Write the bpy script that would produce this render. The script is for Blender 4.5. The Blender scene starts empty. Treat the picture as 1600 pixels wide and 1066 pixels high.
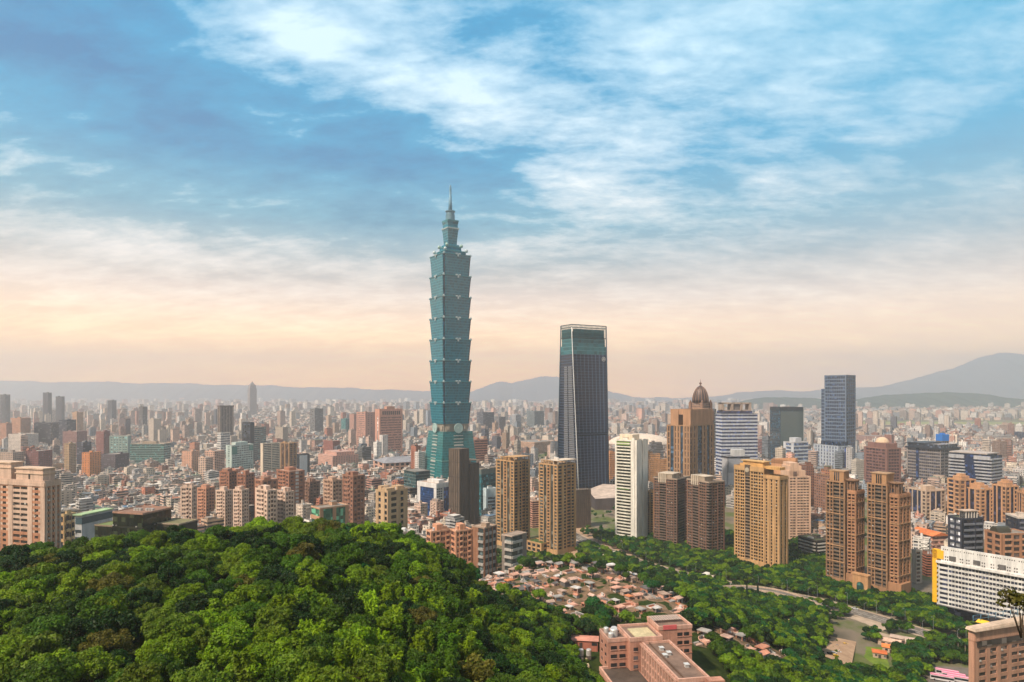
import bpy, math, random
import numpy as np
from mathutils import Vector, Matrix

# ---------------------------------------------------------------- camera, world, sun, exposure
SC = bpy.context.scene
COL = SC.collection
F, CX, HZ, CH = 1020.0, 800.0, 615.0, 157.0      # focal length (photo px), centre column, horizon row, eye height
R = math.radians
cam_d = bpy.data.cameras.new('camera')
cam = bpy.data.objects.new('camera', cam_d); COL.objects.link(cam)
cam.location = (0, 0, CH); cam.rotation_euler = (R(90), 0, 0)
cam_d.sensor_width = 36; cam_d.lens = 36 * F / 1600; cam_d.shift_y = (HZ - 533) / 1600
cam_d.clip_start = 1; cam_d.clip_end = 60000
SC.camera = cam
SC.view_settings.view_transform = 'Standard'; SC.view_settings.look = 'None'
SC.view_settings.exposure = 0.55; SC.view_settings.gamma = 1; SC.view_settings.use_curve_mapping = False
EXPK = 2 ** -0.55
SUN_EL, SUN_AZ = 50, -132            # azimuth from the view direction (+Y), clockwise positive

def lin(c):
    return tuple(((v / 255) / 12.92 if v <= 10 else ((v / 255 + 0.055) / 1.055) ** 2.4) for v in c)

def C4(c): return (*lin(c), 1.0)

class NT:
    """small helper round a node tree"""
    def __init__(s, tree): s.t = tree; s.n = tree.nodes; s.l = tree.links
    def new(s, kind, **kw):
        n = s.n.new(kind)
        for k, v in kw.items(): setattr(n, k, v)
        return n
    def put(s, sock, v):
        if v is None: return
        if isinstance(v, bpy.types.NodeSocket): s.l.new(v, sock)
        else: sock.default_value = v
    def m(s, op, a, b=None, c=None, clamp=False):
        n = s.new('ShaderNodeMath', operation=op, use_clamp=clamp)
        s.put(n.inputs[0], a); s.put(n.inputs[1], b); s.put(n.inputs[2], c)
        return n.outputs[0]
    def mix(s, f, a, b, mode='MIX'):
        n = s.new('ShaderNodeMix', data_type='RGBA', blend_type=mode)
        s.put(n.inputs[0], f); s.put(n.inputs[6], a); s.put(n.inputs[7], b)
        return n.outputs[2]
    def noise(s, vec, scale, detail=3, rough=0.5, dist=0.0, dims='3D'):
        n = s.new('ShaderNodeTexNoise', noise_dimensions=dims)
        s.put(n.inputs['Vector'], vec)
        n.inputs['Scale'].default_value = scale; n.inputs['Detail'].default_value = detail
        n.inputs['Roughness'].default_value = rough; n.inputs['Distortion'].default_value = dist
        return n.outputs['Fac']
    def maprange(s, v, a, b, c, d, smooth=False):
        n = s.new('ShaderNodeMapRange', interpolation_type='SMOOTHSTEP' if smooth else 'LINEAR')
        s.put(n.inputs[0], v)
        for i, x in enumerate((a, b, c, d)): n.inputs[1 + i].default_value = x
        return n.outputs[0]
    def ramp(s, f, stops):
        n = s.new('ShaderNodeValToRGB'); s.put(n.inputs[0], f)
        e = n.color_ramp.elements
        while len(e) < len(stops): e.new(0.5)
        for el, (p, c) in zip(e, stops): el.position = p; el.color = c
        return n.outputs[0]

def make_world():
    w = bpy.data.worlds.new('World'); SC.world = w; w.use_nodes = True
    t = NT(w.node_tree); t.n.clear()
    out = t.new('ShaderNodeOutputWorld')
    sky = t.new('ShaderNodeTexSky', sky_type='NISHITA'); sky.sun_disc = False
    sky.sun_elevation = R(SUN_EL); sky.sun_rotation = R(SUN_AZ)
    b1 = t.new('ShaderNodeBackground'); b1.inputs[1].default_value = 0.06
    t.l.new(sky.outputs[0], b1.inputs[0])
    tc = t.new('ShaderNodeTexCoord'); sep = t.new('ShaderNodeSeparateXYZ')
    t.l.new(tc.outputs['Generated'], sep.inputs[0])
    x, y, z = sep.outputs
    az = t.m('MULTIPLY', t.m('ARCTAN2', x, y), 180 / math.pi)          # degrees right of +Y
    el = t.m('MULTIPLY', t.m('ARCSINE', z), 180 / math.pi)
    # cloud sheet: rays meet a plane overhead, softened at the horizon
    zz = t.m('MAXIMUM', t.m('ADD', z, 0.22), 0.05)
    comb = t.new('ShaderNodeCombineXYZ')
    t.put(comb.inputs[0], t.m('DIVIDE', x, zz)); t.put(comb.inputs[1], t.m('DIVIDE', y, zz))
    sheet = comb.outputs[0]
    mp = t.new('ShaderNodeMapping'); t.l.new(sheet, mp.inputs[0])
    mp.inputs['Rotation'].default_value = (0, 0, R(24)); mp.inputs['Scale'].default_value = (0.95, 1.7, 1)
    mp.inputs['Location'].default_value = (3.1, 1.7, 0)
    n1 = t.noise(mp.outputs[0], 1.3, 8, 0.58, 0.3)
    n2 = t.noise(mp.outputs[0], 3.6, 7, 0.62, 0.25)
    n3 = t.noise(mp.outputs[0], 0.6, 3, 0.5, 0.2)
    n4 = t.noise(mp.outputs[0], 11.0, 6, 0.6, 0.2)
    m = t.m('ADD', t.m('MULTIPLY', t.m('SUBTRACT', n1, 0.5), 2.2), t.m('MULTIPLY', t.m('SUBTRACT', n2, 0.5), 2.5))
    m = t.m('ADD', m, t.m('MULTIPLY', t.m('SUBTRACT', n3, 0.5), 0.7))
    m = t.m('ADD', m, t.m('MULTIPLY', t.m('SUBTRACT', n4, 0.5), 1.8))
    # banks of thick (negative) and thin, lit (positive) cloud: azimuth, elevation, half sizes, tilt, weight
    banks = [(-35, 23.6, 13, 4.0, 4, -1.0), (-22, 20.8, 19, 4.2, -8, -1.15), (-7, 18.6, 9, 2.6, -6, -.9), (-17, 28.0, 8, 2.4, -16, .80), (-4, 24.4, 10, 2.6, -14, .62), (-26, 31, 7, 2, -10, .15),
             (1, 30.0, 11, 2.6, 14, -.85), (-37, 29, 9, 3.6, -6, -.55), (-9, 17.2, 6, 1.1, -6, .85), (-26, 17.6, 11, 1.6, 0, -.5), (-34, 24.8, 6, 1.0, 6, .35),
             (-15, 13.8, 14, 1.7, 2, -.55), (-34, 13.4, 8, 1.6, 0, -.4), (9, 21, 9, 4.5, 34, .35), (24, 27, 20, 7, 24, .38), (13, 27.5, 6, 2.4, 30, -.20), (20, 18.5, 7, 1.5, 10, -.42), (36, 16.5, 9, 2.2, 12, -.85),
             (27, 18.6, 2.8, 1.1, 0, -.40), (20, 16.3, 2.6, 1.0, 0, -.35), (22, 21.5, 7, .9, -4, -.25), (14, 12.5, 15, 2.6, 0, -.25), (-28, 10.6, 10, .9, 0, .5), (-10, 11.2, 9, 1.0, 4, .5), (-24, 9.0, 9, .5, 0, -.45), (33, 20, 8, 3, 20, .2), (-31, 26.6, 8, 1.1, -10, .5), (-24, 22.8, 10, .8, -12, .45), (-37, 20.4, 6, .9, 6, .5), (-30, 18.6, 9, .7, -4, .4), (-15, 20.2, 6, .8, -14, .35)]
    wob = t.noise(sheet, 2.2, 6, 0.62)
    wz = t.m('MULTIPLY', t.m('SUBTRACT', wob, 0.5), 7.0)
    wx = t.m('MULTIPLY', t.m('SUBTRACT', n1, 0.5), 18.0)
    azw, elw = t.m('ADD', az, wx), t.m('ADD', el, wz)
    for a0, e0, sa, se, tilt, wt in banks:
        c, s_ = math.cos(R(tilt)), math.sin(R(tilt))
        da, de = t.m('SUBTRACT', azw, a0), t.m('SUBTRACT', elw, e0)
        p = t.m('ADD', t.m('MULTIPLY', da, c / sa), t.m('MULTIPLY', de, s_ / sa))
        q = t.m('ADD', t.m('MULTIPLY', da, -s_ / se), t.m('MULTIPLY', de, c / se))
        g = t.m('EXPONENT', t.m('MULTIPLY', t.m('ADD', t.m('MULTIPLY', p, p), t.m('MULTIPLY', q, q)), -1.0))
        m = t.m('ADD', m, t.m('MULTIPLY', g, wt * 0.9))
    cm = t.maprange(m, -1.55, 1.2, 0, 1.1)
    # thick and lit cloud colours by elevation
    e01 = t.m('DIVIDE', el, 40.0, clamp=True)
    k = lambda c: tuple(v * EXPK for v in lin(c)) + (1,)
    P = lambda d: d / 40
    dark = t.ramp(e01, [(0, k((255, 156, 30))), (P(2), k((255, 172, 56))), (P(5), k((255, 194, 122))), (P(8.5), k((224, 204, 190))), (P(11.5), k((116, 172, 196))),
                        (P(14.5), k((40, 146, 188))), (P(19), k((0, 136, 194))), (P(26), k((0, 130, 192))), (P(32), k((0, 130, 194))), (1, k((40, 130, 180)))])
    k1 = k; k = lambda c: tuple(v * 1.3 for v in k1(c)[:3]) + (1,)
    lit = t.ramp(e01, [(0, k((255, 176, 56))), (P(2.5), k((255, 188, 84))), (P(5), k((255, 212, 152))), (P(8), k((250, 232, 212))), (P(11), k((244, 238, 232))),
                       (P(15), k((252, 253, 250))), (P(20), k((230, 246, 254))), (P(26), k((212, 240, 254))), (P(32), k((212, 240, 254))), (1, k((235, 240, 245)))])
    k = k1
    # the glow sits to the left; the right of the horizon is greyer
    cool = t.ramp(e01, [(0, k((196, 200, 210))), (P(3), k((236, 204, 178))), (P(7), k((226, 204, 192))), (P(12), k((158, 200, 222))), (P(20), k((96, 206, 250))), (P(28), k((124, 220, 255))), (1, k((190, 215, 230)))])
    mid = t.ramp(e01, [(0, k((255, 166, 44))), (P(2.5), k((255, 180, 72))), (P(5), k((255, 202, 136))), (P(8.5), k((246, 222, 204))), (P(11.5), k((188, 208, 214))),
                       (P(14.5), k((120, 196, 222))), (P(19), k((44, 178, 226))), (P(26), k((26, 172, 226))), (P(32), k((26, 172, 226))), (1, k((120, 170, 205)))])
    cl = t.mix(t.maprange(cm, 0, 0.52, 0, 1), dark, mid)
    cl = t.mix(t.maprange(cm, 0.48, 1.0, 0, 1), cl, lit)
    side = t.maprange(azw, -4, 38, 0, 0.55, True)
    side = t.m('MULTIPLY', side, t.maprange(m, -0.5, 0.9, 1.0, 0.55))
    cl = t.mix(side, cl, cool)
    # the glow along the horizon is brighter than the cloud; away from it the overcast behind the viewer is duller
    gl = t.maprange(el, 1.5, 11, 2.6, 1.0, True)
    gl = t.m('MULTIPLY', gl, t.maprange(y, -0.35, 0.15, 0.62, 1.0, True))
    gl = t.m('MULTIPLY', gl, t.maprange(el, 34, 60, 1.0, 0.62, True))
    vs = t.new('ShaderNodeVectorMath', operation='SCALE'); t.l.new(cl, vs.inputs[0]); t.put(vs.inputs[3], gl); cl = vs.outputs[0]
    # below the horizon: dull ground tone
    cl = t.mix(t.maprange(el, -3, -0.5, 1, 0), cl, k((150, 125, 110)))
    b2 = t.new('ShaderNodeBackground'); b2.inputs[1].default_value = 1.0
    t.put(b2.inputs[0], cl)
    mx = t.new('ShaderNodeMixShader'); mx.inputs[0].default_value = 0.93
    t.l.new(b1.outputs[0], mx.inputs[1]); t.l.new(b2.outputs[0], mx.inputs[2])
    t.l.new(mx.outputs[0], out.inputs[0])
    w.cycles.sampling_method = 'MANUAL'; w.cycles.sample_map_resolution = 512
make_world()

sun_d = bpy.data.lights.new('sun', 'SUN'); sun = bpy.data.objects.new('sun', sun_d); COL.objects.link(sun)
sun_d.energy = 4.3; sun_d.angle = R(4); sun_d.color = (1.0, 0.85, 0.69)
_d = Vector((math.sin(R(SUN_AZ)) * math.cos(R(SUN_EL)), math.cos(R(SUN_AZ)) * math.cos(R(SUN_EL)), math.sin(R(SUN_EL))))
sun.rotation_euler = _d.to_track_quat('Z', 'Y').to_euler()
sun.location = (-300, -200, 900)
SC.cycles.max_bounces = 5; SC.cycles.diffuse_bounces = 2; SC.cycles.glossy_bounces = 2; SC.cycles.transmission_bounces = 2
SC.cycles.volume_bounces = 2; SC.cycles.transparent_max_bounces = 4
SC.cycles.sample_clamp_indirect = 4

# ---------------------------------------------------------------- basic helpers
def Dg(py): return F * CH / (py - HZ)                      # depth of flat ground seen at row py
def W(px, py, D): return Vector(((px - CX) / F * D, D, CH - (py - HZ) / F * D))
def G(px, py):                                             # point of flat ground seen at (px, py)
    D = Dg(py); return ((px - CX) / F * D, D)
def pix(v): return (CX + F * v[0] / v[1], HZ - F * (v[2] - CH) / v[1])

def tag(o, label=None, cat=None, group=None, kind=None):
    if label: o['label'] = label
    if cat: o['category'] = cat
    if group: o['group'] = group
    if kind: o['kind'] = kind
    return o

def mesh_np(name, verts, faces, mats=None, mat_idx=None, smooth=False, col=None, uv=None):
    """mesh from numpy arrays; faces is (n,4) or (n,3) of equal size"""
    me = bpy.data.meshes.new(name)
    verts = np.asarray(verts, dtype=np.float32); faces = np.asarray(faces, dtype=np.int32)
    nf, k = faces.shape
    me.vertices.add(len(verts)); me.vertices.foreach_set('co', verts.ravel())
    me.loops.add(nf * k); me.loops.foreach_set('vertex_index', faces.ravel())
    me.polygons.add(nf)
    me.polygons.foreach_set('loop_start', np.arange(0, nf * k, k, dtype=np.int32))
    me.polygons.foreach_set('loop_total', np.full(nf, k, dtype=np.int32))
    if mats:
        for m in (mats if isinstance(mats, (list, tuple)) else [mats]): me.materials.append(m)
    if mat_idx is not None: me.polygons.foreach_set('material_index', np.asarray(mat_idx, dtype=np.int32))
    if smooth: me.polygons.foreach_set('use_smooth', np.ones(nf, dtype=bool))
    if uv is not None:
        l = me.uv_layers.new(name='UVMap'); l.data.foreach_set('uv', np.asarray(uv, dtype=np.float32).ravel())
    if col is not None:                                    # one colour per face
        a = me.color_attributes.new('col', 'FLOAT_COLOR', 'CORNER')
        c = np.ones((nf * k, 4), dtype=np.float32); c[:, :3] = np.repeat(np.asarray(col, dtype=np.float32), k, axis=0)
        a.data.foreach_set('color', c.ravel())
    me.update(calc_edges=True)
    return me

def link(name, me, parent=None, color=None):
    o = bpy.data.objects.new(name, me); COL.objects.link(o)
    if parent is not None: o.parent = parent
    if color is not None: o.color = (*lin(color), 1)
    return o

class MB:
    """collects polygons of any size into one mesh"""
    def __init__(s): s.v = []; s.f = []; s.mi = []; s.sm = []
    def poly(s, pts, mi=0, smooth=False):
        b = len(s.v); s.v += [tuple(p) for p in pts]; s.f.append(tuple(range(b, b + len(pts)))); s.mi.append(mi); s.sm.append(smooth)
    def faces(s, pts, fs, mi=0, smooth=False):
        b = len(s.v); s.v += [tuple(p) for p in pts]
        for f in fs: s.f.append(tuple(b + i for i in f)); s.mi.append(mi); s.sm.append(smooth)
    def box(s, x0, x1, y0, y1, z0, z1, mi=0):
        p = [(x0, y0, z0), (x1, y0, z0), (x1, y1, z0), (x0, y1, z0), (x0, y0, z1), (x1, y0, z1), (x1, y1, z1), (x0, y1, z1)]
        s.faces(p, [(3, 2, 1, 0), (4, 5, 6, 7), (0, 1, 5, 4), (1, 2, 6, 5), (2, 3, 7, 6), (3, 0, 4, 7)], mi)
    def loft(s, rings, mi=0, caps=True, smooth=False):
        b = len(s.v); n = len(rings[0])
        for r in rings: s.v += [tuple(p) for p in r]
        for i in range(len(rings) - 1):
            for j in range(n):
                k = (j + 1) % n
                s.f.append((b + i * n + j, b + i * n + k, b + (i + 1) * n + k, b + (i + 1) * n + j)); s.mi.append(mi); s.sm.append(smooth)
        if caps:
            s.f.append(tuple(b + i for i in reversed(range(n)))); s.mi.append(mi); s.sm.append(False)
            q = b + (len(rings) - 1) * n
            s.f.append(tuple(q + i for i in range(n))); s.mi.append(mi); s.sm.append(False)
    def lathe(s, prof, c=(0, 0, 0), n=16, mi=0, smooth=True):
        s.loft([[(c[0] + r * math.cos(2 * math.pi * j / n), c[1] + r * math.sin(2 * math.pi * j / n), c[2] + z) for j in range(n)] for r, z in prof], mi, True, smooth)
    def tube(s, pts, r0, r1=None, n=6, mi=0):
        r1 = r0 if r1 is None else r1
        rings = []
        for i, p in enumerate(pts):
            p = Vector(p); a = Vector(pts[max(i - 1, 0)]); b_ = Vector(pts[min(i + 1, len(pts) - 1)])
            d = (b_ - a).normalized(); u = d.orthogonal().normalized(); w = d.cross(u)
            r = r0 + (r1 - r0) * i / max(len(pts) - 1, 1)
            rings.append([p + (u * math.cos(2 * math.pi * j / n) + w * math.sin(2 * math.pi * j / n)) * r for j in range(n)])
        s.loft(rings, mi, True, True)
    def build(s, name, mats, parent=None, color=None):
        me = bpy.data.meshes.new(name); me.from_pydata(s.v, [], s.f)
        for m in (mats if isinstance(mats, (list, tuple)) else [mats]): me.materials.append(m)
        me.polygons.foreach_set('material_index', s.mi); me.polygons.foreach_set('use_smooth', s.sm); me.update()
        return link(name, me, parent, color)

def empty(name, loc=(0, 0, 0), rz=0.0):
    o = bpy.data.objects.new(name, None); COL.objects.link(o); o.location = loc; o.rotation_euler = (0, 0, rz); o.empty_display_size = 2
    return o

def thing(name, label, cat, loc=(0, 0, 0), rz=0.0, group=None):
    return tag(empty(name, loc, rz), label, cat, group)

# ---------------------------------------------------------------- materials
def mat_base(name):
    m = bpy.data.materials.new(name); m.use_nodes = True
    t = NT(m.node_tree); t.n.clear()
    out = t.new('ShaderNodeOutputMaterial'); b = t.new('ShaderNodeBsdfPrincipled')
    t.l.new(b.outputs[0], out.inputs[0])
    return m, t, b

def pos(t): return t.new('ShaderNodeNewGeometry').outputs['Position']
def objcol(t): return t.new('ShaderNodeObjectInfo').outputs['Color']

def mat_wall(name='wall_paint', rough=0.85, grime=0.35, scale=0.25):
    m, t, b = mat_base(name)
    p = pos(t)
    mp = t.new('ShaderNodeMapping'); t.l.new(p, mp.inputs[0]); mp.inputs['Scale'].default_value = (1, 1, 0.18)
    n = t.noise(mp.outputs[0], scale, 5, 0.6); n2 = t.noise(p, scale * 9, 3, 0.6)
    mp2 = t.new('ShaderNodeMapping'); t.l.new(p, mp2.inputs[0]); mp2.inputs['Scale'].default_value = (1, 1, 0.05)
    n3 = t.noise(mp2.outputs[0], scale * 3.2, 4, 0.7)
    f = t.m('ADD', t.maprange(n, 0.25, 0.75, 1 - grime, 1.1), t.m('ADD', t.maprange(n2, 0.2, 0.8, -0.14, 0.14), t.maprange(n3, 0.3, 0.7, -0.16, 0.1)))
    mul = t.new('ShaderNodeVectorMath', operation='SCALE'); t.l.new(objcol(t), mul.inputs[0]); t.put(mul.inputs[3], f)
    t.l.new(mul.outputs[0], b.inputs['Base Color']); b.inputs['Roughness'].default_value = rough
    b.inputs['Specular IOR Level'].default_value = 0.25
    return m

def mat_glass(name='window_glass', rough=0.12, cell=3.1):
    m, t, b = mat_base(name)
    p = pos(t)
    v = t.new('ShaderNodeVectorMath', operation='SCALE'); t.l.new(p, v.inputs[0]); v.inputs[3].default_value = 1 / cell
    fl = t.new('ShaderNodeVectorMath', operation='FLOOR'); t.l.new(v.outputs[0], fl.inputs[0])
    wn = t.new('ShaderNodeTexWhiteNoise', noise_dimensions='3D'); t.l.new(fl.outputs[0], wn.inputs[0])
    k = t.maprange(wn.outputs[0], 0, 1, 0.55, 1.5)
    k = t.m('ADD', k, t.m('MULTIPLY', t.m('GREATER_THAN', wn.outputs[0], 0.86), 2.2))     # drawn curtains
    mul = t.new('ShaderNodeVectorMath', operation='SCALE'); t.l.new(objcol(t), mul.inputs[0]); t.put(mul.inputs[3], k)
    t.l.new(mul.outputs[0], b.inputs['Base Color']); b.inputs['Roughness'].default_value = rough
    b.inputs['Specular IOR Level'].default_value = 0.5
    return m

def mat_plain(name, rough=0.5, metal=0.0):
    m, t, b = mat_base(name)
    n = t.noise(pos(t), 0.5, 3, 0.6)
    mul = t.new('ShaderNodeVectorMath', operation='SCALE'); t.l.new(objcol(t), mul.inputs[0]); t.put(mul.inputs[3], t.maprange(n, 0.2, 0.8, 0.8, 1.15))
    t.l.new(mul.outputs[0], b.inputs['Base Color']); b.inputs['Roughness'].default_value = rough; b.inputs['Metallic'].default_value = metal
    return m

def facade_mat(name, pw, fh, wu, wv, dark=0.05, bands=False):
    """walls with rows of windows laid out in metres by UV; wall colour from the 'col' attribute"""
    m, t, b = mat_base(name)
    uv = t.new('ShaderNodeUVMap').outputs[0]; sep = t.new('ShaderNodeSeparateXYZ'); t.l.new(uv, sep.inputs[0])
    u = t.m('DIVIDE', sep.outputs[0], pw); v = t.m('DIVIDE', sep.outputs[1], fh)
    fu, fv = t.m('FRACT', u), t.m('FRACT', v)
    inside = lambda f, w: t.m('LESS_THAN', t.m('ABSOLUTE', t.m('SUBTRACT', f, 0.5)), w / 2)
    mask = inside(fv, wv)
    if not bands: mask = t.m('MULTIPLY', mask, inside(fu, wu))
    cmb = t.new('ShaderNodeCombineXYZ'); t.put(cmb.inputs[0], t.m('FLOOR', u)); t.put(cmb.inputs[1], t.m('FLOOR', v))
    wn = t.new('ShaderNodeTexWhiteNoise', noise_dimensions='2D'); t.l.new(cmb.outputs[0], wn.inputs[0])
    ca = t.new('ShaderNodeVertexColor', layer_name='col').outputs[0]
    n = t.noise(pos(t), 0.12, 4, 0.6)
    wall = t.new('ShaderNodeVectorMath', operation='SCALE'); t.l.new(ca, wall.inputs[0]); t.put(wall.inputs[3], t.maprange(n, 0.25, 0.75, 0.72, 1.1))
    g = t.m('ADD', t.maprange(wn.outputs[0], 0, 1, dark * 0.5, dark * 1.6), t.m('MULTIPLY', t.m('GREATER_THAN', wn.outputs[0], 0.82), 0.14))
    gc = t.new('ShaderNodeCombineXYZ'); t.put(gc.inputs[0], g); t.put(gc.inputs[1], g); t.put(gc.inputs[2], t.m('MULTIPLY', g, 1.1))
    col = t.mix(mask, wall.outputs[0], gc.outputs[0])
    t.put(b.inputs['Base Color'], col)
    t.put(b.inputs['Roughness'], t.maprange(mask, 0, 1, 0.85, 0.25))
    b.inputs['Specular IOR Level'].default_value = 0.3
    return m

def mat_attr(name, rough=0.85, lo=0.7, hi=1.12, scale=0.3):
    m, t, b = mat_base(name)
    ca = t.new('ShaderNodeVertexColor', layer_name='col').outputs[0]
    n = t.noise(pos(t), scale, 4, 0.65)
    k = t.new('ShaderNodeVectorMath', operation='SCALE'); t.l.new(ca, k.inputs[0]); t.put(k.inputs[3], t.maprange(n, 0.25, 0.75, lo, hi))
    t.l.new(k.outputs[0], b.inputs['Base Color']); b.inputs['Roughness'].default_value = rough
    b.inputs['Specular IOR Level'].default_value = 0.25
    return m

M = {}
M['wall'] = mat_wall()
M['glass'] = mat_glass()
M['metal'] = mat_plain('painted_metal', 0.45, 0.3)
M['matte'] = mat_plain('matte_paint', 0.8)
M['pane'] = mat_plain('sheet_glass', 0.12)
M['roof'] = mat_wall('roof_screed', 0.9, 0.45, 0.12)
FAC = [facade_mat('apartment_facade', 3.4, 3.2, 0.55, 0.45), facade_mat('narrow_window_facade', 2.4, 3.2, 0.5, 0.55), facade_mat('ribbon_facade', 5.0, 3.5, 0.8, 0.5, 0.04, True),
       facade_mat('balcony_facade', 4.6, 3.1, 0.72, 0.55, 0.04), facade_mat('sparse_facade', 5.5, 3.2, 0.35, 0.4)]
M['roofattr'] = mat_attr('roof_sheet')

_unit = {}
def unit_cube(mat):
    if mat.name not in _unit:
        mb = MB(); mb.box(0, 1, 0, 1, 0, 1)
        me = bpy.data.meshes.new('box_' + mat.name); me.from_pydata(mb.v, [], mb.f); me.materials.append(mat); me.update()
        _unit[mat.name] = me
    return _unit[mat.name]

def bx(parent, name, mat, color, x0, x1, y0, y1, z0, z1):
    o = bpy.data.objects.new(name, unit_cube(M[mat] if isinstance(mat, str) else mat)); COL.objects.link(o)
    o.parent = parent; o.location = (min(x0, x1), min(y0, y1), min(z0, z1)); o.scale = (abs(x1 - x0), abs(y1 - y0), abs(z1 - z0)); o.color = (*lin(color), 1)
    return o
# ---------------------------------------------------------------- terrain
# (px, py of what is seen there, depth, height of the trees there) -> ground point
_cp = [(-120, 872, 190, 9), (0, 868, 190, 9), (100, 850, 200, 9), (190, 846, 205, 9), (260, 838, 215, 9), (330, 822, 230, 9), (390, 818, 235, 9), (450, 820, 236, 9), (520, 812, 240, 9),
       (590, 818, 245, 9), (640, 838, 250, 8), (690, 858, 268, 9), (750, 872, 292, 12), (800, 876, 335, 11), (860, 882, 385, 8),
       (0, 960, 140, 8), (200, 960, 145, 8), (400, 940, 150, 8), (520, 930, 155, 7), (640, 940, 165, 7), (740, 960, 190, 8), (820, 985, 215, 10),
       (-100, 1066, 108, 8), (0, 1066, 108, 8), (200, 1066, 110, 7), (400, 1066, 115, 7), (600, 1066, 118, 6), (740, 1066, 135, 6), (820, 1060, 160, 7), (880, 1060, 190, 8),
       (860, 1010, 285, 2), (900, 1020, 290, 0), (905, 1060, 264, 0), (950, 1055, 262, 3), (760, 915, 400, 1), (745, 890, 405, 2), (850, 880, 438, 0), (860, 950, 345, 0), (960, 890, 430, 0), (950, 950, 350, 0), (1050, 940, 365, 0),
       (1010, 1000, 300, 0), (1160, 1000, 322, 0), (1230, 1020, 312, 0), (1000, 885, 505, 9), (900, 880, 520, 9), (1100, 930, 432, 9), (1250, 965, 395, 9), (1300, 1010, 372, 7),
       (1180, 1050, 290, 8), (1250, 1066, 315, 8), (1080, 1100, 235, 0), (950, 1110, 235, 0), (1150, 1110, 240, 2)]
_C = []
for px, py, D, h in _cp:
    w = W(px, py, D); _C.append((w.x, w.y, w.z - h))
_C += [(x, 60, 96) for x in (-260, -120, 0, 60)] + [(120, 90, 80), (190, 160, 60), (-380, 120, 92), (-380, 220, 80)]
_C += [(x, 300, 62) for x in (-320, -220, -120)] + [(-40, 330, 52), (-300, 350, 26), (-150, 370, 18), (-40, 420, 14), (20, 480, 14)]
_C += [(x, 560, 0) for x in (-300, -150, 0)] + [(60, 590, 2), (120, 560, 0), (180, 545, 0), (190, 500, 0), (230, 470, 0), (260, 440, 0), (310, 410, 0), (350, 400, 0),
       (200, 390, 0), (240, 385, 0), (210, 360, 0), (260, 350, 0), (330, 330, 0), (420, 350, 0), (300, 250, 6), (420, 240, 2), (250, 300, 4)]
_C = np.array(_C, dtype=float)
def _phi(r2): return 0.5 * r2 * np.log(r2 + 1e-9)
def _tps(pts, lam=60.0):
    n = len(pts); xy = pts[:, :2] / 100.0
    d2 = ((xy[:, None] - xy[None]) ** 2).sum(-1)
    A = np.zeros((n + 3, n + 3)); A[:n, :n] = _phi(d2) + np.eye(n) * lam * 1e-3
    A[:n, n] = 1; A[:n, n + 1:] = xy; A[n, :n] = 1; A[n + 1:, :n] = xy.T
    return np.linalg.solve(A, np.concatenate([pts[:, 2], [0, 0, 0]])), xy
_tw, _txy = _tps(_C)
def terrain(x, y):
    x = np.atleast_1d(np.asarray(x, float)); y = np.atleast_1d(np.asarray(y, float))
    q = np.stack([x, y], -1) / 100.0
    d2 = ((q[:, None] - _txy[None]) ** 2).sum(-1)
    z = _phi(d2) @ _tw[:-3] + _tw[-3] + q @ _tw[-2:]
    s = lambda a, b, v: np.clip((v - a) / (b - a), 0, 1) ** 2 * (3 - 2 * np.clip((v - a) / (b - a), 0, 1))
    z = np.maximum(z, 0)
    z = z * (1 - s(470, 590, y)) * (1 - s(360, 520, x)) * (1 - s(380, 560, -x))
    # the flat valley floor along the avenue
    ax = 95 + (y - 560) * -1.25                                   # line of the avenue's near side
    z = z * (1 - s(0, 45, x - ax) * s(330, 380, y))
    return np.maximum(z, 0)
def tz(x, y): return float(terrain(x, y)[0])

def make_ground():
    xs = np.concatenate([[-15000, -6000, -3000, -1500, -900], np.arange(-600, 561, 5), [900, 1500, 3000, 6000, 15000]])
    ys = np.concatenate([[-900, -300, -60, 0], np.arange(20, 601, 5), [700, 900, 1300, 2000, 3500, 6000, 13600]])
    X, Y = np.meshgrid(xs, ys)
    Z = terrain(X.ravel(), Y.ravel())
    rng = np.random.default_rng(3)
    Z = Z + np.where(Z > 1, rng.normal(0, 0.25, len(Z)), 0)
    Z[(Y.ravel() < 50)] = np.minimum(Z[(Y.ravel() < 50)], 70)
    nx, ny = len(xs), len(ys)
    i = np.arange(nx * ny).reshape(ny, nx)
    f = np.stack([i[:-1, :-1], i[:-1, 1:], i[1:, 1:], i[1:, :-1]], -1).reshape(-1, 4)
    m, t, b = mat_base('city_and_hill_soil')
    p = pos(t); sep = t.new('ShaderNodeSeparateXYZ'); t.l.new(p, sep.inputs[0])
    n = t.noise(p, 0.02, 5, 0.6); n2 = t.noise(p, 0.4, 5, 0.65)
    city = t.ramp(n, [(0.3, C4((96, 88, 78))), (0.45, C4((122, 110, 96))), (0.56, C4((84, 96, 52))), (0.75, C4((120, 112, 74)))])
    hill = t.ramp(n2, [(0.25, C4((26, 36, 12))), (0.5, C4((44, 58, 20))), (0.75, C4((66, 70, 34))), (0.9, C4((96, 82, 54)))])
    cc = t.mix(t.maprange(sep.outputs[2], 0.5, 5, 0, 1), city, hill)
    t.put(b.inputs['Base Color'], cc); b.inputs['Roughness'].default_value = 0.95; b.inputs['Specular IOR Level'].default_value = 0.1
    me = mesh_np('ground', np.stack([X.ravel(), Y.ravel(), Z], -1), f, m, smooth=True)
    tag(link('ground', me), kind='structure')
make_ground()

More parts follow.
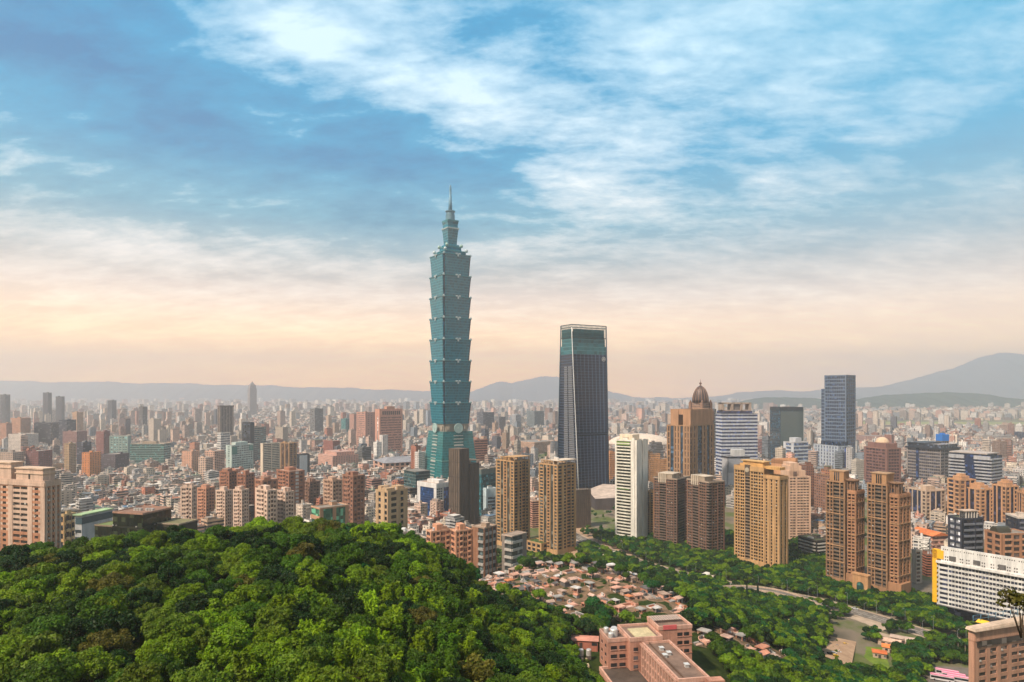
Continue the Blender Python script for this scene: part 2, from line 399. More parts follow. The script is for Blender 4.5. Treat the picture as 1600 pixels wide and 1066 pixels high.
# ---------------------------------------------------------------- far hills
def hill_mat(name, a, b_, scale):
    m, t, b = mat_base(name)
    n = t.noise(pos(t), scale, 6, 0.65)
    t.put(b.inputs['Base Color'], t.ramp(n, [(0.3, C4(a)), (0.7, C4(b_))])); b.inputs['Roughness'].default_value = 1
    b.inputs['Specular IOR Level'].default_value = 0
    return m
def ridge(name, prof, D, depth, mat, rough, seed, base=-3):
    """a hill range: its skyline given in photo pixels, swelling from its foot to the crest and falling away behind"""
    rng = np.random.default_rng(seed)
    px = np.array([p[0] for p in prof], float); py = np.array([p[1] for p in prof], float)
    u = np.arange(px[0], px[-1] + 1, 3.0)
    crest = np.interp(u, px, py)
    prof_n = np.zeros_like(u)
    for k in range(5):
        f = 0.008 * 2 ** k; prof_n += np.sin(u * f * 2 * math.pi + rng.uniform(0, 6)) * rough * 1.5 / 1.6 ** k
    zc = CH - (crest + prof_n - HZ) / F * D
    xc = (u - CX) / F
    ts = np.linspace(0, 1, 22)
    V = []
    for t_ in ts:
        y = D - depth * (1 - t_) if t_ <= 1 else D
        shape = np.sin(t_ * math.pi / 2) ** 1.3
        gul = np.zeros_like(u)
        for k in range(4):
            f = 0.012 * 2 ** k; gul += np.sin(u * f * 6.28 + k * 2 + t_ * 3 * math.sin(k * 1.7) + rng.uniform(0, .6)) / 1.7 ** k
        z = base + (zc - base) * np.clip(shape + gul * 0.09 * math.sin(t_ * math.pi), 0, 1)
        V.append(np.stack([xc * D, np.full_like(u, y), z], -1))
    for t_ in (0.35, 1.0):
        V.append(np.stack([xc * D, np.full_like(u, D + depth * 0.5 * t_), base + (zc - base) * (1 - t_) * 0.9], -1))
    V = np.array(V); nr, nu = V.shape[:2]
    i = np.arange(nr * nu).reshape(nr, nu)
    f = np.stack([i[:-1, :-1], i[:-1, 1:], i[1:, 1:], i[1:, :-1]], -1).reshape(-1, 4)
    tag(link(name, mesh_np(name, V.reshape(-1, 3), f, mat, smooth=True)), kind='structure')
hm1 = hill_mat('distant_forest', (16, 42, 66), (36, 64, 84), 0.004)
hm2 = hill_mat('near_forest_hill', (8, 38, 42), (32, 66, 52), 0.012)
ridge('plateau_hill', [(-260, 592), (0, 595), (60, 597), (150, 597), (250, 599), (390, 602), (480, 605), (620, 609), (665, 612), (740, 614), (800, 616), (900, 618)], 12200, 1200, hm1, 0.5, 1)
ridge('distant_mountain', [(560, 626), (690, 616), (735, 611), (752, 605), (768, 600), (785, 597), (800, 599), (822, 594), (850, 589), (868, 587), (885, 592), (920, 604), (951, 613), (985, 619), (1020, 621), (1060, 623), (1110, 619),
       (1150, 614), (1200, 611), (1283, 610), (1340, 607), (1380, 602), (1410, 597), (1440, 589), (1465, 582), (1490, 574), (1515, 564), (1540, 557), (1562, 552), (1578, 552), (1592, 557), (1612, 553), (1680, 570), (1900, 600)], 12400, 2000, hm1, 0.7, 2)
ridge('near_hill', [(1060, 640), (1120, 634), (1150, 628), (1180, 622), (1210, 620), (1250, 623), (1330, 624), (1370, 620), (1400, 616), (1440, 614), (1475, 613), (1510, 616), (1550, 620), (1600, 624), (1680, 622), (1800, 630)], 6300, 900, hm2, 0.5, 5)

# ---------------------------------------------------------------- airfield, avenue, side roads, car parks
def sheet(name, pts, z, mat, color=None, on_terrain=False):
    mb = MB(); mb.poly([(x, y, (tz(x, y) if on_terrain else 0) + z) for x, y in pts]); return tag(mb.build(name, mat, None, color), kind='structure')
def gmat(name, a, b_, scale, rough=0.9):
    m, t, b = mat_base(name)
    n = t.noise(pos(t), scale, 6, 0.7)
    t.put(b.inputs['Base Color'], t.ramp(n, [(0.3, C4(a)), (0.7, C4(b_))])); b.inputs['Roughness'].default_value = rough
    b.inputs['Specular IOR Level'].default_value = 0.2
    return m
M['asphalt'] = gmat('asphalt', (98, 92, 86), (124, 116, 108), 0.15)
M['paving'] = gmat('pale_paving', (150, 132, 114), (186, 166, 146), 0.1)
M['gravel'] = gmat('dusty_gravel', (150, 120, 96), (190, 160, 132), 0.2)
M['lawn'] = gmat('lawn', (70, 96, 34), (124, 140, 52), 0.15)
M['mark'] = gmat('road_paint', (190, 186, 176), (215, 212, 204), 0.5)
airf = gmat('airfield_grass', (116, 128, 72), (150, 146, 98), 0.004)
a0 = [G(1330, 671), G(1640, 669), G(1640, 660), G(1330, 659)]
sheet('airfield', a0, 0.05, airf)
sheet('runway', [G(1330, 664.2), G(1640, 663.6), G(1640, 662.8), G(1330, 663.4)], 0.1, M['paving'])

def strip(name, line, width, z, mat, thick=0.0, rail=0):
    """a road of constant width along a line of (x, y, z) points"""
    mb = MB(); L = [Vector(p) for p in line]
    pts = []
    for i in range(len(L) - 1):                      # smooth it
        p0, p1, p2, p3 = L[max(i - 1, 0)], L[i], L[i + 1], L[min(i + 2, len(L) - 1)]
        for k in range(6):
            t = k / 6
            pts.append(0.5 * ((2 * p1) + (p2 - p0) * t + (2 * p0 - 5 * p1 + 4 * p2 - p3) * t * t + (3 * p1 - p0 - 3 * p2 + p3) * t ** 3))
    pts.append(L[-1])
    A, B = [], []
    for i, p in enumerate(pts):
        d = pts[min(i + 1, len(pts) - 1)] - pts[max(i - 1, 0)]; n = Vector((-d.y, d.x, 0)).normalized()
        A.append(p + n * width / 2 + Vector((0, 0, z))); B.append(p - n * width / 2 + Vector((0, 0, z)))
    for i in range(len(pts) - 1): mb.poly([B[i], B[i + 1], A[i + 1], A[i]])
    return mb, pts, A, B
AVE = [G(880, 828) + (0,), G(930, 852) + (0,), G(1000, 879) + (0,), G(1080, 901) + (0,), G(1180, 921) + (0,), G(1270, 938) + (0,), G(1360, 963) + (0,), G(1450, 991) + (0,), G(1560, 1020) + (0,), G(1680, 1045) + (0,)]
mb, avp, avA, avB = strip('avenue', AVE, 13, 0.06, None)
tag(mb.build('road', M['asphalt']), kind='structure')
for off in (-3.2, 3.2, 0):
    mk, *_ = strip('m', AVE, 0.22, 0.09, None)
    mk = MB()
    for i in range(0, len(avp) - 1):
        d = (avp[i + 1] - avp[i]); n = Vector((-d.y, d.x, 0)).normalized(); w = .16
        c0, c1 = avp[i] + n * off, avp[i] + d * (1.0 if off == 0 else 0.45) + n * off
        mk.poly([c0 - n * w + Vector((0, 0, .075)), c1 - n * w + Vector((0, 0, .075)), c1 + n * w + Vector((0, 0, .075)), c0 + n * w + Vector((0, 0, .075))])
    tag(mk.build('road_marking', M['mark']), kind='structure')
for sgn in (1, -1):                                   # kerbed pavements
    mb2 = MB()
    for i in range(len(avp) - 1):
        d = avp[i + 1] - avp[i]; n = Vector((-d.y, d.x, 0)).normalized()
        a, b_ = avp[i] + n * sgn * 6.6, avp[i + 1] + n * sgn * 6.6; c, e = avp[i] + n * sgn * 9, avp[i + 1] + n * sgn * 9
        up = Vector((0, 0, 0.14))
        q = [a + up, b_ + up, e + up, c + up]; mb2.poly(q if sgn < 0 else q[::-1]); mb2.poly([a, b_, b_ + up, a + up])
    tag(mb2.build('pavement', M['paving']), kind='structure')
# the tree-lined second carriageway below it, on the near side
RD2 = [G(1120, 948) + (0,), G(1230, 962) + (0,), G(1300, 972) + (0,), G(1390, 996) + (0,), G(1480, 1022) + (0,), G(1600, 1052) + (0,)]
mb, rdp, _, _ = strip('r', RD2, 9, 0.05, None); tag(mb.build('service_road', M['paving']), kind='structure')
# car parks and bare lots
sheet('car_park', [G(1278, 984), G(1330, 962), G(1400, 978), G(1340, 1000)], 0.05, M['paving'])
sheet('gravel_lot', [G(1280, 1046), G(1296, 1000), G(1338, 1004), G(1330, 1052)], 0.05, M['gravel'], on_terrain=True)
sheet('lawn', [G(1338, 1050), G(1345, 1010), G(1380, 1012), G(1395, 1056)], 0.05, M['lawn'])
sheet('building_site_lot', [G(888, 880), G(888, 818), G(945, 830), G(990, 858), G(985, 876)], 0.03, M['gravel'])
sheet('bus_yard', [G(1450, 1080), G(1452, 1040), G(1530, 1045), G(1560, 1080)], 0.05, M['asphalt'])
# curved elevated road with its parapet walls and piers
EL = [Vector((*G(1040, 940), 0)), Vector((*G(1100, 936), 4.0)), Vector((*G(1140, 932), 6)), Vector((*G(1185, 933), 6)), Vector((*G(1230, 940), 5.0)), Vector((*G(1270, 950), 2.0)), Vector((*G(1300, 962), 0))]
ramp = tag(empty('flyover', (0, 0, 0)), 'curved pale concrete ramp rising over the trees beside the avenue', 'flyover')
mb, ep, eA, eB = strip('e', [tuple(p) for p in EL], 9, 0.1, None)
dk = MB()
for i in range(len(ep) - 1):
    u = Vector((0, 0, -1.3))
    dk.poly([eB[i], eB[i + 1], eA[i + 1], eA[i]]); dk.poly([eB[i] + u, eA[i] + u, eA[i + 1] + u, eB[i + 1] + u]); dk.poly([eB[i] + u, eB[i + 1] + u, eB[i + 1], eB[i]]); dk.poly([eA[i], eA[i + 1], eA[i + 1] + u, eA[i] + u])
dk.build('deck', M['asphalt'], ramp)
for S, nm in ((eA, 1), (eB, -1)):
    pr = MB()
    for i in range(len(ep) - 1):
        n = Vector((0, 0, 1.1)); d = (S[i] - ep[i]).normalized() * .3
        pr.poly([S[i], S[i + 1], S[i + 1] + n, S[i] + n]); pr.poly([S[i] + d, S[i] + d + n, S[i + 1] + d + n, S[i + 1] + d]); pr.poly([S[i] + n, S[i + 1] + n, S[i + 1] + d + n, S[i] + d + n])
        pr.poly([S[i] + d, S[i + 1] + d, S[i + 1] + d - n * 1.2, S[i] + d - n * 1.2])
    pr.build('parapet', M['wall'], ramp, (196, 172, 150))
for i in range(6, len(ep) - 6, 4):
    if ep[i].z > 2.5: bx(ramp, 'pier', 'wall', (160, 148, 138), ep[i].x - 1, ep[i].x + 1, ep[i].y - 1, ep[i].y + 1, -.5, ep[i].z - 1.2)
# ---------------------------------------------------------------- buildings: a small kit
DEBUG = False
FOOT = []                 # footprints of hand-placed buildings: (x, y, radius)
LAND = []                 # landmarks that labels may refer to: (px, py, phrase)
SCREEN = []               # (D, x0, x1, y0, y1) what they cover in the photo
WALL, GLASSC = (196, 160, 128), (26, 32, 42)
_cyl = {}
def unit_cyl(mat, n=14):
    k = (mat.name, n)
    if k not in _cyl:
        mb = MB(); mb.lathe([(1, 0), (1, .9), (.86, 1)], n=n, smooth=False)
        me = bpy.data.meshes.new('tank_' + mat.name); me.from_pydata(mb.v, [], mb.f); me.materials.append(mat); me.update(); _cyl[k] = me
    return _cyl[k]
def cyl(parent, name, mat, color, x, y, z, r, h):
    o = bpy.data.objects.new(name, unit_cyl(M[mat])); COL.objects.link(o); o.parent = parent
    o.location = (x, y, z); o.scale = (r, r, h); o.color = (*lin(color), 1); return o

class B:
    """a building standing with its nearest vertical edge at (xc, D); x runs along the left face (-a..0), y back along the right face (0..b)"""
    def __init__(s, name, label, xl, xc, xr, top, D, th, cat='building', z0=0.0, a=None, b=None, group=None, land=None, base=None, keep=False):
        Xc = (xc - CX) / F * D; tl, tr = (xl - CX) / F, (xr - CX) / F
        th = R(th); fr = (xc - xl) / max(xr - xl, 1)
        auto = math.atan((xc - CX) / F) + R(64 if fr < .36 else 27 if fr > .66 else 45)
        if abs(th - auto) > R(21) and not keep: th = auto
        s.a = a or max((Xc - tl * D) / (math.cos(th) + tl * math.sin(th)), 4)
        s.b = b or max((tr * D - Xc) / (math.sin(th) - tr * math.cos(th)), 4)
        s.h = CH - (top - HZ) * D / F - z0; s.D = D; s.z0 = z0; s.th = th
        s.root = thing(name, label, cat, (Xc, D, z0), -th, group)
        if DEBUG: print('BLD', name, label[:40], 'a %.0f b %.0f h %.0f th %.0f' % (s.a, s.b, s.h, math.degrees(th)))
        s.parts = {}; s.rng = random.Random(hash((xl, xc, top)) & 0xffff)
        ca, sa = math.cos(th), math.sin(th)
        cx_, cy_ = Xc - ca * s.a / 2 + sa * s.b / 2, D + sa * s.a / 2 + ca * s.b / 2
        FOOT.append((cx_, cy_, 0.5 * math.hypot(s.a, s.b)))
        SCREEN.append((D, xl, xr, top, base or min(HZ + F * (CH - z0) / D, 1066)))
        if land: LAND.append(((xl + xr) / 2, top * .5 + (base or min(HZ + F * CH / D, 1066)) * .5, land))
    def X(s, f): return -s.a + f * s.a
    def Y(s, f): return f * s.b
    def add(s, name, mat, color, x0, x1, y0, y1, z0, z1):
        s.parts.setdefault(name, []).append((mat, color, x0, x1, y0, y1, z0, z1))
    def block(s, fx=(0, 1), fy=(0, 1), z=(0, None), wall=WALL, L=None, Rr=None, nf=20, q=0.7, sp=0.36, span=None, pier=None, glass=GLASSC, bay=None, bal=None, base=0.0,
              core=None, top=0.0, proud=0.0, mull=False):
        x0, x1, y0, y1 = s.X(fx[0]), s.X(fx[1]), s.Y(fy[0]), s.Y(fy[1])
        z0, z1 = z[0], s.h if z[1] is None else z[1]
        span = span or wall; pier = pier or wall; core = core or tuple(int(c * .55) for c in wall)
        q1, q2 = (q if L else 0), (q if Rr else 0)
        s.add('wall', 'wall', core if (L or Rr) else wall, x0, x1 - q2, y0 + q1, y1, z0, z1)
        for side, spec in (('L', L), ('R', Rr)):
            if not spec: continue
            toks = [(t[0], float(t[1:] or 1)) for t in spec.split()]
            tot = sum(w for _, w in toks); length = (x1 - x0) if side == 'L' else (y1 - y0)
            def put(name, mat, c, u0, u1, d0, d1, za, zb):       # d: distance in front of the core plane
                if side == 'L': s.add(name, mat, c, x0 + u0, x0 + u1, y0 + q - d1, y0 + q - d0, za, zb)
                else: s.add(name, mat, c, x1 - q + d0, x1 - q + d1, y0 + u0, y0 + u1, za, zb)
            zb0, zt1 = z0 + base, z1 - top; fh = (zt1 - zb0) / nf
            if base: put('wall_base', 'wall', pier, 0, length, 0, q + proud + .25, z0, zb0)
            if top: put('cornice', 'wall', pier, 0, length, 0, q + proud + .3, zt1, z1)
            u = 0.0; run = None
            def flush(run, u):
                if run is None: return
                for i in range(nf + 1):
                    za = zb0 + i * fh - fh * sp * .5; zb = za + fh * sp
                    put('spandrel', 'wall', span, run, u, 0, q * .75, max(za, zb0), min(zb, zt1))
            for k, w in toks:
                w = w / tot * length
                if k in 'wnc':
                    if run is None: run = u
                else: flush(run, u); run = None
                if k == 'p': put('pier', 'wall', pier, u, u + w, 0, q + proud, zb0, zt1)
                elif k == 's': put('wall_panel', 'wall', wall, u, u + w, 0, q, zb0, zt1)
                elif k == 'g': put('glass_strip', 'glass', bay or glass, u, u + w, 0, .12, zb0, zt1)
                elif k in 'bB':
                    put('glass_bay', 'glass', bay or glass, u, u + w, 0, .12, zb0, zt1)
                    for i in range(nf):
                        za = zb0 + i * fh
                        put('balcony', 'wall', bal or span, u + .1, u + w - .1, 0, q + (.7 if k == 'b' else .15), za, za + fh * (.32 if k == 'b' else .42))
                elif k in 'wnc':
                    g = .06 if k == 'w' else .3 if k == 'n' else .03
                    for i in range(nf):
                        za = zb0 + i * fh + fh * sp * .5; put('window', 'glass', glass, u + w * g, u + w * (1 - g), 0, .1, za, za + fh * (1 - sp))
                    if k == 'w':
                        put('pier', 'wall', span, u, u + w * .06, 0, q * .7, zb0, zt1); put('pier', 'wall', span, u + w * .94, u + w, 0, q * .7, zb0, zt1)
                    if k == 'n':
                        put('pier', 'wall', span, u, u + w * .28, 0, q * .7, zb0, zt1); put('pier', 'wall', span, u + w * .72, u + w, 0, q * .7, zb0, zt1)
                u += w
            flush(run, u)
        return x0, x1, y0, y1, z0, z1
    def roof(s, blk, wall=WALL, col=(150, 138, 126), kit='st', par=1.1):
        x0, x1, y0, y1, _, z = blk; r = s.rng
        s.add('roof', 'roof', col, x0 + .02, x1 - .02, y0 + .02, y1 - .02, z, z + .25)
        if par:
            m = MB(); t = .35; e = .12
            m.box(x0 - e, x1 + e, y0 - e, y0 + t, z - .3, z + par); m.box(x0 - e, x1 + e, y1 - t, y1 + e, z - .3, z + par)
            m.box(x0 - e, x0 + t, y0 + t, y1 - t, z - .3, z + par); m.box(x1 - t, x1 + e, y0 + t, y1 - t, z - .3, z + par)
            m.build('parapet', M['wall'], s.root, wall)
        w, d = x1 - x0, y1 - y0
        for k in kit:
            px, py = x0 + w * r.uniform(.2, .72), y0 + d * r.uniform(.2, .72)
            if k == 's':
                a, b = min(w * .4, 6), min(d * .4, 5)
                s.add('stair_house', 'wall', wall, px - a / 2, px + a / 2, py - b / 2, py + b / 2, z + .25, z + 3.4)
                s.add('stair_house_roof', 'roof', col, px - a / 2 - .3, px + a / 2 + .3, py - b / 2 - .3, py + b / 2 + .3, z + 3.4, z + 3.65)
            elif k == 't': cyl(s.root, 'water_tank', 'metal', (196, 196, 196), px, py, z + .25, min(1.3, w * .12), 2.4)
            elif k == 'c':
                for i in range(3): s.add('cooling_unit', 'metal', (186, 182, 176), px + i * 2.2, px + i * 2.2 + 1.6, py, py + 1.6, z + .25, z + 1.9)
            elif k == 'm':
                m = MB(); m.tube([(px, py, z), (px, py, z + 9)], .18, .06); m.build('mast', M['metal'], s.root, (120, 118, 116))
    def done(s):
        if s.D < 760 and s.parts.get('window'):
            for p in s.rng.sample(s.parts['window'], min(45, len(s.parts['window']) // 4)):
                _, _, x0, x1, y0, y1, z0, z1 = p
                if x1 - x0 > y1 - y0: s.add('air_conditioner', 'metal', s.rng.choice(((200, 196, 188), (150, 146, 140), (110, 104, 98))), x0, x0 + .9, y0 - .7, y0 - .1, z0 - .1, z0 + .6)
                else: s.add('air_conditioner', 'metal', s.rng.choice(((200, 196, 188), (150, 146, 140), (110, 104, 98))), x1 + .1, x1 + .7, y0, y0 + .9, z0 - .1, z0 + .6)
        for name, L in s.parts.items():
            L.sort(key=lambda p: -((p[3] - p[2]) + (p[5] - p[4])) * (p[7] - p[6]) - p[7] * 1e-3)
            for p in L[:100]: bx(s.root, name, p[0], p[1], *p[2:])
            if len(L) > 100:
                mb = MB()
                for p in L[100:]: mb.box(*p[2:])
                o = mb.build(name, M[L[100][0]], s.root, L[100][1]); o['kind'] = 'stuff'
        return s

def fbox(x0, x1, y0, y1, z0, z1, wall, roof, style):
    """numpy mesh data for a UV-mapped box without a floor"""
    V = []; UV = []; C = []; MI = []
    w, d, h = x1 - x0, y1 - y0, z1 - z0
    sides = [((x0, y0), (x1, y0), w), ((x1, y0), (x1, y1), d), ((x1, y1), (x0, y1), w), ((x0, y1), (x0, y0), d)]
    for (ax, ay), (bx_, by), l in sides:
        V += [(ax, ay, z0), (bx_, by, z0), (bx_, by, z1), (ax, ay, z1)]; UV += [(0, 0), (l, 0), (l, h), (0, h)]; C.append(wall); MI.append(style)
    V += [(x0, y0, z1), (x1, y0, z1), (x1, y1, z1), (x0, y1, z1)]; UV += [(0, 0)] * 4; C.append(roof); MI.append(len(FAC))
    return V, UV, C, MI
def fmesh(name, boxes, parent=None):
    """boxes: (x0,x1,y0,y1,z0,z1,wall,roof,style) -> one object with patterned walls"""
    V, UV, C, MI = [], [], [], []
    for b in boxes:
        v, u, c, m = fbox(*b); V += v; UV += u; C += [lin(q) for q in c]; MI += m
    f = np.arange(len(V)).reshape(-1, 4)
    return link(name, mesh_np(name, V, f, FAC + [M['roofattr']], MI, col=np.array(C), uv=np.array(UV)), parent)

def far(name, label, xl, xc, xr, top, D, th, wall, roof=(150, 142, 134), style=0, cat='building', kit='s', steps=(), land=None, group=None, a=None, b=None, base=None, rest=()):
    """a distant building: patterned body, stepped blocks, parapet, roof sheds"""
    o = B(name, label, xl, xc, xr, top, D, th, cat, land=land, group=group, a=a, b=b, base=base)
    zt = o.h
    if steps: zt = o.h - sum(st[4] for st in steps)
    fmesh('wall', [(-o.a, 0, 0, o.b, 0, zt, wall, roof, style)], o.root)
    blk = (-o.a, 0, 0, o.b, 0, zt)
    z = zt
    for fx0, fx1, fy0, fy1, dz, *c in steps:
        blk2 = (o.X(fx0), o.X(fx1), o.Y(fy0), o.Y(fy1), z, z + dz)
        fmesh('upper_block', [(*blk2, c[0] if c else wall, roof, c[1] if len(c) > 1 else style)], o.root)
        z += dz; blk = blk2
    o.roof((-o.a, 0, 0, o.b, 0, zt), wall, roof, kit if not steps else '', 1.0)
    if steps: o.roof(blk, wall, roof, kit, .6)
    for (nm, mt, c, fx0, fx1, fy0, fy1, z0, z1) in rest:
        o.add(nm, mt, c, o.X(fx0), o.X(fx1), o.Y(fy0), o.Y(fy1), z0, z1)
    return o.done()
# ---------------------------------------------------------------- the tall teal tower
def mat_curtain(name, base, line, fh, pw, rough=0.18, hl=0.2, vl=0.0, spec=0.5, dim=0.0):
    """curtain wall: floor lines by height, faint vertical joints, panels that differ a little"""
    m, t, b = mat_base(name)
    tc = t.new('ShaderNodeTexCoord').outputs['Object']; sep = t.new('ShaderNodeSeparateXYZ'); t.l.new(tc, sep.inputs[0])
    f = t.m('DIVIDE', sep.outputs[2], fh); hb = t.m('LESS_THAN', t.m('FRACT', f), hl)
    run = t.m('DIVIDE', t.m('ADD', sep.outputs[0], sep.outputs[1]), pw)
    cmb = t.new('ShaderNodeCombineXYZ'); t.put(cmb.inputs[0], t.m('FLOOR', run)); t.put(cmb.inputs[1], t.m('FLOOR', f))
    wn = t.new('ShaderNodeTexWhiteNoise', noise_dimensions='2D'); t.l.new(cmb.outputs[0], wn.inputs[0])
    k = t.maprange(wn.outputs[0], 0, 1, .7, 1.3)
    sc = t.new('ShaderNodeVectorMath', operation='SCALE'); sc.inputs[0].default_value = lin(base); t.put(sc.inputs[3], k)
    c = t.mix(hb, sc.outputs[0], C4(line))
    if vl: c = t.mix(t.m('LESS_THAN', t.m('FRACT', run), vl), c, C4(line))
    t.put(b.inputs['Base Color'], c)
    t.put(b.inputs['Roughness'], t.maprange(hb, 0, 1, rough, .5)); b.inputs['Specular IOR Level'].default_value = spec
    return m
M['teal'] = mat_curtain('teal_curtain_wall', (0, 100, 118), (6, 122, 136), 4.55, 2.6, hl=.16, rough=.12, spec=.6)
M['tealbase'] = mat_curtain('teal_base_wall', (0, 98, 102), (24, 124, 124), 4.4, 3.2, hl=.12)

def tower101():
    D = 1140.0; s = D / F; n = 3.6
    x, y, _ = W(703.6, 600, D)
    t = thing('pagoda_skyscraper', 'teal glass tower of eight flaring tiers with a needle spire, the tallest', 'skyscraper', (x, y, 0), R(33.3))
    FOOT.append((x, y, 48)); SCREEN.append((D, 664, 738, 290, 757)); LAND.append((704, 600, 'teal pagoda tower'))
    H = lambda wpx: (wpx * s / .979 * 1.4142 + n) / 2
    Z = lambda py: CH - (py - HZ) * s
    def ring(h, z, n=n):
        k = h - n
        return [(h, -k, z), (h, k, z), (k, k, z), (k, h, z), (-k, h, z), (-k, k, z), (-h, k, z), (-h, -k, z), (-k, -k, z), (-k, -h, z), (k, -h, z), (k, -k, z)]
    sq = lambda h, z: [(h, -h, z), (h, h, z), (-h, h, z), (-h, -h, z)]
    silver, pale, dark = (176, 190, 192), (60, 140, 150), (12, 36, 54)
    orn = MB()                                                 # cloud-scroll ornament, on the middle of a face
    orn.box(-4.6, 4.6, -1.0, .3, -.3, .9); orn.box(-1.2, 1.2, -1.5, .3, -3.6, 0)
    for sx in (-1, 1):
        for (px, pz, r) in ((3.9, 1.2, 1.3), (2.0, 1.5, 1.1), (1.0, -1.6, .9)):
            orn.lathe([(0, -.9 * r), (r * .8, -.5 * r), (r, 0), (r * .8, .5 * r), (0, .9 * r)], (sx * px, -.5, pz), 8)
    ome = bpy.data.meshes.new('ruyi_ornament'); ome.from_pydata(orn.v, [], orn.f); ome.materials.append(M['metal'])
    fin = MB(); fin.box(-1.5, 1.5, -1.5, 1.5, -1.2, .8); fin.lathe([(1.2, .8), (1.5, 1.6), (.8, 2.4), (.1, 3)], n=8)
    fme = bpy.data.meshes.new('corner_finial'); fme.from_pydata(fin.v, [], fin.f); fme.materials.append(M['metal'])
    tops = [402, 434.5, 467, 499.5, 532, 564.5, 597, 629.5, 661.5]
    for i in range(8):
        zt, zb = Z(tops[i]), Z(tops[i + 1])
        ht, hb = H(32.4 if i else 31.8), H(29.0)
        mb = MB(); rings = []
        for k in range(5):
            f = k / 4; rings.append(ring(hb + (ht - hb) * f ** 1.15, zb + (zt - zb) * f))
        mb.loft(rings); mb.build('glass_tier', M['teal'], t)
        for sx in (-1, 1):
            for sy in (-1, 1):
                c = MB(); e = .55
                A = lambda h, z: [(sx * (h - n) - 0 * e, sy * (h - n)), (sx * (h - n * .42), sy * (h - n)), (sx * (h - n * .42), sy * (h - n * .42)), (sx * (h - n), sy * (h - n * .42))]
                ra, rb = [(p[0], p[1], zb) for p in A(hb, zb)], [(p[0], p[1], zt - .5) for p in A(ht, zt)]
                if sx * sy < 0: ra, rb = ra[::-1], rb[::-1]
                c.loft([ra, rb]); c.build('corner_shaft', M['glass'], t, dark)
                o = link('corner_finial', fme, t, silver); o.location = (sx * (ht - n * .5), sy * (ht - n * .5), zt + .3)
        cb = MB(); cb.loft([ring(ht + .1, zt - .7), ring(ht + 1.0, zt - .1), ring(ht + 1.0, zt + .5), ring(ht - 1, zt + .55)]); cb.build('cornice', M['metal'], t, pale)
        for k in range(4):
            o = link('ruyi_ornament', ome, t, silver); a = k * math.pi / 2
            o.location = (math.sin(a) * (ht + .4), -math.cos(a) * (ht + .4), zt); o.rotation_euler = (0, 0, a)
    # crown
    def tier(name, mat, col, rows, nn=0):
        mb = MB(); mb.loft([(ring(H(w), Z(p), nn) if nn else sq(H(w) - n * .5, Z(p))) for p, w in rows]); return mb.build(name, mat, t, col)
    tier('crown_setback', M['teal'], None, [(402, 25), (396, 24.5), (396, 18), (388.5, 17), (388.4, 15), (384, 14)])
    tier('crown_cornice', M['metal'], pale, [(396.3, 25.5), (395, 25.8), (394.6, 24)])
    tier('crown_cornice', M['metal'], pale, [(388.6, 18), (387.2, 18.3), (387, 15)])
    for k in range(4):                                         # round turrets on the setback
        a = k * math.pi / 2 + math.pi / 4
        mb = MB(); mb.lathe([(2.6, 0), (2.8, 3.2), (2.2, 4.6), (.8, 5.4), (0, 5.6)], n=10); o = mb.build('roof_turret', M['metal'], t, silver)
        o.location = (math.cos(a) * 29, math.sin(a) * 29, Z(396)); 
        o2 = link('roof_turret', o.data, t, (150, 180, 170)); o2.location = (math.cos(a) * 20, math.sin(a) * 20, Z(388))
    tier('crown_neck', M['teal'], None, [(385, 10.2), (375, 11.0), (366, 12.0), (359, 13.2)])
    tier('crown_cornice', M['metal'], silver, [(359.5, 14.2), (357.8, 14.6), (357.3, 13)])
    tier('crown_lantern', M['teal'], None, [(357.4, 12.2), (353, 11.8), (347.5, 13.2), (346, 13.4)])
    tier('crown_cornice', M['metal'], pale, [(347, 13.6), (345.6, 13.8), (345.3, 8)])
    sh = MB(); sh.lathe([(8.2, Z(345.5)), (7.9, Z(340)), (7.9, Z(336)), (7.2, Z(335.5)), (7.0, Z(332.5)), (8.6, Z(331.4)), (8.6, Z(330.2)), (4.5, Z(329.2))], n=16, smooth=False)
    sh.build('spire_drum', M['metal'], t, (96, 128, 140))
    sp = MB(); sp.lathe([(3.4, Z(329.5)), (2.9, Z(318)), (2.3, Z(307)), (2.0, Z(306.5)), (2.1, Z(296)), (1.6, Z(292)), (.9, Z(289.5)), (.2, Z(288.6))], n=12); sp.build('spire', M['metal'], t, (98, 138, 158))
    # belt with the coin medallions, and the sloping base
    hB = H(27)
    mb = MB(); mb.loft([ring(hB, Z(673)), ring(hB, Z(661.5))]); mb.build('belt', M['wall'], t, (150, 142, 130))
    for k in range(4):
        a = k * math.pi / 2
        c = MB(); c.lathe([(7.2, 0), (8.4, .3), (8.4, 1.6), (7.0, 1.8), (6.8, 1.5), (2, 1.5), (1.8, 2.0), (0, 2.1)], n=24, smooth=False)
        o = c.build('coin_medallion', M['metal'], t, (168, 196, 192)); hc = H(32.6) + 1.0
        o.location = (math.sin(a) * hc, -math.cos(a) * hc, Z(668)); o.rotation_euler = (R(90), 0, a)
        for sx in (-1, 1):
            g = MB(); g.box(-2, 2, -1.6, .4, -3, 3); o2 = g.build('belt_block', M['wall'], t, (170, 158, 142))
            o2.location = (math.sin(a) * (hB + .6) + sx * 16 * math.cos(a), -math.cos(a) * (hB + .6) + sx * 16 * math.sin(a), Z(667.5)); o2.rotation_euler = (0, 0, a)
    h1, h0 = H(32.6), H(45)
    z1, z0 = Z(673), Z(765)
    mb = MB(); mb.loft([sq(h0, z0), sq(h0 - (h0 - h1) * .33, z0 + (z1 - z0) * .33), sq(h1, z1)]); mb.build('sloping_base', M['tealbase'], t)
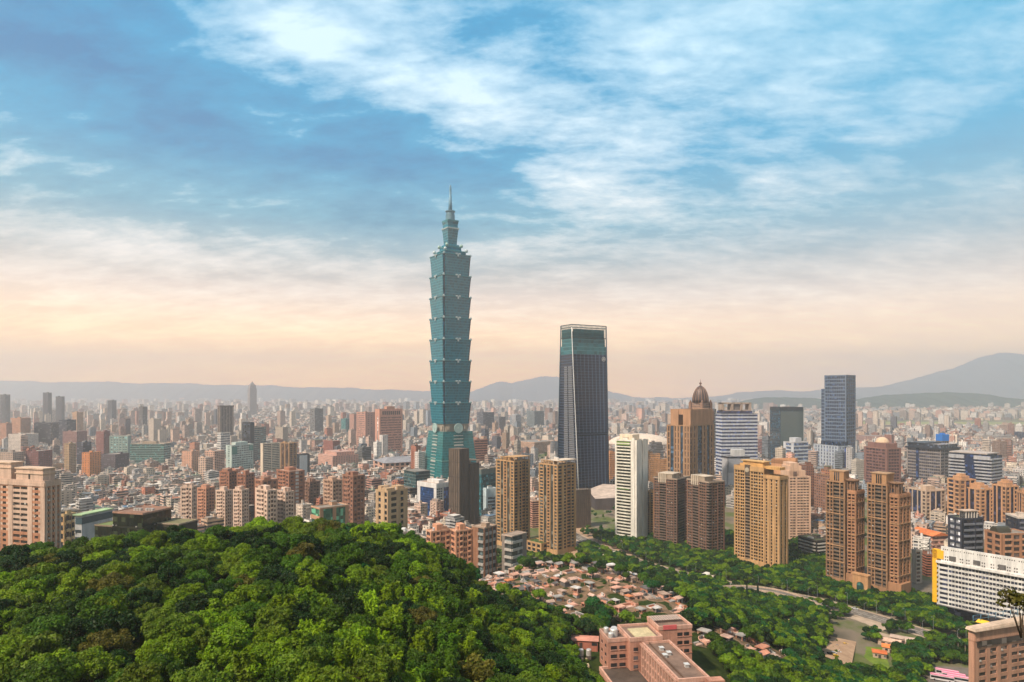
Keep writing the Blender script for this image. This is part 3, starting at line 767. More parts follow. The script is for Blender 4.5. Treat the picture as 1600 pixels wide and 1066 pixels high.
    for k in range(4):
        a = k * math.pi / 2
        lv = MB()
        for i in range(17):
            f = .06 + i * .054; hh = h0 + (h1 - h0) * f; z = z0 + (z1 - z0) * f
            if i % 5 == 3: lv.box(-8, 8, -hh - .5, -hh + 1.4, z, z + 2.6, 1)
            lv.box(-9, 9, -hh - .9, -hh + 1.2, z, z + 1.2, 0)
        o = lv.build('louvre_panel', [M['metal'], M['wall']], t, (196, 196, 188)); o.rotation_euler = (0, 0, a)
        for f in (.52, .2):
            hh = h0 + (h1 - h0) * f; z = z0 + (z1 - z0) * f
            g = MB(); g.box(-hh, hh, -hh - .6, -hh + 1, z, z + 1); o = g.build('ledge', M['metal'], t, (120, 168, 158)); o.rotation_euler = (0, 0, a)
tower101()

# ---------------------------------------------------------------- the dark tapered tower
M['navy'] = mat_curtain('navy_curtain_wall', (20, 32, 50), (50, 66, 92), 4.2, 2.2, rough=.1, spec=.8, hl=.22, vl=.0)
M['crownglass'] = mat_curtain('crown_glass', (36, 96, 104), (70, 130, 132), 5.5, 6, rough=.15, hl=.1)
def tower_dark():
    D = 953.0; s = D / F; th = R(62)
    T = CH - (507 - HZ) * s
    Xb = (905 - CX) * s; Xt = (893 - CX) * s
    eL, eR = Vector((-math.cos(th), math.sin(th))), Vector((math.sin(th), math.cos(th)))
    def corner(xl, xc, xr):
        C = Vector(((xc - CX) * s, D)); tl, tr = (xl - CX) / F, (xr - CX) / F
        a = (C.x - tl * D) / (math.cos(th) + tl * math.sin(th)); b = (tr * D - C.x) / (math.sin(th) - tr * math.cos(th))
        return C, a, b
    t = thing('tapered_skyscraper', 'dark navy tapering office tower with vertical fins and an open teal glass crown', 'skyscraper', (Xb, D, 0))
    FOOT.append((Xb + 10, D + 45, 62)); SCREEN.append((D, 871, 951, 506, 785)); LAND.append((912, 650, 'dark tapered tower'))
    Cb, ab, bb = corner(871, 905, 951); Ct, at, bt = corner(877, 893, 946.5)
    def quad(f, z, grow=0.0):
        C = Cb.lerp(Ct, f); a = ab + (at - ab) * f; b = bb + (bt - bb) * f
        C = C - (eL + eR) * grow; a += 2 * grow; b += 2 * grow
        p = [C, C + eR * b, C + eR * b + eL * a, C + eL * a]
        return [(q.x - Xb, q.y - D, z) for q in p]
    zs = CH - (553 - HZ) * s; zc = CH - (540 - HZ) * s; zr = CH - (528 - HZ) * s
    mb = MB(); mb.loft([quad(0, 0), quad(zs / T, zs)]); mb.build('curtain_wall', M['navy'], t)
    mb = MB(); mb.loft([quad(zs / T, zs, .25), quad(zc / T, zc, .25)]); mb.build('teal_band', M['crownglass'], t)
    mb = MB(); mb.loft([quad(zc / T, zc, -1.2), quad(zr / T, zr, -1.2)]); mb.build('crown_core', M['crownglass'], t)
    mb = MB(); mb.loft([quad(zr / T, zr, -6), quad(.965, T * .965, -8)]); mb.build('plant_room', M['wall'], t, (58, 74, 78))
    def on(side, u, z, out=0.0):                               # a point of the right ('R') or left ('L') face
        f = z / T; q = [Vector(p) for p in quad(f, z, out)]
        return q[0].lerp(q[1], u) if side == 'R' else q[0].lerp(q[3], u)
    for i in range(1, 27):                                     # fins of the right face
        u = i / 27; mb = MB(); w = .24 if i % 3 else .42
        for z0, z1 in ((0, zs * .44), (zs * .46, zs)):
            a0, a1 = on('R', u, z0), on('R', u, z1); b0, b1 = on('R', u, z0, .7), on('R', u, z1, .7)
            d = (on('R', u + .01, z0) - a0).normalized() * w
            mb.loft([[a0 - d, b0 - d, b0 + d, a0 + d], [a1 - d, b1 - d, b1 + d, a1 + d]])
        mb.build('fin', M['metal'], t, (42, 56, 82) if i % 3 else (80, 98, 124))
    lv = MB()                                                  # pale louvred strip of the left face
    for k in range(62):
        z0 = 18 + k * (zs * .92 - 18) / 62; z1 = z0 + (zs * .92 - 18) / 62 * .72
        for (u0, u1) in ((.12, .40), (.46, .68)):
            p = [on('L', u0, z0, .5), on('L', u1, z0, .5), on('L', u1, z1, .5), on('L', u0, z1, .5)]; lv.poly(p[::-1]); lv.poly([p[2], p[3], on('L', u0, z1, 0), on('L', u1, z1, 0)])
    lv.build('louvre_strip', M['metal'], t, (128, 130, 136))
    ed = MB()                                                  # white crease line
    ed.tube([on('R', 0, z, .35) for z in (2, T * .25, T * .5, T * .75, T * .985)], .85, .6, 5); ed.build('edge_line', M['wall'], t, (214, 214, 212))
    for u, side in ((1, 'R'), (1, 'L')):
        ed = MB(); ed.tube([on(side, u, z, .35) for z in (2, T * .5, T)], .9, .9, 5); ed.build('edge_line', M['matte'], t, (46, 64, 78))
    for k in range(29):                                        # open crown: posts and rails
        for side, cnt in (('R', 28), ('L', 10)):
            if k > cnt: continue
            ps = MB(); ps.tube([on(side, k / cnt, zr, .3), on(side, k / cnt, T, .3)], .36, .36, 5); ps.build('crown_post', M['matte'], t, (52, 84, 84))
    for side in 'RL':
        for z in (T, T - 4, zr + 1):
            rl = MB(); rl.tube([on(side, 0, z, .3), on(side, 1, z, .3)], .6, .6, 5); rl.build('crown_rail', M['matte'], t, (40, 72, 76))
    for side in 'RL':
        pn = MB(); p = [on(side, .04, zr - 4, -.5), on(side, .96, zr - 4, -.5), on(side, .96, T - 6, -.5), on(side, .04, T - 6, -.5)]; pn.poly(p if side == 'R' else p[::-1]); pn.build('crown_glass', M['crownglass'], t)
    lg = MB(); c = on('R', .9, CH - (560 - HZ) * s, .6); d = (on('R', .95, 10) - on('R', .9, 10)).normalized()
    def disc(r, z, mi):
        out = Vector((d.y, -d.x, 0)) * z
        lg.poly([c + out + d * r * math.cos(j * .449) + Vector((0, 0, r * math.sin(j * .449))) for j in range(14)], mi)
    disc(3.4, .3, 0); disc(2.6, .45, 1)
    out = Vector((d.y, -d.x, 0)) * .6
    for a in (-.5, .5, 0):
        lg.poly([c + out + d * (a * 3.4 - .45) + Vector((0, 0, -1.4)), c + out + d * (a * 3.4 + .45) + Vector((0, 0, -1.4)), c + out + d * (a * .6 + .45) + Vector((0, 0, 1.6)), c + out + d * (a * .6 - .45) + Vector((0, 0, 1.6))], 0)
    lg.build('logo', [M['matte'], M['navy']], t, (214, 210, 204))
    # podium: folded pale roof
    C = Cb
    o = thing('podium_hall', 'low folded pale roof hall at the foot of the dark tapered tower', 'hall', (0, 0, 0))
    p = [W(918, 790, 930), W(930, 806, 880), W(972, 806, 880), W(975, 778, 950), W(942, 778, 960)]
    mb = MB(); zt = [20, 15, 17, 24, 24]
    top = [(q.x, q.y, z) for q, z in zip(p, zt)]; mb.poly(top); mb.build('folded_roof', M['roof'], o, (205, 186, 172))
    mb = MB()
    for i in range(5):
        a, b = top[i], top[(i + 1) % 5]; mb.poly([(a[0], a[1], 0), (b[0], b[1], 0), b, a])
    mb.build('wall', M['wall'], o, (86, 78, 78)); FOOT.append((140, 915, 45))
tower_dark()

# ---------------------------------------------------------------- domed tower far behind, grey-brown with finial
def tower_dome():
    D = 1010.0; s = D / F; x, y, _ = W(1094.5, 700, D)
    t = thing('domed_tower', 'tall stone tower stepped up to a ribbed dome and a ball finial', 'skyscraper', (x, y, 0), R(38))
    FOOT.append((x, y, 36)); SCREEN.append((D, 1072, 1116, 594, 770)); LAND.append((1094, 640, 'domed stone tower'))
    Z = lambda py: CH - (py - HZ) * s
    m = s * .76
    c = (150, 118, 100)
    fmesh('wall', [(-19 * m, 19 * m, -19 * m, 19 * m, 0, Z(656), c, c, 1)], t)
    fmesh('upper_block', [(-16.5 * m, 16.5 * m, -16.5 * m, 16.5 * m, Z(656), Z(640), c, c, 1)], t)
    fmesh('upper_block', [(-13.5 * m, 13.5 * m, -13.5 * m, 13.5 * m, Z(640), Z(629), (160, 128, 108), c, 1)], t)
    for a in range(4):
        for (r, z0, z1) in ((18, 656, 643), (15, 640, 629)):
            k = a * math.pi / 2 + math.pi / 4
            q = MB(); q.box(-2, 2, -2, 2, 0, Z(z1) - Z(z0)); q.lathe([(2, 0), (1.2, 2.4), (0, 4.5)], (0, 0, Z(z1) - Z(z0)), 6)
            o = q.build('corner_turret', M['wall'], t, c); o.location = (math.cos(k) * r * m * 1.34, math.sin(k) * r * m * 1.34, Z(z0))
    dm = MB(); rr = 12.2 * s
    dm.lathe([(rr, Z(629)), (rr * .99, Z(624)), (rr * .93, Z(619)), (rr * .80, Z(613.5)), (rr * .6, Z(608.5)), (rr * .36, Z(604.8)), (rr * .15, Z(603.2))], n=20)
    dm.build('dome', M['metal'], t, (78, 64, 60))
    for k in range(16):
        a = k * math.pi / 8; rb = MB()
        rb.tube([(math.cos(a) * rr * f * 1.02, math.sin(a) * rr * f * 1.02, Z(z)) for f, z in ((1, 629), (.99, 624), (.93, 619), (.8, 613.5), (.6, 608.5), (.36, 604.8))], .55, .4, 5)
        rb.build('dome_rib', M['metal'], t, (150, 118, 98))
    fn = MB(); fn.lathe([(2, Z(603.2)), (1.0, Z(602)), (.6, Z(601)), (1.8, Z(600.2)), (2.1, Z(599.2)), (1.6, Z(598.2)), (.5, Z(597.4)), (.3, Z(595)), (.1, Z(592.5))], n=10); fn.build('finial', M['metal'], t, (110, 84, 70))
tower_dome()
# ---------------------------------------------------------------- the near towers, built floor by floor
TAN, YEL, BRN, IVORY = (196, 156, 112), (196, 156, 108), (142, 110, 90), (236, 230, 218)
ORG = (180, 132, 98)

# two tan residential towers below the dark tower
for i, (xl, xc, xr, top, D, nm) in enumerate(((775, 803, 828, 722, 660, 'left'), (842, 871, 900, 728, 635, 'right'))):
    o = B('residential_tower', ('tan twin apartment tower nearer the netted grey tower, garden arches on its roof', 'tan twin apartment tower nearer the dark tapered tower, pale flat roof frame')[i],
          xl, xc, xr, top, D, 47, group='tan twin apartment towers', land=('tan tower by the netted tower', 'tan tower by the dark tower')[i], base=(858, 867)[i])
    mid = (186, 140, 100)
    k = o.block(fx=(0, 1), wall=TAN, nf=26, L='p.5 w2.2 p.4 g1.6 s.5 b1.4 s.5 g1.8 p.5 w1.6 p.4', Rr='p.5 w2.2 p1 w1.4 p.4 b2.2 p.4 w1.6 p1', span=TAN, pier=TAN, glass=(52, 56, 58), bay=(70, 68, 62), bal=mid, base=4, q=.7, proud=.2, core=(110, 88, 68))
    o.roof(k, TAN, (150, 130, 112), 'sc', 1.0)
    x0, x1, y0, y1, _, z = k
    for fx in (.12, .3, .48):                                    # roof-garden frames on the left part
        a = MB(); xa = o.X(fx); w = 3.2
        for xx in (xa, xa + w): a.box(xx - .25, xx + .25, .4, .9, z, z + 4); a.box(xx - .25, xx + .25, 4, 4.5, z, z + 3.4)
        a.box(xa - .5, xa + w + .5, .3, 1.0, z + 4, z + 4.6); a.box(xa - .5, xa + w + .5, 3.9, 4.6, z + 3.4, z + 4)
        a.build('roof_frame', M['wall'], o.root, TAN)
    fb = MB(); fb.box(o.X(.45), .8, .5, o.Y(1) + .5, z + 4.4, z + 4.9)
    for fx in (.5, .75, .99):
        for fy in (.05, .5, .95): fb.box(o.X(fx) - .35, o.X(fx) + .35, o.Y(fy) - .35, o.Y(fy) + .35, z, z + 4.4)
    fb.build('roof_canopy', M['wall'], o.root, (214, 196, 176) if i else TAN)
    if i: cyl(o.root, 'water_tank', 'metal', (220, 214, 206), o.X(.55), o.Y(.35), z + 4.9, 1.5, 2.4); cyl(o.root, 'water_tank', 'metal', (220, 214, 206), o.X(.7), o.Y(.3), z + 4.9, 1.5, 2.2)
    o.add('podium', 'wall', (190, 150, 112), o.X(-.12), o.X(0) - .1, -1.5, o.Y(.8), 0, 9)
    o.done()
# low link between the twins
o = B('garden_link', 'low tan arcade with planted roof joining the twin towers', 822, 846, 862, 851, 640, 47); k = o.block(wall=TAN, nf=2, L='p.4 w1 p.4 w1 p.4 w1 p.4', Rr='p.4 w1 p.4'); o.roof(k, TAN, (80, 100, 50), ''); o.done()

# netted grey tower under construction: two shafts wrapped in mesh
o = B('netted_tower', 'grey-brown tower under construction, wrapped in scaffold netting, left shaft higher', 701, 719, 748, 745, 745, 36, land='netted grey tower', base=826)
net = (112, 98, 86)
h2 = CH - (702 - HZ) * 745 / F; hr = CH - (727 - HZ) * 745 / F
M['net'] = mat_wall('scaffold_netting', .95, .5, .5)
def netblk(nm, fx, fy, z1):
    o.add(nm, 'net', net, o.X(fx[0]), o.X(fx[1]), o.Y(fy[0]), o.Y(fy[1]), 0, z1)
    for zz in range(10, int(z1), 17):
        o.add('netting_band', 'metal', (70, 62, 56), o.X(fx[0]) - .3, o.X(fx[1]) + .3, o.Y(fy[0]) - .3, o.Y(fy[1]) + .3, zz, zz + .5)
    n = 5
    for i in range(n + 1):
        xx = o.X(fx[0] + (fx[1] - fx[0]) * i / n); o.add('scaffold_pole', 'metal', (84, 74, 66), xx - .2, xx + .2, o.Y(fy[0]) - .5, o.Y(fy[0]) - .1, 0, z1)
        yy = o.Y(fy[0] + (fy[1] - fy[0]) * i / n); o.add('scaffold_pole', 'metal', (84, 74, 66), o.X(fx[1]) + .1, o.X(fx[1]) + .5, yy - .2, yy + .2, 0, z1)
netblk('netting', (0, .92), (.02, .5), h2); netblk('netting', (.1, 1), (.52, 1), hr)
for i in range(5): o.add('roof_column', 'wall', (150, 128, 108), o.X(.2 + i * .17), o.X(.2 + i * .17) + 1.2, o.Y(.55), o.Y(.6), hr, hr + 4)
o.add('roof_frame', 'wall', (170, 146, 122), o.X(.15), o.X(1), o.Y(.54), o.Y(.95), hr + 3.4, hr + 4.2)
o.done()

# slim ivory tower with deep balconies
o = B('balcony_tower', 'slim ivory apartment tower with stacked balconies and a green planted top floor', 961, 995, 1012.5, 690, 681, 40, land='ivory balcony tower', base=850)
k = o.block(wall=IVORY, nf=31, L='p.6 b5.4 p.3 s2.0', Rr='s1.3 p.3 g.18 s1.6', span=IVORY, glass=(40, 48, 48), bay=(58, 66, 58), bal=(236, 230, 214), q=1.4, base=3, core=(150, 146, 136))
o.add('planted_balcony', 'matte', (116, 142, 66), o.X(.08), o.X(.68), -.6, .6, o.h - 4.5, o.h - 1)
o.add('planted_balcony', 'matte', (96, 128, 60), o.X(.1), o.X(.66), -.5, .5, o.h * .52, o.h * .52 + 1.6)
o.roof(k, IVORY, (204, 186, 164), 'sc', 1.3)
o.add('roof_house', 'wall', (236, 216, 190), o.X(.1), o.X(.7), o.Y(.2), o.Y(.8), o.h, o.h + 6.5)
o.add('corner_pylon', 'wall', IVORY, o.X(.80), o.X(.90), -.6, 1.2, 0, o.h + 3.5); o.add('corner_pylon', 'wall', IVORY, o.X(1) - 1.2, .6, o.Y(.5), o.Y(.75), 0, o.h + 2)
o.done()

# brown twin-cored block with pale roof shields
for i, (xl, xc, xr, top, D) in enumerate(((1021, 1058, 1078, 750, 660), (1073, 1108, 1132.5, 755, 625))):
    o = B('residential_tower', ('brown tiled tower with pale roof shield, beside the ivory balcony tower', 'brown tiled tower with pale roof shield, right half of its pair')[i], xl, xc, xr, top, D, 40,
          group='brown towers with pale roof shields', land=('left brown shield tower', 'right brown shield tower')[i], base=872)
    k = o.block(wall=BRN, nf=24, L='p.4 w1 w1 p.3 B3 p.3 w1 w1 w1 p.3 B1.4', Rr='B1.2 p.3 w1 w1 p.3 B1 p.3 w1 p.4' if i else 'p.3 B2 p.3 w1 p.3', span=BRN, pier=(136, 98, 80), glass=(44, 44, 48), bay=(28, 28, 30), bal=(118, 100, 88), q=.7, base=4)
    o.roof(k, (170, 150, 132), (150, 130, 114), 'sc', 1.2)
    sh = (196, 180, 160); z = o.h
    for j in range(4): o.add('roof_shield', 'wall', sh, o.X(.2 + j * .09), o.X(.2 + j * .09) + 1.7, -.2, 1.4, z - 4, z + 5.2)
    o.add('roof_house', 'wall', (176, 158, 138), o.X(.22), o.X(.78), .8, o.Y(.6), z, z + 5)
    o.add('roof_house_top', 'roof', (206, 190, 170), o.X(.18), o.X(.82), .3, o.Y(.66), z + 5, z + 5.6)
    o.done()
# tan sliver behind it
o = B('apartment_block', 'narrow yellow tan block squeezed behind the brown towers', 1009, 1022, 1030, 770, 700, 40); k = o.block(wall=YEL, nf=20, L='p.5 w1 p.5 w1 p.5', Rr='p.4 w1 p.4'); o.roof(k, YEL, kit='s'); o.done()

# tan-brown ribbed tower with open crown
o = B('office_tower', 'tall tan ribbed tower with an open square crown, standing behind the brown towers', 1042, 1078, 1116, 666, 850, 44, land='tan ribbed tower', base=800)
c = (176, 138, 106)
k = o.block(wall=c, nf=14, L='p.4 w.7 p.3 g1.3 p.3 n.8 p.3 n.8 p.4 g1.0 p.4 n.8 p.3 n.8 p.3', Rr='n.8 p.3 n.8 p.4 g1.4 p.4 n.8 p.3 g.9 p.3 n.8 p.4', span=c, glass=(60, 50, 44), bay=(44, 62, 78), q=.8, sp=.22, proud=.3)
o.roof(k, c, kit='', par=1)
z = o.h; zt = CH - (640 - HZ) * 850 / F
for f in ((.02, .4, 0, .2), (.0, .12, .2, .9), (.62, .98, 0, .14)):
    o.add('crown_wall', 'wall', (180, 138, 106), o.X(f[0] * .9 + .1), o.X(f[1] * .9 + .1), o.Y(f[2] + .04), o.Y(f[3] + .06), z, zt)
o.add('crown_wall', 'wall', (180, 138, 106), o.X(.86), o.X(.98), o.Y(.1), o.Y(.95), z, zt); o.add('crown_wall', 'wall', (180, 138, 106), o.X(.12), o.X(.96), o.Y(.85), o.Y(.95), z, zt)
o.add('crown_lintel', 'wall', (180, 138, 106), o.X(.1), o.X(.98), o.Y(.05), o.Y(.16), zt - 7, zt); o.add('crown_glass', 'glass', (46, 84, 84), o.X(.5), o.X(.85), o.Y(.2), o.Y(.3), z, zt - 8)
o.done()

# yellow-tan tower with dark balcony slot and crest
o = B('residential_tower', 'broad yellow tan tower with a dark balcony slot and round crest at its top', 1147, 1219, 1234.5, 736, 572, 56, land='yellow tan tower', base=898)
k = o.block(fx=(0, .66), fy=(0, 1), wall=YEL, nf=28, L='p.5 w1 p.3 w1 p.3 w1 w1 p.4 B2.5 p.4 w1 p.3 w1 w1 p.4 w1 p.3 w1 p.3', span=YEL, glass=(28, 26, 26), bay=(18, 18, 24), bal=(140, 118, 96), q=.9, sp=.36, base=5, top=3)
k2 = o.block(fx=(.66, 1), fy=(-.07, .8), z=(0, o.h - 6), wall=(192, 152, 108), nf=26, L='p.5 n1 p.6 n1 p.6 n1 p.5', Rr='p.8 n1 p1 n1 p.8', span=(186, 148, 104), glass=(44, 32, 28), q=.9, sp=.26, base=5, top=2, proud=.15)
o.roof(k, YEL, (190, 150, 104), 'sc', 1.2); o.roof(k2, YEL, (190, 150, 104), '', 1.2)
z = o.h
for j, (f0, f1, g0, g1, dz) in enumerate(((.1, .62, .15, .9, 3.2), (.16, .6, .2, .85, 5.6), (.3, .95, .2, .75, 2.4))):
    o.add('crown_step', 'wall', (214, 166, 104), o.X(f0), o.X(f1), o.Y(g0), o.Y(g1), z, z + dz)
o.add('crown_slab', 'roof', (222, 180, 122), o.X(.12), o.X(.64), o.Y(.12), o.Y(.88), z + 5.6, z + 6.3)
o.add('crest_panel', 'wall', (92, 80, 70), o.X(.25), o.X(.36), -.55, .6, z - 7, z + 2.4)
m = MB(); m.lathe([(1.9, 0), (2.2, .15), (2.2, .4), (1.6, .45), (1.5, .3), (0, .3)], n=18, smooth=False); m.box(-1.2, 1.2, -.25, .25, .3, .55); m.box(-.25, .25, -1.3, 1.2, .3, .55)
q = m.build('crest', M['metal'], o.root, (196, 182, 160)); q.location = (o.X(.305), -.6, z - 2.2); q.rotation_euler = (R(90), 0, 0)
o.done()

# stepped pink-ivory tower behind it
o = B('residential_tower', 'pale pink stepped tower with a curved gable, behind the yellow tan tower', 1219, 1232, 1267, 746, 690, 30, land='pale pink stepped tower', base=836)
c = (222, 184, 156)
k = o.block(wall=c, nf=22, L='p.4 w1 p.4', Rr='p.5 w1 w1 p.4 w1 w1 w1 w1 p.5', span=c, glass=(80, 62, 56), sp=.5, base=4)
o.roof(k, c, kit='', par=.8)
z = o.h
for f0, f1, dz in ((.0, .78, 7), (.05, .6, 12), (.1, .48, 15)): o.add('upper_step', 'wall', c, o.X(.05), o.X(.95), o.Y(f0), o.Y(f1), z, z + dz)
o.add('arched_window', 'glass', (60, 48, 44), o.X(1) + .05, o.X(1) + .25, o.Y(.22), o.Y(.36), z + 1, z + 6)
o.done()
o = B('curved_gable', 'long curved dark-edged roof gable behind the yellow tan tower', 1205, 1243, 1246, 721, 760, 60); k = o.block(wall=(204, 150, 110)); 
m = MB(); n = 10
m.loft([[(o.X(0) + (o.a) * i / n, yy, o.h + 3.5 * math.sin(i / n * 1.57)) for i in range(n + 1)] + [(0, yy, o.h - 5), (o.X(0), yy, o.h - 5)] for yy in (0, o.b)]); m.build('gable', M['wall'], o.root, (204, 150, 110)); o.done()
far('brown_office_block', 'brown office block with corner pilasters behind the pale pink stepped tower', 1244, 1254, 1272, 727, 790, 30, (138, 98, 82), style=1, steps=((.05, .95, .05, .95, 4),), base=800)
far('brown_brick_block', 'wide brown brick block with a planted roof terrace between two towers', 1272, 1300, 1322, 737, 760, 44, (150, 112, 94), (90, 104, 64), 0, steps=((.1, .9, .35, .95, 6, (176, 120, 92)),), base=800, land='brown block with planted roof')
o = B('balcony_house', 'low dark glass building with white balcony edges below the pale pink tower', 1247, 1276, 1294, 846, 610, 44, base=892); k = o.block(wall=(52, 50, 54), nf=6, L='p.3 b6 p.3', Rr='p.3 b4 p.3', bay=(20, 22, 28), bal=(196, 188, 178), q=1); o.roof(k, (90, 84, 80), (86, 92, 64), 'sc'); o.done()

# the twin bronze towers with an arched gate between them
def bronze(xl, xc, xr, top, D, label, base, wing):
    o = B('residential_tower', label, xl, xc, xr, top, D, 33, group='bronze twin towers', land=wing + ' bronze tower', base=base)
    c, d, bay = (166, 128, 96), (146, 114, 88), (34, 38, 44)
    zt = o.h
    k1 = o.block(fx=(0, .62), fy=(.1, .9), z=(0, zt), wall=c, nf=26, L='p.35 w1.2 p.3 w1 p.3 B2.7 p.35 B1.5 p.35', Rr='p1', span=d, pier=c, glass=(38, 36, 36), bay=bay, bal=(118, 98, 80), q=1.0, sp=.32, base=7, proud=.25)
    k2 = o.block(fx=(.62, .74), fy=(.28, .9), z=(0, zt - 2), wall=(70, 58, 52), nf=26, L='B1', span=d, bay=(26, 30, 40), bal=(52, 54, 64), q=.4)
    k3 = o.block(fx=(.74, 1), fy=(.0, .9), z=(0, zt - 6), wall=ORG, nf=25, L='p.4 b1.6 p.5 B1.6 p.5', Rr='p.8 w1 p.6 w1 p.6 w1 p.5', span=(188, 140, 104), pier=ORG, glass=(60, 44, 38), bay=(58, 44, 40), bal=(176, 130, 98), q=.9, sp=.4, base=9, top=2, proud=.25)
    for i in range(1, 6):                                  # string courses every few floors
        zz = 7 + (zt - 7) * i / 6
        o.add('string_course', 'wall', (180, 140, 104), o.X(0), o.X(.62), o.Y(.1) - .5, o.Y(.1) + .6, zz, zz + .7); o.add('string_course', 'wall', (180, 140, 104), o.X(.74), .5, -.5, .6, zz - 2, zz - 1.3)
        o.add('string_course', 'wall', (180, 140, 104), -.6, .5, .6, o.Y(.9), zz - 2, zz - 1.3)
    o.roof(k1, c, (150, 122, 98), '', 1.0); o.roof(k3, ORG, (150, 122, 98), '', 1.0)
    # penthouse block with its flat cap
    o.add('penthouse', 'wall', (176, 134, 96), o.X(.12), o.X(.58), o.Y(.14), o.Y(.7), zt, zt + 8.6); o.add('penthouse_cap', 'roof', (186, 150, 116), o.X(.09), o.X(.61), o.Y(.11), o.Y(.73), zt + 8.6, zt + 9.3)
    for j in range(3): o.add('penthouse_window', 'glass', (40, 38, 38), o.X(.26 + j * .065), o.X(.30 + j * .065), o.Y(.14) - .12, o.Y(.14) + .3, zt + .8, zt + 8)
    # roof pergola over the right part
    m = MB(); xm, ym = o.X(.76), o.Y(.45); r = o.a * .16
    for j in range(9):
        a = j * 2 * math.pi / 9; m.box(xm + math.cos(a) * r - .3, xm + math.cos(a) * r + .3, ym + math.sin(a) * r - .3, ym + math.sin(a) * r + .3, zt - 6, zt + 1.5)
    m.lathe([(r + .6, zt + 1.5), (r + 1.1, zt + 2), (r + 1.1, zt + 2.8), (r * .6, zt + 3.1)], (xm, ym, 0), 18, smooth=False); m.lathe([(r * .75, zt - 6), (r * .75, zt + 1)], (xm, ym, 0), 14, smooth=False)
    m.build('roof_pergola', M['wall'], o.root, (140, 108, 84))
    o.add('entrance_podium', 'wall', (176, 130, 96), o.X(.72), 2.6, -1.2, o.Y(.7), 0, 13)
    return o.done()
o = bronze(1289, 1337, 1352, 757, 518, 'bronze tan ribbed tower, left of the pair, roof pergola beside its penthouse', 925, 'left')
o = bronze(1353, 1404, 1424.5, 762, 494, 'bronze tan ribbed tower, right of the pair, orange ribs on its right wing', 942, 'right')
o = B('arched_gate', 'tall tan gate block with a green glass arch between the bronze towers', 1332, 1356, 1361, 902, 497, 33, base=940)
c = (198, 150, 106); h = o.h; a = o.a
m = MB(); pts = [(-a, 0), (-a * .74, 0), (-a * .74, h * .55)] + [(-a * .5 - a * .24 * math.cos(i * math.pi / 8), h * .55 + a * .24 * math.sin(i * math.pi / 8)) for i in range(1, 8)] + [(-a * .26, h * .55), (-a * .26, 0), (0, 0), (0, h), (-a, h)]
for q in range(2, 10): m.faces([(pts[q][0], 0, pts[q][1]), (pts[q + 1][0], 0, pts[q + 1][1]), (pts[q + 1][0], 0, h), (pts[q][0], 0, h)], [(0, 1, 2, 3)])
m.box(-a, -a * .74, 0, .8, 0, h); m.box(-a * .26, 0, 0, .8, 0, h); m.box(-a - .4, .4, -.4, o.b, h, h + .9); m.box(-a, 0, 1.2, o.b, 0, h)
m.build('gate_wall', M['wall'], o.root, c); o.add('arch_glass', 'glass', (40, 66, 62), -a * .75, -a * .25, .5, 1.1, 0, h * .55 + a * .24); o.done()

# white slab with rows of square windows and a yellow end fin
o = B('white_slab_block', 'long white slab block with rows of dark windows and a bright yellow end fin', 1466, 1640, 1650, 903, 414, 51, cat='building', land='white slab block', base=985)
hh = CH - (874 - HZ) * 471 / F - 0                    # main eaves
k = o.block(z=(8, hh), wall=(226, 222, 214), nf=9, L='s.5 c3.4 s.3 ' + 'w1.25 w1.25 p.12 ' * 14 + 's.3', span=(224, 220, 214), pier=(210, 206, 198), glass=(36, 40, 56), q=.7, sp=.46, core=(150, 148, 146))
o.add('dark_podium', 'glass', (20, 22, 28), o.X(-.02), 1, -2.5, o.b, 0, 8)
o.add('screen_wall', 'wall', (232, 228, 222), o.X(.03), .3, -.6, .6, hh, hh + 12); o.roof((o.X(0), 0, 0, o.b, 0, hh), (226, 222, 214), (196, 188, 178), 'ss', .6)
o.add('eaves_slab', 'wall', (232, 228, 222), o.X(0) - 1, .4, -1.6, .3, hh, hh + 1.6)
for j in range(46):
    if j % 6 != 3: o.add('screen_hole', 'glass', (70, 66, 64), o.X(.05 + j * .0205), o.X(.05 + j * .0205) + .55, -.68, -.5, hh + 9.7, hh + 10.5)
    if j % 7 in (1, 2, 4, 5): o.add('screen_hole', 'glass', (84, 80, 78), o.X(.05 + j * .0205), o.X(.05 + j * .0205) + .7, -.68, -.5, hh + 4.4, hh + 5.4); o.add('screen_hole', 'glass', (84, 80, 78), o.X(.05 + j * .0205), o.X(.05 + j * .0205) + .7, -.68, -.5, hh + 2.4, hh + 3.4)
for f in (.11, .34, .57): o.add('screen_grille', 'glass', (96, 92, 90), o.X(f), o.X(f) + 4.2, -.7, -.5, hh + 2.6, hh + 6)
m = MB(); xx = -o.a
m.box(xx - 3.4, xx - .6, -1.0, 3.0, 9, hh + 9); m.box(xx - 3.4, xx + 3.6, -1.0, 2.0, hh + 3, hh + 8.98)
m.build('yellow_fin', M['matte'], o.root, (238, 178, 24)); 
for i in range(9): o.add('end_balcony', 'wall', (214, 210, 204), xx - .6, xx, -.8, 4, 8 + (hh - 8) / 9 * i, 8 + (hh - 8) / 9 * i + 1.5)
o.done()
o = B('entrance_canopy', 'small yellow roofed entrance pavilion in front of the white slab block', 1532, 1545, 1549, 966, 432, 51, a=7, b=4); o.add('post', 'metal', (60, 60, 60), -6.6, -6.2, .4, .8, 0, 4); o.add('post', 'metal', (60, 60, 60), -.8, -.4, .4, .8, 0, 4); o.add('wall', 'wall', (60, 52, 46), -6, -1, 2, 3.6, 0, 4)
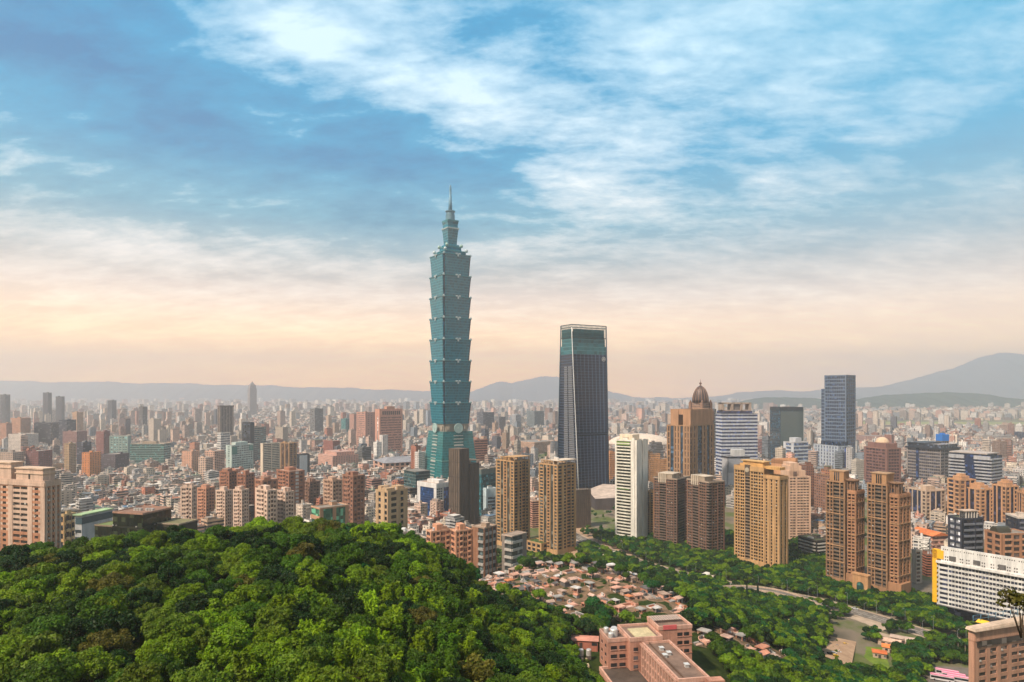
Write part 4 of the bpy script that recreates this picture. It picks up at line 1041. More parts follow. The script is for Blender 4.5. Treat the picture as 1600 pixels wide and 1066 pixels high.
m = MB(); m.loft([[(-7.4, -.6, 4), (.4, -.6, 4), (.4, 4.4, 4), (-7.4, 4.4, 4)], [(-6.4, 1.2, 5.6), (-.6, 1.2, 5.6), (-.6, 2.6, 5.6), (-6.4, 2.6, 5.6)]]); m.build('yellow_roof', M['matte'], o.root, (236, 186, 40)); o.done()

# brick-brown building in the bottom right corner
o = B('office_block', 'pinkish tan block with a pale flat roof in the lower right corner', 1440, 1523, 1690, 986, 309, 72, a=30, b=70, keep=True, base=1066, land='lower right tan block')
c = (196, 148, 122)
k = o.block(fx=(.9, 1), fy=(0, 1), wall=c, nf=11, L='s1', Rr='s.6 w1 p.5 w1 p.5 w1 p.5 w1 w1 p.5 w1 w1 w1 s4', span=c, glass=(70, 60, 56), q=.5, sp=.5, top=5)
o.add('clerestory', 'glass', (66, 60, 56), -.2, .35, o.Y(.02), o.Y(1), o.h - 8, o.h - 5.4)
m = MB(); z = o.h; m.loft([[(-o.a * .12, -1.5, z), (1.5, -1.5, z), (1.5, o.b + 1, z), (-o.a * .12, o.b + 1, z)], [(-o.a * .11, -1, z + 1.2), (1, -1, z + 1.2), (1, o.b, z + 3.2), (-o.a * .11, o.b, z + 3.2)]]); m.build('roof', M['roof'], o.root, (214, 188, 164))
for i in range(7): m = MB(); m.tube([(-3, 3 + i * 5, z + 3), (-3, 3 + i * 5, z + 6)], .15); m.build('railing_post', M['metal'], o.root, (90, 130, 150))
for zz in (4.2, 6): o.add('railing', 'metal', (90, 130, 150), -3.1, -2.9, 3, 33, z + zz - .1, z + zz)
o.done()

# left foreground tower
o = B('residential_tower', 'pinkish tan tower with orange brick strips and two stair penthouses, by the tree line', -70, 70, 93, 755, 350, 18, keep=True, land='left edge tan tower', base=868, b=9)
c, br = (210, 180, 160), (190, 136, 106); z = o.h
L = 'p.9 n1.6 p.5 w1.6 w1.6 p.5 n1.6 p1.2 n1.6 p.9 w1.5 w1.5 p.9 n1.6 p.9 '
k1 = o.block(fx=(0, 1), z=(z - 28, z), wall=c, nf=9, L=L, Rr='p1 n1.4 p.5 n1.4 p.8 n1 p.6', span=c, glass=(52, 46, 44), sp=.52, top=2, q=.6)
k0 = o.block(fx=(0, 1), z=(0, z - 28), wall=c, nf=26, L=L.replace('n1.6 p.5 w', 'n1.6 p.5 w'), Rr='p1 n1.4 p.5 n1.4 p.8 n1 p.6', span=br, pier=c, glass=(52, 46, 44), sp=.5, q=.6)
o.roof(k1, c, (176, 150, 128), 'st', 1.2)
for f0, f1, g0, g1, dz, dz2 in ((.28, .62, .1, .8, 9.5, 2), (.68, .97, .06, .8, 7, 1.5)):
    o.add('penthouse', 'wall', c, o.X(f0), o.X(f1), o.Y(g0), o.Y(g1), z, z + dz); o.add('penthouse_cornice', 'wall', (214, 186, 162), o.X(f0) - .4, o.X(f1) + .4, o.Y(g0) - .4, o.Y(g1) + .4, z + dz - 2.6, z + dz - 2)
    o.add('penthouse_cornice', 'wall', (214, 186, 162), o.X(f0) - .5, o.X(f1) + .5, o.Y(g0) - .5, o.Y(g1) + .5, z + dz, z + dz + .7); o.add('penthouse_window', 'glass', (50, 44, 42), o.X((f0 + f1) / 2) - .6, o.X((f0 + f1) / 2) + .6, o.Y(g0) - .1, o.Y(g0) + .1, z + 1.5, z + 4.4)
o.add('satellite_dish', 'metal', (220, 216, 208), o.X(.8), o.X(.8) + .9, -.9, -.5, z - 12, z - 11.1)
o.done()
# ---------------------------------------------------------------- buildings of the middle distance
# dark olive mirror-glass building behind the tree line, with its grey wing
GRN = (30, 34, 22)
o = B('mirror_glass_building', 'dark olive mirror glass building with a flat pinkish roof behind the hilltop trees', 176, 223, 268, 804, 415, 38, land='olive glass building', base=850)
k = o.block(fx=(0, 1), wall=(52, 50, 36), nf=9, L='c1 ' * 9, Rr='c1 ' * 8, span=(44, 46, 32), pier=(50, 50, 38), glass=GRN, q=.25, sp=.14, core=(30, 30, 22)); o.roof(k, (176, 136, 116), (150, 116, 98), 'cc', .8)
k = o.block(fx=(-.62, -.02), fy=(0, .7), z=(0, o.h - 9), wall=(58, 56, 40), nf=7, L='c1 ' * 6, span=(48, 50, 36), glass=GRN, q=.25, sp=.14, core=(30, 30, 22)); o.roof(k, (150, 132, 110), (126, 140, 84), '', .6)
k = o.block(fx=(.9, 1.7), fy=(.5, 1.2), z=(0, o.h - 8), wall=(120, 104, 86), nf=7, L='c1 c1 c1', span=(70, 64, 50), glass=GRN, q=.25); o.roof(k, (170, 150, 128), (132, 126, 92), '', .6); o.done()
o = B('office_block', 'light grey building with a pale green sheet roof and a glazed top floor', 117, 128, 176, 806, 455, 12, base=850); c = (190, 190, 190)
k = o.block(wall=c, nf=8, L='s1', Rr='s1', q=.1); o.add('glass_strip', 'pane', (60, 82, 92), o.X(.1), .2, -.2, o.b, o.h - 6, o.h - 1.4); o.add('roof_sheet', 'roof', (170, 196, 150), o.X(0) - 1, 1, -1, o.b, o.h, o.h + .8)
for i in range(5): o.add('window', 'glass', (50, 66, 76), o.X(.05), o.X(.9), -.15, .1, o.h - 12 - i * 5, o.h - 10 - i * 5)
o.done()
o = B('apartment_block', 'yellowish apartment block with stacked balconies beside the pinkish tan tower', 93, 100, 118, 806, 520, 14, base=850); k = o.block(wall=(206, 168, 118), nf=9, L='w1 p.3', Rr='w1 b1.4 w1 b1.4 p.3', q=.8, bal=(214, 178, 130)); o.roof(k, (206, 176, 130), kit='st'); o.done()

# white-framed blue glass office before the teal tower
o = B('office_block', 'white framed office with deep blue glass panels at the foot of the teal tower', 652, 682, 704, 757, 813, 42, land='white framed blue office', base=812)
wh = (226, 222, 218)
k = o.block(wall=wh, nf=12, L='p1 g4.6 p.9', Rr='w1 w1 w1 p.6 g3 p.4', span=wh, bay=(30, 58, 100), glass=(70, 76, 84), q=.6, top=5, base=2); o.roof(k, wh, (190, 164, 146), 'sc', 1)
for i in range(12): o.add('glass_joint', 'metal', (58, 86, 124), o.X(.16), o.X(.84), -.05 + .3, .5, 3 + i * (o.h - 8) / 12, 3.4 + i * (o.h - 8) / 12)
o.add('roof_house', 'wall', wh, o.X(.3), o.X(.9), o.Y(.3), o.Y(.7), o.h, o.h + 4); o.done()
o = B('office_block', 'charcoal low office with long window bands left of the white framed office', 617, 640, 672, 764, 880, 50, base=800); k = o.block(wall=(104, 92, 82), nf=8, L='c1 c1 c1 c1', Rr='c1 c1 c1 c1', glass=(34, 40, 46), span=(110, 98, 88), q=.4); o.roof(k, (110, 100, 92), (120, 112, 104), 'c')
k = o.block(fx=(.2, 1), fy=(.3, 1), z=(o.h, o.h + 22), wall=(60, 82, 84), nf=5, L='c1 c1 c1', Rr='c1 c1 c1', glass=(36, 66, 70), span=(104, 116, 114), q=.3, sp=.3); o.roof(k, (130, 126, 120), (140, 136, 130), '', .6); o.done()
o = B('office_block', 'small teal glass block between the netted tower and the tan twins', 742, 752, 778, 734, 830, 42, base=790); k = o.block(wall=(110, 120, 116), nf=9, L='c1 c1', Rr='c1 c1 c1 c1', glass=(36, 84, 92), span=(70, 104, 106), sp=.2, q=.3, top=6); o.roof(k, (150, 136, 122), kit='c'); o.done()
o = B('office_block', 'pale blue white block with strip windows beside the tan twin towers', 755, 760, 776, 765, 800, 30, base=808); k = o.block(wall=(196, 212, 216), nf=7, L='s1', Rr='p.6 c1 c1 c1 p.6', glass=(70, 78, 80), span=(200, 212, 214), top=9); o.roof(k, (200, 214, 218), kit='s'); o.done()
o = B('beige_apartment_block', 'beige apartment block with blank tower ends below the charcoal office', 587, 606, 637, 769, 600, 40, base=815); c = (198, 166, 130)
k = o.block(fx=(0, 1), wall=c, nf=12, L='s1 w1 s1.4 w1 p.4', Rr='s1 B1.6 s1.2 w1 s1.2', span=c, bay=(60, 50, 42), q=.6); o.roof(k, c, (176, 150, 126), 'st')
for f0, f1, g0, g1, dz in ((.02, .3, .1, .5, 4), (.5, .9, .0, .4, 3), (.3, .8, .6, .95, 3.6)): o.add('roof_block', 'wall', c, o.X(f0), o.X(f1), o.Y(g0), o.Y(g1), o.h, o.h + dz)
o.done()
# salmon apartments at the hill's foot
for i, (xl, xc, xr, top, lab) in enumerate(((666, 674, 704, 832, 'salmon apartment block with loggias at the right foot of the wooded hill'), (704, 712, 737, 831, 'salmon apartment block with loggias next to the grey glass corner house'))):
    o = B('apartment_block', lab, xl, xc, xr, top, 545, 22, base=860); c = (218, 158, 124)
    k = o.block(wall=c, nf=9, L='w1 p.3', Rr='s.8 w1 p.5 b1.4 p.5 w1 w1 p.5 b1.4 p.4', span=c, glass=(76, 54, 48), bay=(86, 58, 48), bal=(226, 172, 138), q=.7); o.roof(k, (226, 174, 142), (206, 170, 146), 'sst', 1)
    o.add('roof_block', 'wall', c, o.X(.1), o.X(.9), o.Y(.3), o.Y(.62), o.h, o.h + 5.5); o.done()
o = B('balcony_house', 'brown and grey apartment house with glass corner balconies beside the salmon blocks', 737, 757, 776, 826, 545, 38, base=855); k = o.block(wall=(150, 108, 84), nf=7, L='s2 b1.6 p.3', Rr='p.3 B1 p.3 B1 p.3 B1 p.3', bay=(60, 70, 72), bal=(168, 164, 158), span=(120, 112, 106), q=.8); o.roof(k, (170, 146, 126), (190, 166, 146), 's', .8); o.done()
o = B('balcony_house', 'slim grey house with rounded glass balconies in front of the first tan twin', 784, 800, 823, 839, 545, 40, base=865); k = o.block(wall=(138, 128, 120), nf=6, L='s1 b2.4', Rr='b2.4 s1', bay=(66, 72, 72), bal=(186, 180, 172), span=(120, 112, 106), q=.9); o.roof(k, (186, 166, 150), (170, 150, 134), '', .7); o.done()
o = B('apartment_block', 'pink terraced block between the tan twin towers', 826, 832, 850, 784, 760, 36, base=840); k = o.block(wall=(208, 158, 136), nf=12, L='c1', Rr='c1 c1 c1', glass=(90, 60, 54), span=(220, 170, 148)); o.roof(k, (220, 180, 158), kit='t'); o.done()
o = B('netted_block', 'grey block wrapped in netting at the foot of the dark tapered tower', 893, 899, 923, 766, 760, 30, base=845); o.add('netting', 'net', (124, 108, 96), -o.a, 0, 0, o.b, 0, o.h)
for i in range(9): o.add('netting_band', 'metal', (90, 80, 72), -o.a - .2, .2, -.2, o.b + .2, 4 + i * o.h / 9, 4.4 + i * o.h / 9)
for i in range(8): o.add('scaffold_pole', 'metal', (86, 78, 70), .1, .5, o.Y(i / 7) - .2, o.Y(i / 7) + .2, 0, o.h + 2)
o.done()

# rows of paired apartment slabs in the left middle distance
PKW, BRK = (222, 192, 172), (168, 116, 92)
for i, (xl, xc, xr, top, D, c, nf, lab) in enumerate((
    (337, 352, 363, 768, 700, PKW, 14, 'pinkish white apartment slab, left one of the four by the tree line'), (364, 378, 389, 767, 690, PKW, 14, 'pinkish white apartment slab beside the brown brick slab tops'),
    (399, 418, 433, 768, 640, PKW, 14, 'pinkish white apartment slab with toothed balconies above the tree line'), (432, 446, 460, 770, 660, PKW, 14, 'pinkish white apartment slab nearest the beige roofed block'),
    (343, 358, 371, 738, 800, BRK, 15, 'brown brick apartment slab under the aqua stepped building'), (370, 384, 398, 742, 790, BRK, 14, 'brown brick apartment slab between two others of its row'),
    (432, 452, 476, 738, 770, BRK, 15, 'brown brick apartment slab with a pale stair strip below the tan office'), (398, 410, 434, 752, 740, (176, 126, 102), 10, 'lower brown brick slab below the white banded building'),
    (308, 322, 336, 764, 760, (206, 150, 122), 12, 'salmon apartment slab left of the pinkish white pair'), (282, 300, 308, 762, 720, PKW, 12, 'pinkish white slab left of the salmon slab'),
    (535, 552, 570, 745, 700, (156, 112, 92), 14, 'brown apartment tower with stacked balconies right of the brick slabs'), (505, 520, 535, 752, 760, (196, 160, 136), 12, 'beige apartment slab left of the brown balcony tower'),
    (472, 484, 500, 754, 820, (150, 116, 98), 11, 'brown grey slab behind the beige apartment slab'))):
    o = B('apartment_block', lab, xl, xc, xr, top, D, 45, group='apartment slabs left of the teal tower', base=820)
    k = o.block(wall=c, nf=nf, L='s.6 w1 w1 p.3 b1.1 p.3 w1 s.5', Rr='s.4 w1 p.3 b1.1 p.3 w1 s.5', span=c, glass=(84, 66, 60), bay=(90, 70, 62), bal=tuple(min(255, int(v * 1.04)) for v in c), q=.7, sp=.5)
    o.roof(k, c, (190, 164, 146), 'sst', 1)
    if 'stair strip' in lab: o.add('stair_strip', 'wall', (210, 206, 200), .05, .4, o.Y(.4), o.Y(.6), 0, o.h)
    o.add('roof_block', 'wall', c, o.X(.3), o.X(.7), o.Y(.25), o.Y(.7), o.h, o.h + 4.2); o.done()
o = B('terraced_block', 'tan block with green glazed terraces on the tree line right of the pinkish slabs', 486, 500, 545, 796, 560, 16, base=818); k = o.block(wall=(190, 146, 116), nf=6, L='b1', Rr='s.5 g1.4 s.5 g1.4 s.5', bay=(60, 104, 84), q=.6); o.roof(k, (200, 158, 128), kit='s'); o.done()
o = B('white_roof_house', 'small white barrel-roofed house at the right end of the wooded hilltop', 612, 620, 650, 834, 560, 20, base=860); k = o.block(wall=(206, 190, 174), nf=4, L='w1', Rr='w1 s.5 w1 s.5 w1'); o.roof(k, (216, 200, 184), (206, 196, 186), 'tt'); 
m = MB(); m.loft([[(o.X(.3) + 3 * math.cos(i * math.pi / 8), yy, o.h + 3 * math.sin(i * math.pi / 8)) for i in range(9)] for yy in (o.Y(.2), o.Y(.6))]); m.build('barrel_roof', M['roof'], o.root, (222, 218, 212)); o.done()
o = B('apartment_block', 'greyish white low apartment row below the barrel-roofed house', 630, 640, 668, 846, 550, 24, base=866); k = o.block(wall=(196, 184, 170), nf=5, L='w1 w1', Rr='w1 w1 b1 w1 w1', bay=(80, 70, 64)); o.roof(k, kit='stt', wall=(200, 186, 172)); o.done()

# bigger offices beyond
TEALG = (54, 92, 92)
o = B('glass_office', 'wide teal glass office block with white floor lines, above the low roofs', 203, 256, 267, 694, 1400, 60, land='wide teal glass office', base=729); k = o.block(wall=(110, 136, 130), nf=10, L='c1 ' * 10, Rr='c1 c1 c1', glass=(40, 78, 78), span=(150, 168, 158), sp=.26, q=.4); o.roof(k, (170, 158, 142), (176, 160, 142), 'cs'); o.add('roof_house', 'wall', (170, 150, 130), o.X(.3), o.X(.7), o.Y(.3), o.Y(.7), o.h, o.h + 5); o.done()
o = B('patterned_office', 'pale aqua office with a checkered facade beside the wide teal office', 171, 200, 205, 682, 1430, 60, base=718); k = o.block(wall=(150, 168, 160), nf=12, L='s.4 w1 s.4 w1 w1 s.4 w1 s.4 w1 w1 s.4', Rr='s1', glass=(90, 118, 118), span=(166, 184, 174)); o.roof(k, (170, 180, 172), kit='c'); o.done()
o = B('stepped_office', 'pale aqua stepped office with teal corner panels, square window grid', 353, 362, 396, 697, 1250, 26, land='aqua stepped office', base=742); c = (196, 212, 204)
k = o.block(wall=c, nf=13, L='s1 w1 s1', Rr='s.4 ' + 'w1 ' * 9 + 's.4', span=c, glass=(90, 106, 108), sp=.5); o.roof(k, c, kit='s'); o.add('corner_panel', 'pane', (40, 124, 116), -.1, .5, o.Y(.02), o.Y(.24), o.h - 17, o.h - 2); o.add('corner_panel', 'pane', (40, 124, 116), -.1, .5, o.Y(.8), o.Y(.98), o.h - 12, o.h - 2); o.add('top_block', 'wall', c, o.X(.2), o.X(.9), o.Y(.2), o.Y(.75), o.h, o.h + 6); o.done()
o = B('white_banded_building', 'white building with dark floor bands and an aqua glass base', 407, 411, 438, 694, 1170, 14, land='white banded building', base=752); k = o.block(wall=(222, 206, 184), nf=18, L='s1', Rr='s.4 c3 p.3 c3 s.4', glass=(74, 74, 70), span=(228, 214, 194), sp=.5, base=10); o.roof(k, (226, 212, 194), kit='c'); o.add('aqua_base', 'pane', (120, 186, 170), .1, .9, o.Y(.05), o.Y(.95), 0, 10); o.done()
o = B('office_tower', 'tan striped office tower behind the white banded building', 438, 452, 464, 693, 1230, 50, base=745); k = o.block(wall=(176, 136, 96), nf=16, L='p.3 g1 p.3 g1 p.3', Rr='p.3 w1 p.3 w1 p.3', span=(170, 130, 94), bay=(70, 54, 44)); o.roof(k, (186, 146, 106), kit='s'); o.done()
o = B('office_tower', 'two-part office tower, dark slab left and teal-grey banded part right', 378, 391, 416, 660, 1380, 24, base=720); k = o.block(fx=(0, 1), fy=(0, .25), wall=(58, 60, 66), nf=22, L='g1', Rr='s1', bay=(40, 44, 52)); k = o.block(fx=(.1, 1), fy=(.25, 1), z=(0, o.h - 12), wall=(140, 138, 130), nf=20, L='s1', Rr='c1 c1 c1 c1', glass=(60, 84, 88), span=(160, 156, 146), sp=.4); o.roof(k, (150, 140, 130), kit='cs'); o.done()
o = B('white_drum_building', 'white banded round-cornered building below the crown-topped tower', 339, 345, 360, 677, 1500, 25, base=712); k = o.block(wall=(216, 210, 202), nf=12, L='c1 c1', Rr='c1 c1 c1', glass=(110, 110, 112), span=(226, 220, 212), sp=.5); o.roof(k, kit='c', wall=(216, 210, 202)); o.done()
o = B('crown_tower', 'grey-brown tower of tall vertical strips with a flat overhanging crown', 340, 344, 365, 636, 1900, 16, land='strip-fronted crown tower', base=705); c = (132, 116, 104)
k = o.block(wall=c, nf=24, L='p1 g1 p1', Rr='p1 g1.4 p.5 g1.4 p.6 g1.4 p.5 g1.4 p1', bay=(66, 58, 54), q=.8); o.add('crown', 'wall', (96, 84, 76), -o.a - 1, 1.2, -1.2, o.b + 1, o.h, o.h + 4); o.done()
o = B('brick_office_tower', 'pinkish brick office tower with a dense grid of small windows and dark top row', 586, 593, 629, 640, 1555, 20, land='pinkish brick office tower', base=718); c = (206, 152, 130)
k = o.block(wall=c, nf=17, L='s1.5 g.6 s1', Rr='s1 ' + 'w1 ' * 16 + 's1', span=c, glass=(110, 76, 70), sp=.45, q=.6, bay=(150, 150, 150), top=17)
for i in range(9): o.add('top_window', 'glass', (52, 44, 46), -.3, .5, o.Y(.12 + i * .088), o.Y(.12 + i * .088) + 3.4, o.h - 13, o.h - 4)
o.roof(k, c, kit='', par=1); o.add('roof_house', 'wall', (190, 140, 118), o.X(.2), o.X(.8), o.Y(.35), o.Y(.7), o.h, o.h + 7); o.done()
o = B('office_tower', 'pink grey slab with fine ribs behind the pinkish brick office tower', 557, 571, 586, 645, 1750, 45, base=700); k = o.block(wall=(196, 148, 130), nf=20, L='s.4 c3 s.4', Rr='s.6 n1 n1 s.6', glass=(120, 92, 86), span=(200, 154, 136), sp=.5); o.roof(k, (196, 148, 130), kit='s'); o.done()
o = far('hall_complex', 'low pink hall complex with roof terraces before the pinkish brick tower', 497, 520, 560, 708, 1300, 50, (206, 160, 142), (196, 160, 146), 4, steps=((.1, .9, .2, .9, 7),), base=740)
o = B('roofed_hall', 'long pale hall with a grey hipped roof left of the teal tower', 583, 600, 662, 724, 1200, 62, base=752); c = (212, 168, 146); k = o.block(wall=c, nf=4, L='p.5 w1 p.5 w1 p.5', Rr='p.5 w1 ' * 8, span=c)
m = MB(); h = o.h; m.loft([[(-o.a - 1, -1, h), (1, -1, h), (1, o.b + 1, h), (-o.a - 1, o.b + 1, h)], [(-o.a * .6, o.b * .2, h + 7), (-o.a * .4, o.b * .2, h + 7), (-o.a * .4, o.b * .8, h + 7), (-o.a * .6, o.b * .8, h + 7)]]); m.build('hipped_roof', M['roof'], o.root, (150, 150, 156)); o.done()
o = B('brown_hotel', 'brown hotel block with rows of square windows behind the netted tower', 734, 741, 762, 688, 1350, 20, land='brown hotel', base=735); k = o.block(wall=(150, 98, 80), nf=12, L='s1 w1 s1', Rr='c1 c1 c1 c1 c1 c1', glass=(70, 44, 42), span=(186, 130, 106), sp=.4); o.roof(k, (160, 110, 90), kit='s'); o.done()
o = B('billboard_building', 'dark slab with a big blank white panel on its side', 463, 468, 484, 710, 1150, 16, base=742); k = o.block(wall=(74, 74, 78), nf=8, L='g1', Rr='s1'); o.add('white_panel', 'matte', (196, 200, 204), 0, .5, o.Y(.02), o.Y(.75), 2, o.h - 2); o.done()

# right side, middle distance
o = B('striped_office', 'white and navy striped office tower with an open square roof frame', 1118, 1128, 1184, 647, 1150, 16, land='striped office tower', base=728)
k = o.block(wall=(196, 200, 208), nf=20, L='c1 c1', Rr='c1 ' * 7, glass=(36, 50, 86), span=(196, 200, 208), sp=.5, q=.4); o.roof(k, (150, 150, 156), kit='', par=.6)
z = o.h; c = (176, 156, 140)
o.add('roof_storey', 'glass', (30, 40, 70), o.X(.1), o.X(1) - .5, o.Y(.02), o.Y(.85), z, z + 5)
for f in (.04, .3, .56, .8): o.add('frame_post', 'wall', c, o.X(.2), o.X(.8), o.Y(f), o.Y(f + .06), z + 5, z + 20)
o.add('frame_beam', 'wall', c, o.X(.2), o.X(.8), o.Y(.04), o.Y(.86), z + 17.5, z + 20); o.add('frame_beam', 'wall', c, o.X(.2), o.X(.8), o.Y(.04), o.Y(.86), z + 5, z + 7); o.add('plant_room', 'wall', (120, 112, 110), o.X(.3), o.X(.7), o.Y(.36), o.Y(.56), z + 7, z + 17.4); o.done()
o = B('glass_office', 'dark glass office box with a black parapet and a mirror side', 1203, 1219, 1256, 637, 1380, 26, land='dark glass box', base=716); k = o.block(wall=(50, 58, 62), nf=18, L='c1 c1 c1', Rr='c1 ' * 8, glass=(30, 52, 66), span=(56, 74, 80), sp=.18, q=.2, top=6); o.add('mirror_side', 'pane', (78, 92, 92), 0, .3, o.Y(.02), o.Y(.97), 10, o.h - 8); o.add('edge_fin', 'wall', (190, 190, 188), -.4, .5, o.b - 1, o.b + .4, 0, o.h + .5); o.roof(k, (60, 62, 66), kit='cm'); o.done()
o = B('white_office', 'white grid office block beside the dark glass box', 1224, 1240, 1263, 692, 1250, 40, base=720); k = o.block(wall=(206, 208, 212), nf=9, L='p.5 c1 p.5', Rr='c1 c1 c1', glass=(70, 84, 110), span=(212, 214, 216)); o.roof(k, (200, 200, 202), kit='s'); o.add('roof_house', 'wall', (206, 208, 212), o.X(.3), o.X(.9), o.Y(.2), o.Y(.6), o.h, o.h + 9); o.done()
o = B('grid_tower', 'tallest blue-grey grid tower on the right, with a lower left shoulder', 1288, 1322, 1337, 587, 1300, 50, land='blue-grey grid tower', base=738); c = (112, 126, 144)
k = o.block(wall=c, nf=27, L='p.4 ' + 'w1 ' * 9 + 'p.4', Rr='p.4 w1 w1 w1 w1 p.4', span=c, glass=(34, 50, 74), sp=.3, q=.5); o.roof(k, c, kit='c', par=1.5)
k = o.block(fx=(-.17, 0), fy=(.05, .9), z=(0, o.h - 26), wall=c, nf=24, L='w1 w1', span=c, glass=(34, 50, 74), sp=.3); o.done()
o = B('arched_base_block', 'white ribbed low block wrapped round the foot of the blue-grey grid tower', 1271, 1310, 1331, 698, 1230, 50, base=745); k = o.block(wall=(190, 196, 204), nf=9, L='p.4 ' + 'n1 ' * 8 + 'p.4', Rr='p.4 n1 n1 g1.4 n1 p.4', glass=(62, 76, 104), span=(190, 196, 204), sp=.3, bay=(36, 60, 110)); o.add('dark_top', 'glass', (24, 40, 62), o.X(.25), o.X(.95), o.Y(.1), o.Y(.8), o.h, o.h + 8); o.roof(k, (190, 196, 204), kit=''); o.done()
o = B('domed_hotel', 'brown stone block with stepped corners under a small pale dome', 1350, 1386, 1408, 702, 1000, 46, land='domed brown block', base=765); c = (140, 102, 92)
k = o.block(wall=c, nf=15, L='s.6 w1 w1 w1 w1 w1 w1 s.6', Rr='s.6 w1 w1 w1 w1 s.6', span=c, glass=(64, 48, 50), sp=.4); o.roof(k, (156, 116, 102), kit='')
o.add('upper_step', 'wall', c, o.X(.1), o.X(.9), o.Y(.1), o.Y(.9), o.h, o.h + 8); z = o.h + 8; m = MB(); m.lathe([(9.5, z), (9.8, z + 1), (9.4, z + 2), (8.6, z + 4.6), (6.6, z + 7), (3.4, z + 8.6), (0, z + 9.2)], (-o.a * .5, o.b * .5, 0), 20); m.build('dome', M['matte'], o.root, (206, 178, 148)); o.done()
far('arcade_block', 'pale block with tall arched window strips left of the domed brown block', 1330, 1338, 1352, 720, 1080, 40, (206, 196, 182), style=1, base=765)
o = B('grid_hotel', 'wide grey grid hotel with a dark glass slot and an overhanging black roof', 1417, 1470, 1500, 703, 1050, 62, land='wide grey grid hotel', base=770); c = (150, 140, 134)
k = o.block(wall=c, nf=13, L='s.5 w1 w1 w1 w1 g1.6 ' + 'w1 ' * 10 + 's.4', Rr='w1 ' * 5, span=c, glass=(48, 50, 62), bay=(30, 44, 72), sp=.38, q=.5); o.add('roof_slab', 'metal', (48, 50, 58), -o.a - 2, 2, -2, o.b, o.h, o.h + 2.4); o.add('top_storey', 'glass', (50, 56, 66), o.X(.02), o.X(.98), 1.5, o.Y(.9), o.h + 2.4, o.h + 8); o.add('top_roof', 'metal', (56, 58, 64), -o.a - 1, o.X(.5), 0, o.Y(.95), o.h + 8, o.h + 9.4); o.done()
o = B('shrouded_plant', 'bright blue sheeted plant box on a low tower behind the grey hotel', 1462, 1472, 1483, 679, 1200, 45, base=700); k = o.block(z=(0, o.h - 12), wall=(150, 140, 132), nf=14, L='w1 w1 w1', Rr='w1 w1 w1'); o.add('blue_sheeting', 'matte', (16, 112, 196), -o.a, 0, 0, o.b, o.h - 12, o.h); o.add('blue_sheeting', 'matte', (16, 112, 196), -o.a * .7, -o.a * .3, o.b * .3, o.b * .7, o.h, o.h + 2); o.done()
o = B('sculpted_hotel', 'navy glass hotel with white curved floor edges split by a glass centre', 1485, 1548, 1566, 713, 960, 58, land='curved white-edged hotel', base=775); wh = (176, 176, 180)
k = o.block(fx=(0, 1), wall=(40, 48, 66), nf=12, L='g1', Rr='g1', bay=(26, 40, 72), q=.2); o.add('roof_slab', 'wall', (190, 178, 170), o.X(-.02), o.X(.92), -1, o.b, o.h + 2, o.h + 3.6); o.add('roof_storey', 'glass', (30, 44, 62), o.X(.05), o.X(.88), .5, o.b, o.h, o.h + 2)
for i in range(12):
    za = o.h - 6 - i * (o.h - 8) / 12
    sk = i * .008
    for f0, f1 in ((-.03, .36 - sk * 0 + sk), (.60 + sk * 1.2, 1.0)):
        o.add('curved_floor', 'wall', wh, o.X(f0), o.X(f1), -2.2 - .5 * math.sin(i * .4), .5, za, za + (5.4 if i == 0 else 1.9))
    o.add('curved_floor', 'wall', wh, -.5, 2, -2, o.b, za, za + 1.9)
o.done()
o = B('apartment_block', 'cream framed block with tall blue glass strips right of the bronze towers', 1418, 1447, 1478, 768, 760, 44, base=832); c = (206, 180, 156)
k = o.block(wall=c, nf=10, L='p.5 g1 p.3 g1.5 p.3 g1 p.5 w1 p.3', Rr='p.3 w1 p.3 g1.5 p.3 g1.5 p.3 w1 p.3', span=c, bay=(38, 44, 66), glass=(80, 66, 60)); o.roof(k, c, (176, 150, 130), 'sst'); o.add('roof_block', 'wall', c, o.X(.3), o.X(.7), o.Y(.3), o.Y(.7), o.h, o.h + 5); o.done()
for i, (xl, xc, xr, top, lab) in enumerate(((1480, 1500, 1525, 751, 'tan stepped apartment block with balconies left in its row'), (1505, 1532, 1556, 766, 'tan apartment block with an arched gable over blue glass strips'), (1550, 1572, 1592, 761, 'tan apartment block with one tall arched glass strip'), (1588, 1600, 1640, 772, 'dull tan apartment block cut by the right edge'))):
    o = B('apartment_block', lab, xl, xc, xr, top, 745 - i * 15, 46, group='tan stepped apartment blocks', base=830); c = (204, 156, 116)
    k = o.block(wall=c, nf=12, L='p.3 b1.2 p.3 w1 p.3' if i == 0 else 'p.4 g1 p.4 g1.2 p.4 w1 p.3', Rr='p.3 w1 p.3 g1 p.3 b1 p.3', span=c, bay=(36, 38, 56), bal=(214, 168, 128), glass=(70, 54, 48), q=.8); o.roof(k, c, (190, 150, 120), 'sc')
    o.add('roof_block', 'wall', c, o.X(.2), o.X(.8), o.Y(.2), o.Y(.75), o.h, o.h + 4.5); o.add('roof_block', 'wall', c, o.X(.35), o.X(.7), o.Y(.3), o.Y(.6), o.h + 4.5, o.h + 7); o.done()
o = B('navy_house', 'navy and white modern apartment block with framed roof arches', 1481, 1504, 1537, 812, 590, 36, base=880); c = (58, 60, 74)
k = o.block(wall=c, nf=8, L='p.3 w1 p.2 w1 p.5', Rr='p.3 b2.4 p.3 b1.4 p.3', glass=(150, 150, 154), bay=(26, 30, 44), bal=(120, 122, 130), span=c, q=.8); o.roof(k, c, (90, 94, 70), '')
for i in range(5): o.add('roof_arch', 'wall', (214, 204, 192), o.X(.5), o.X(.95), o.Y(.2 + i * .13), o.Y(.2 + i * .13) + .7, o.h, o.h + 7)
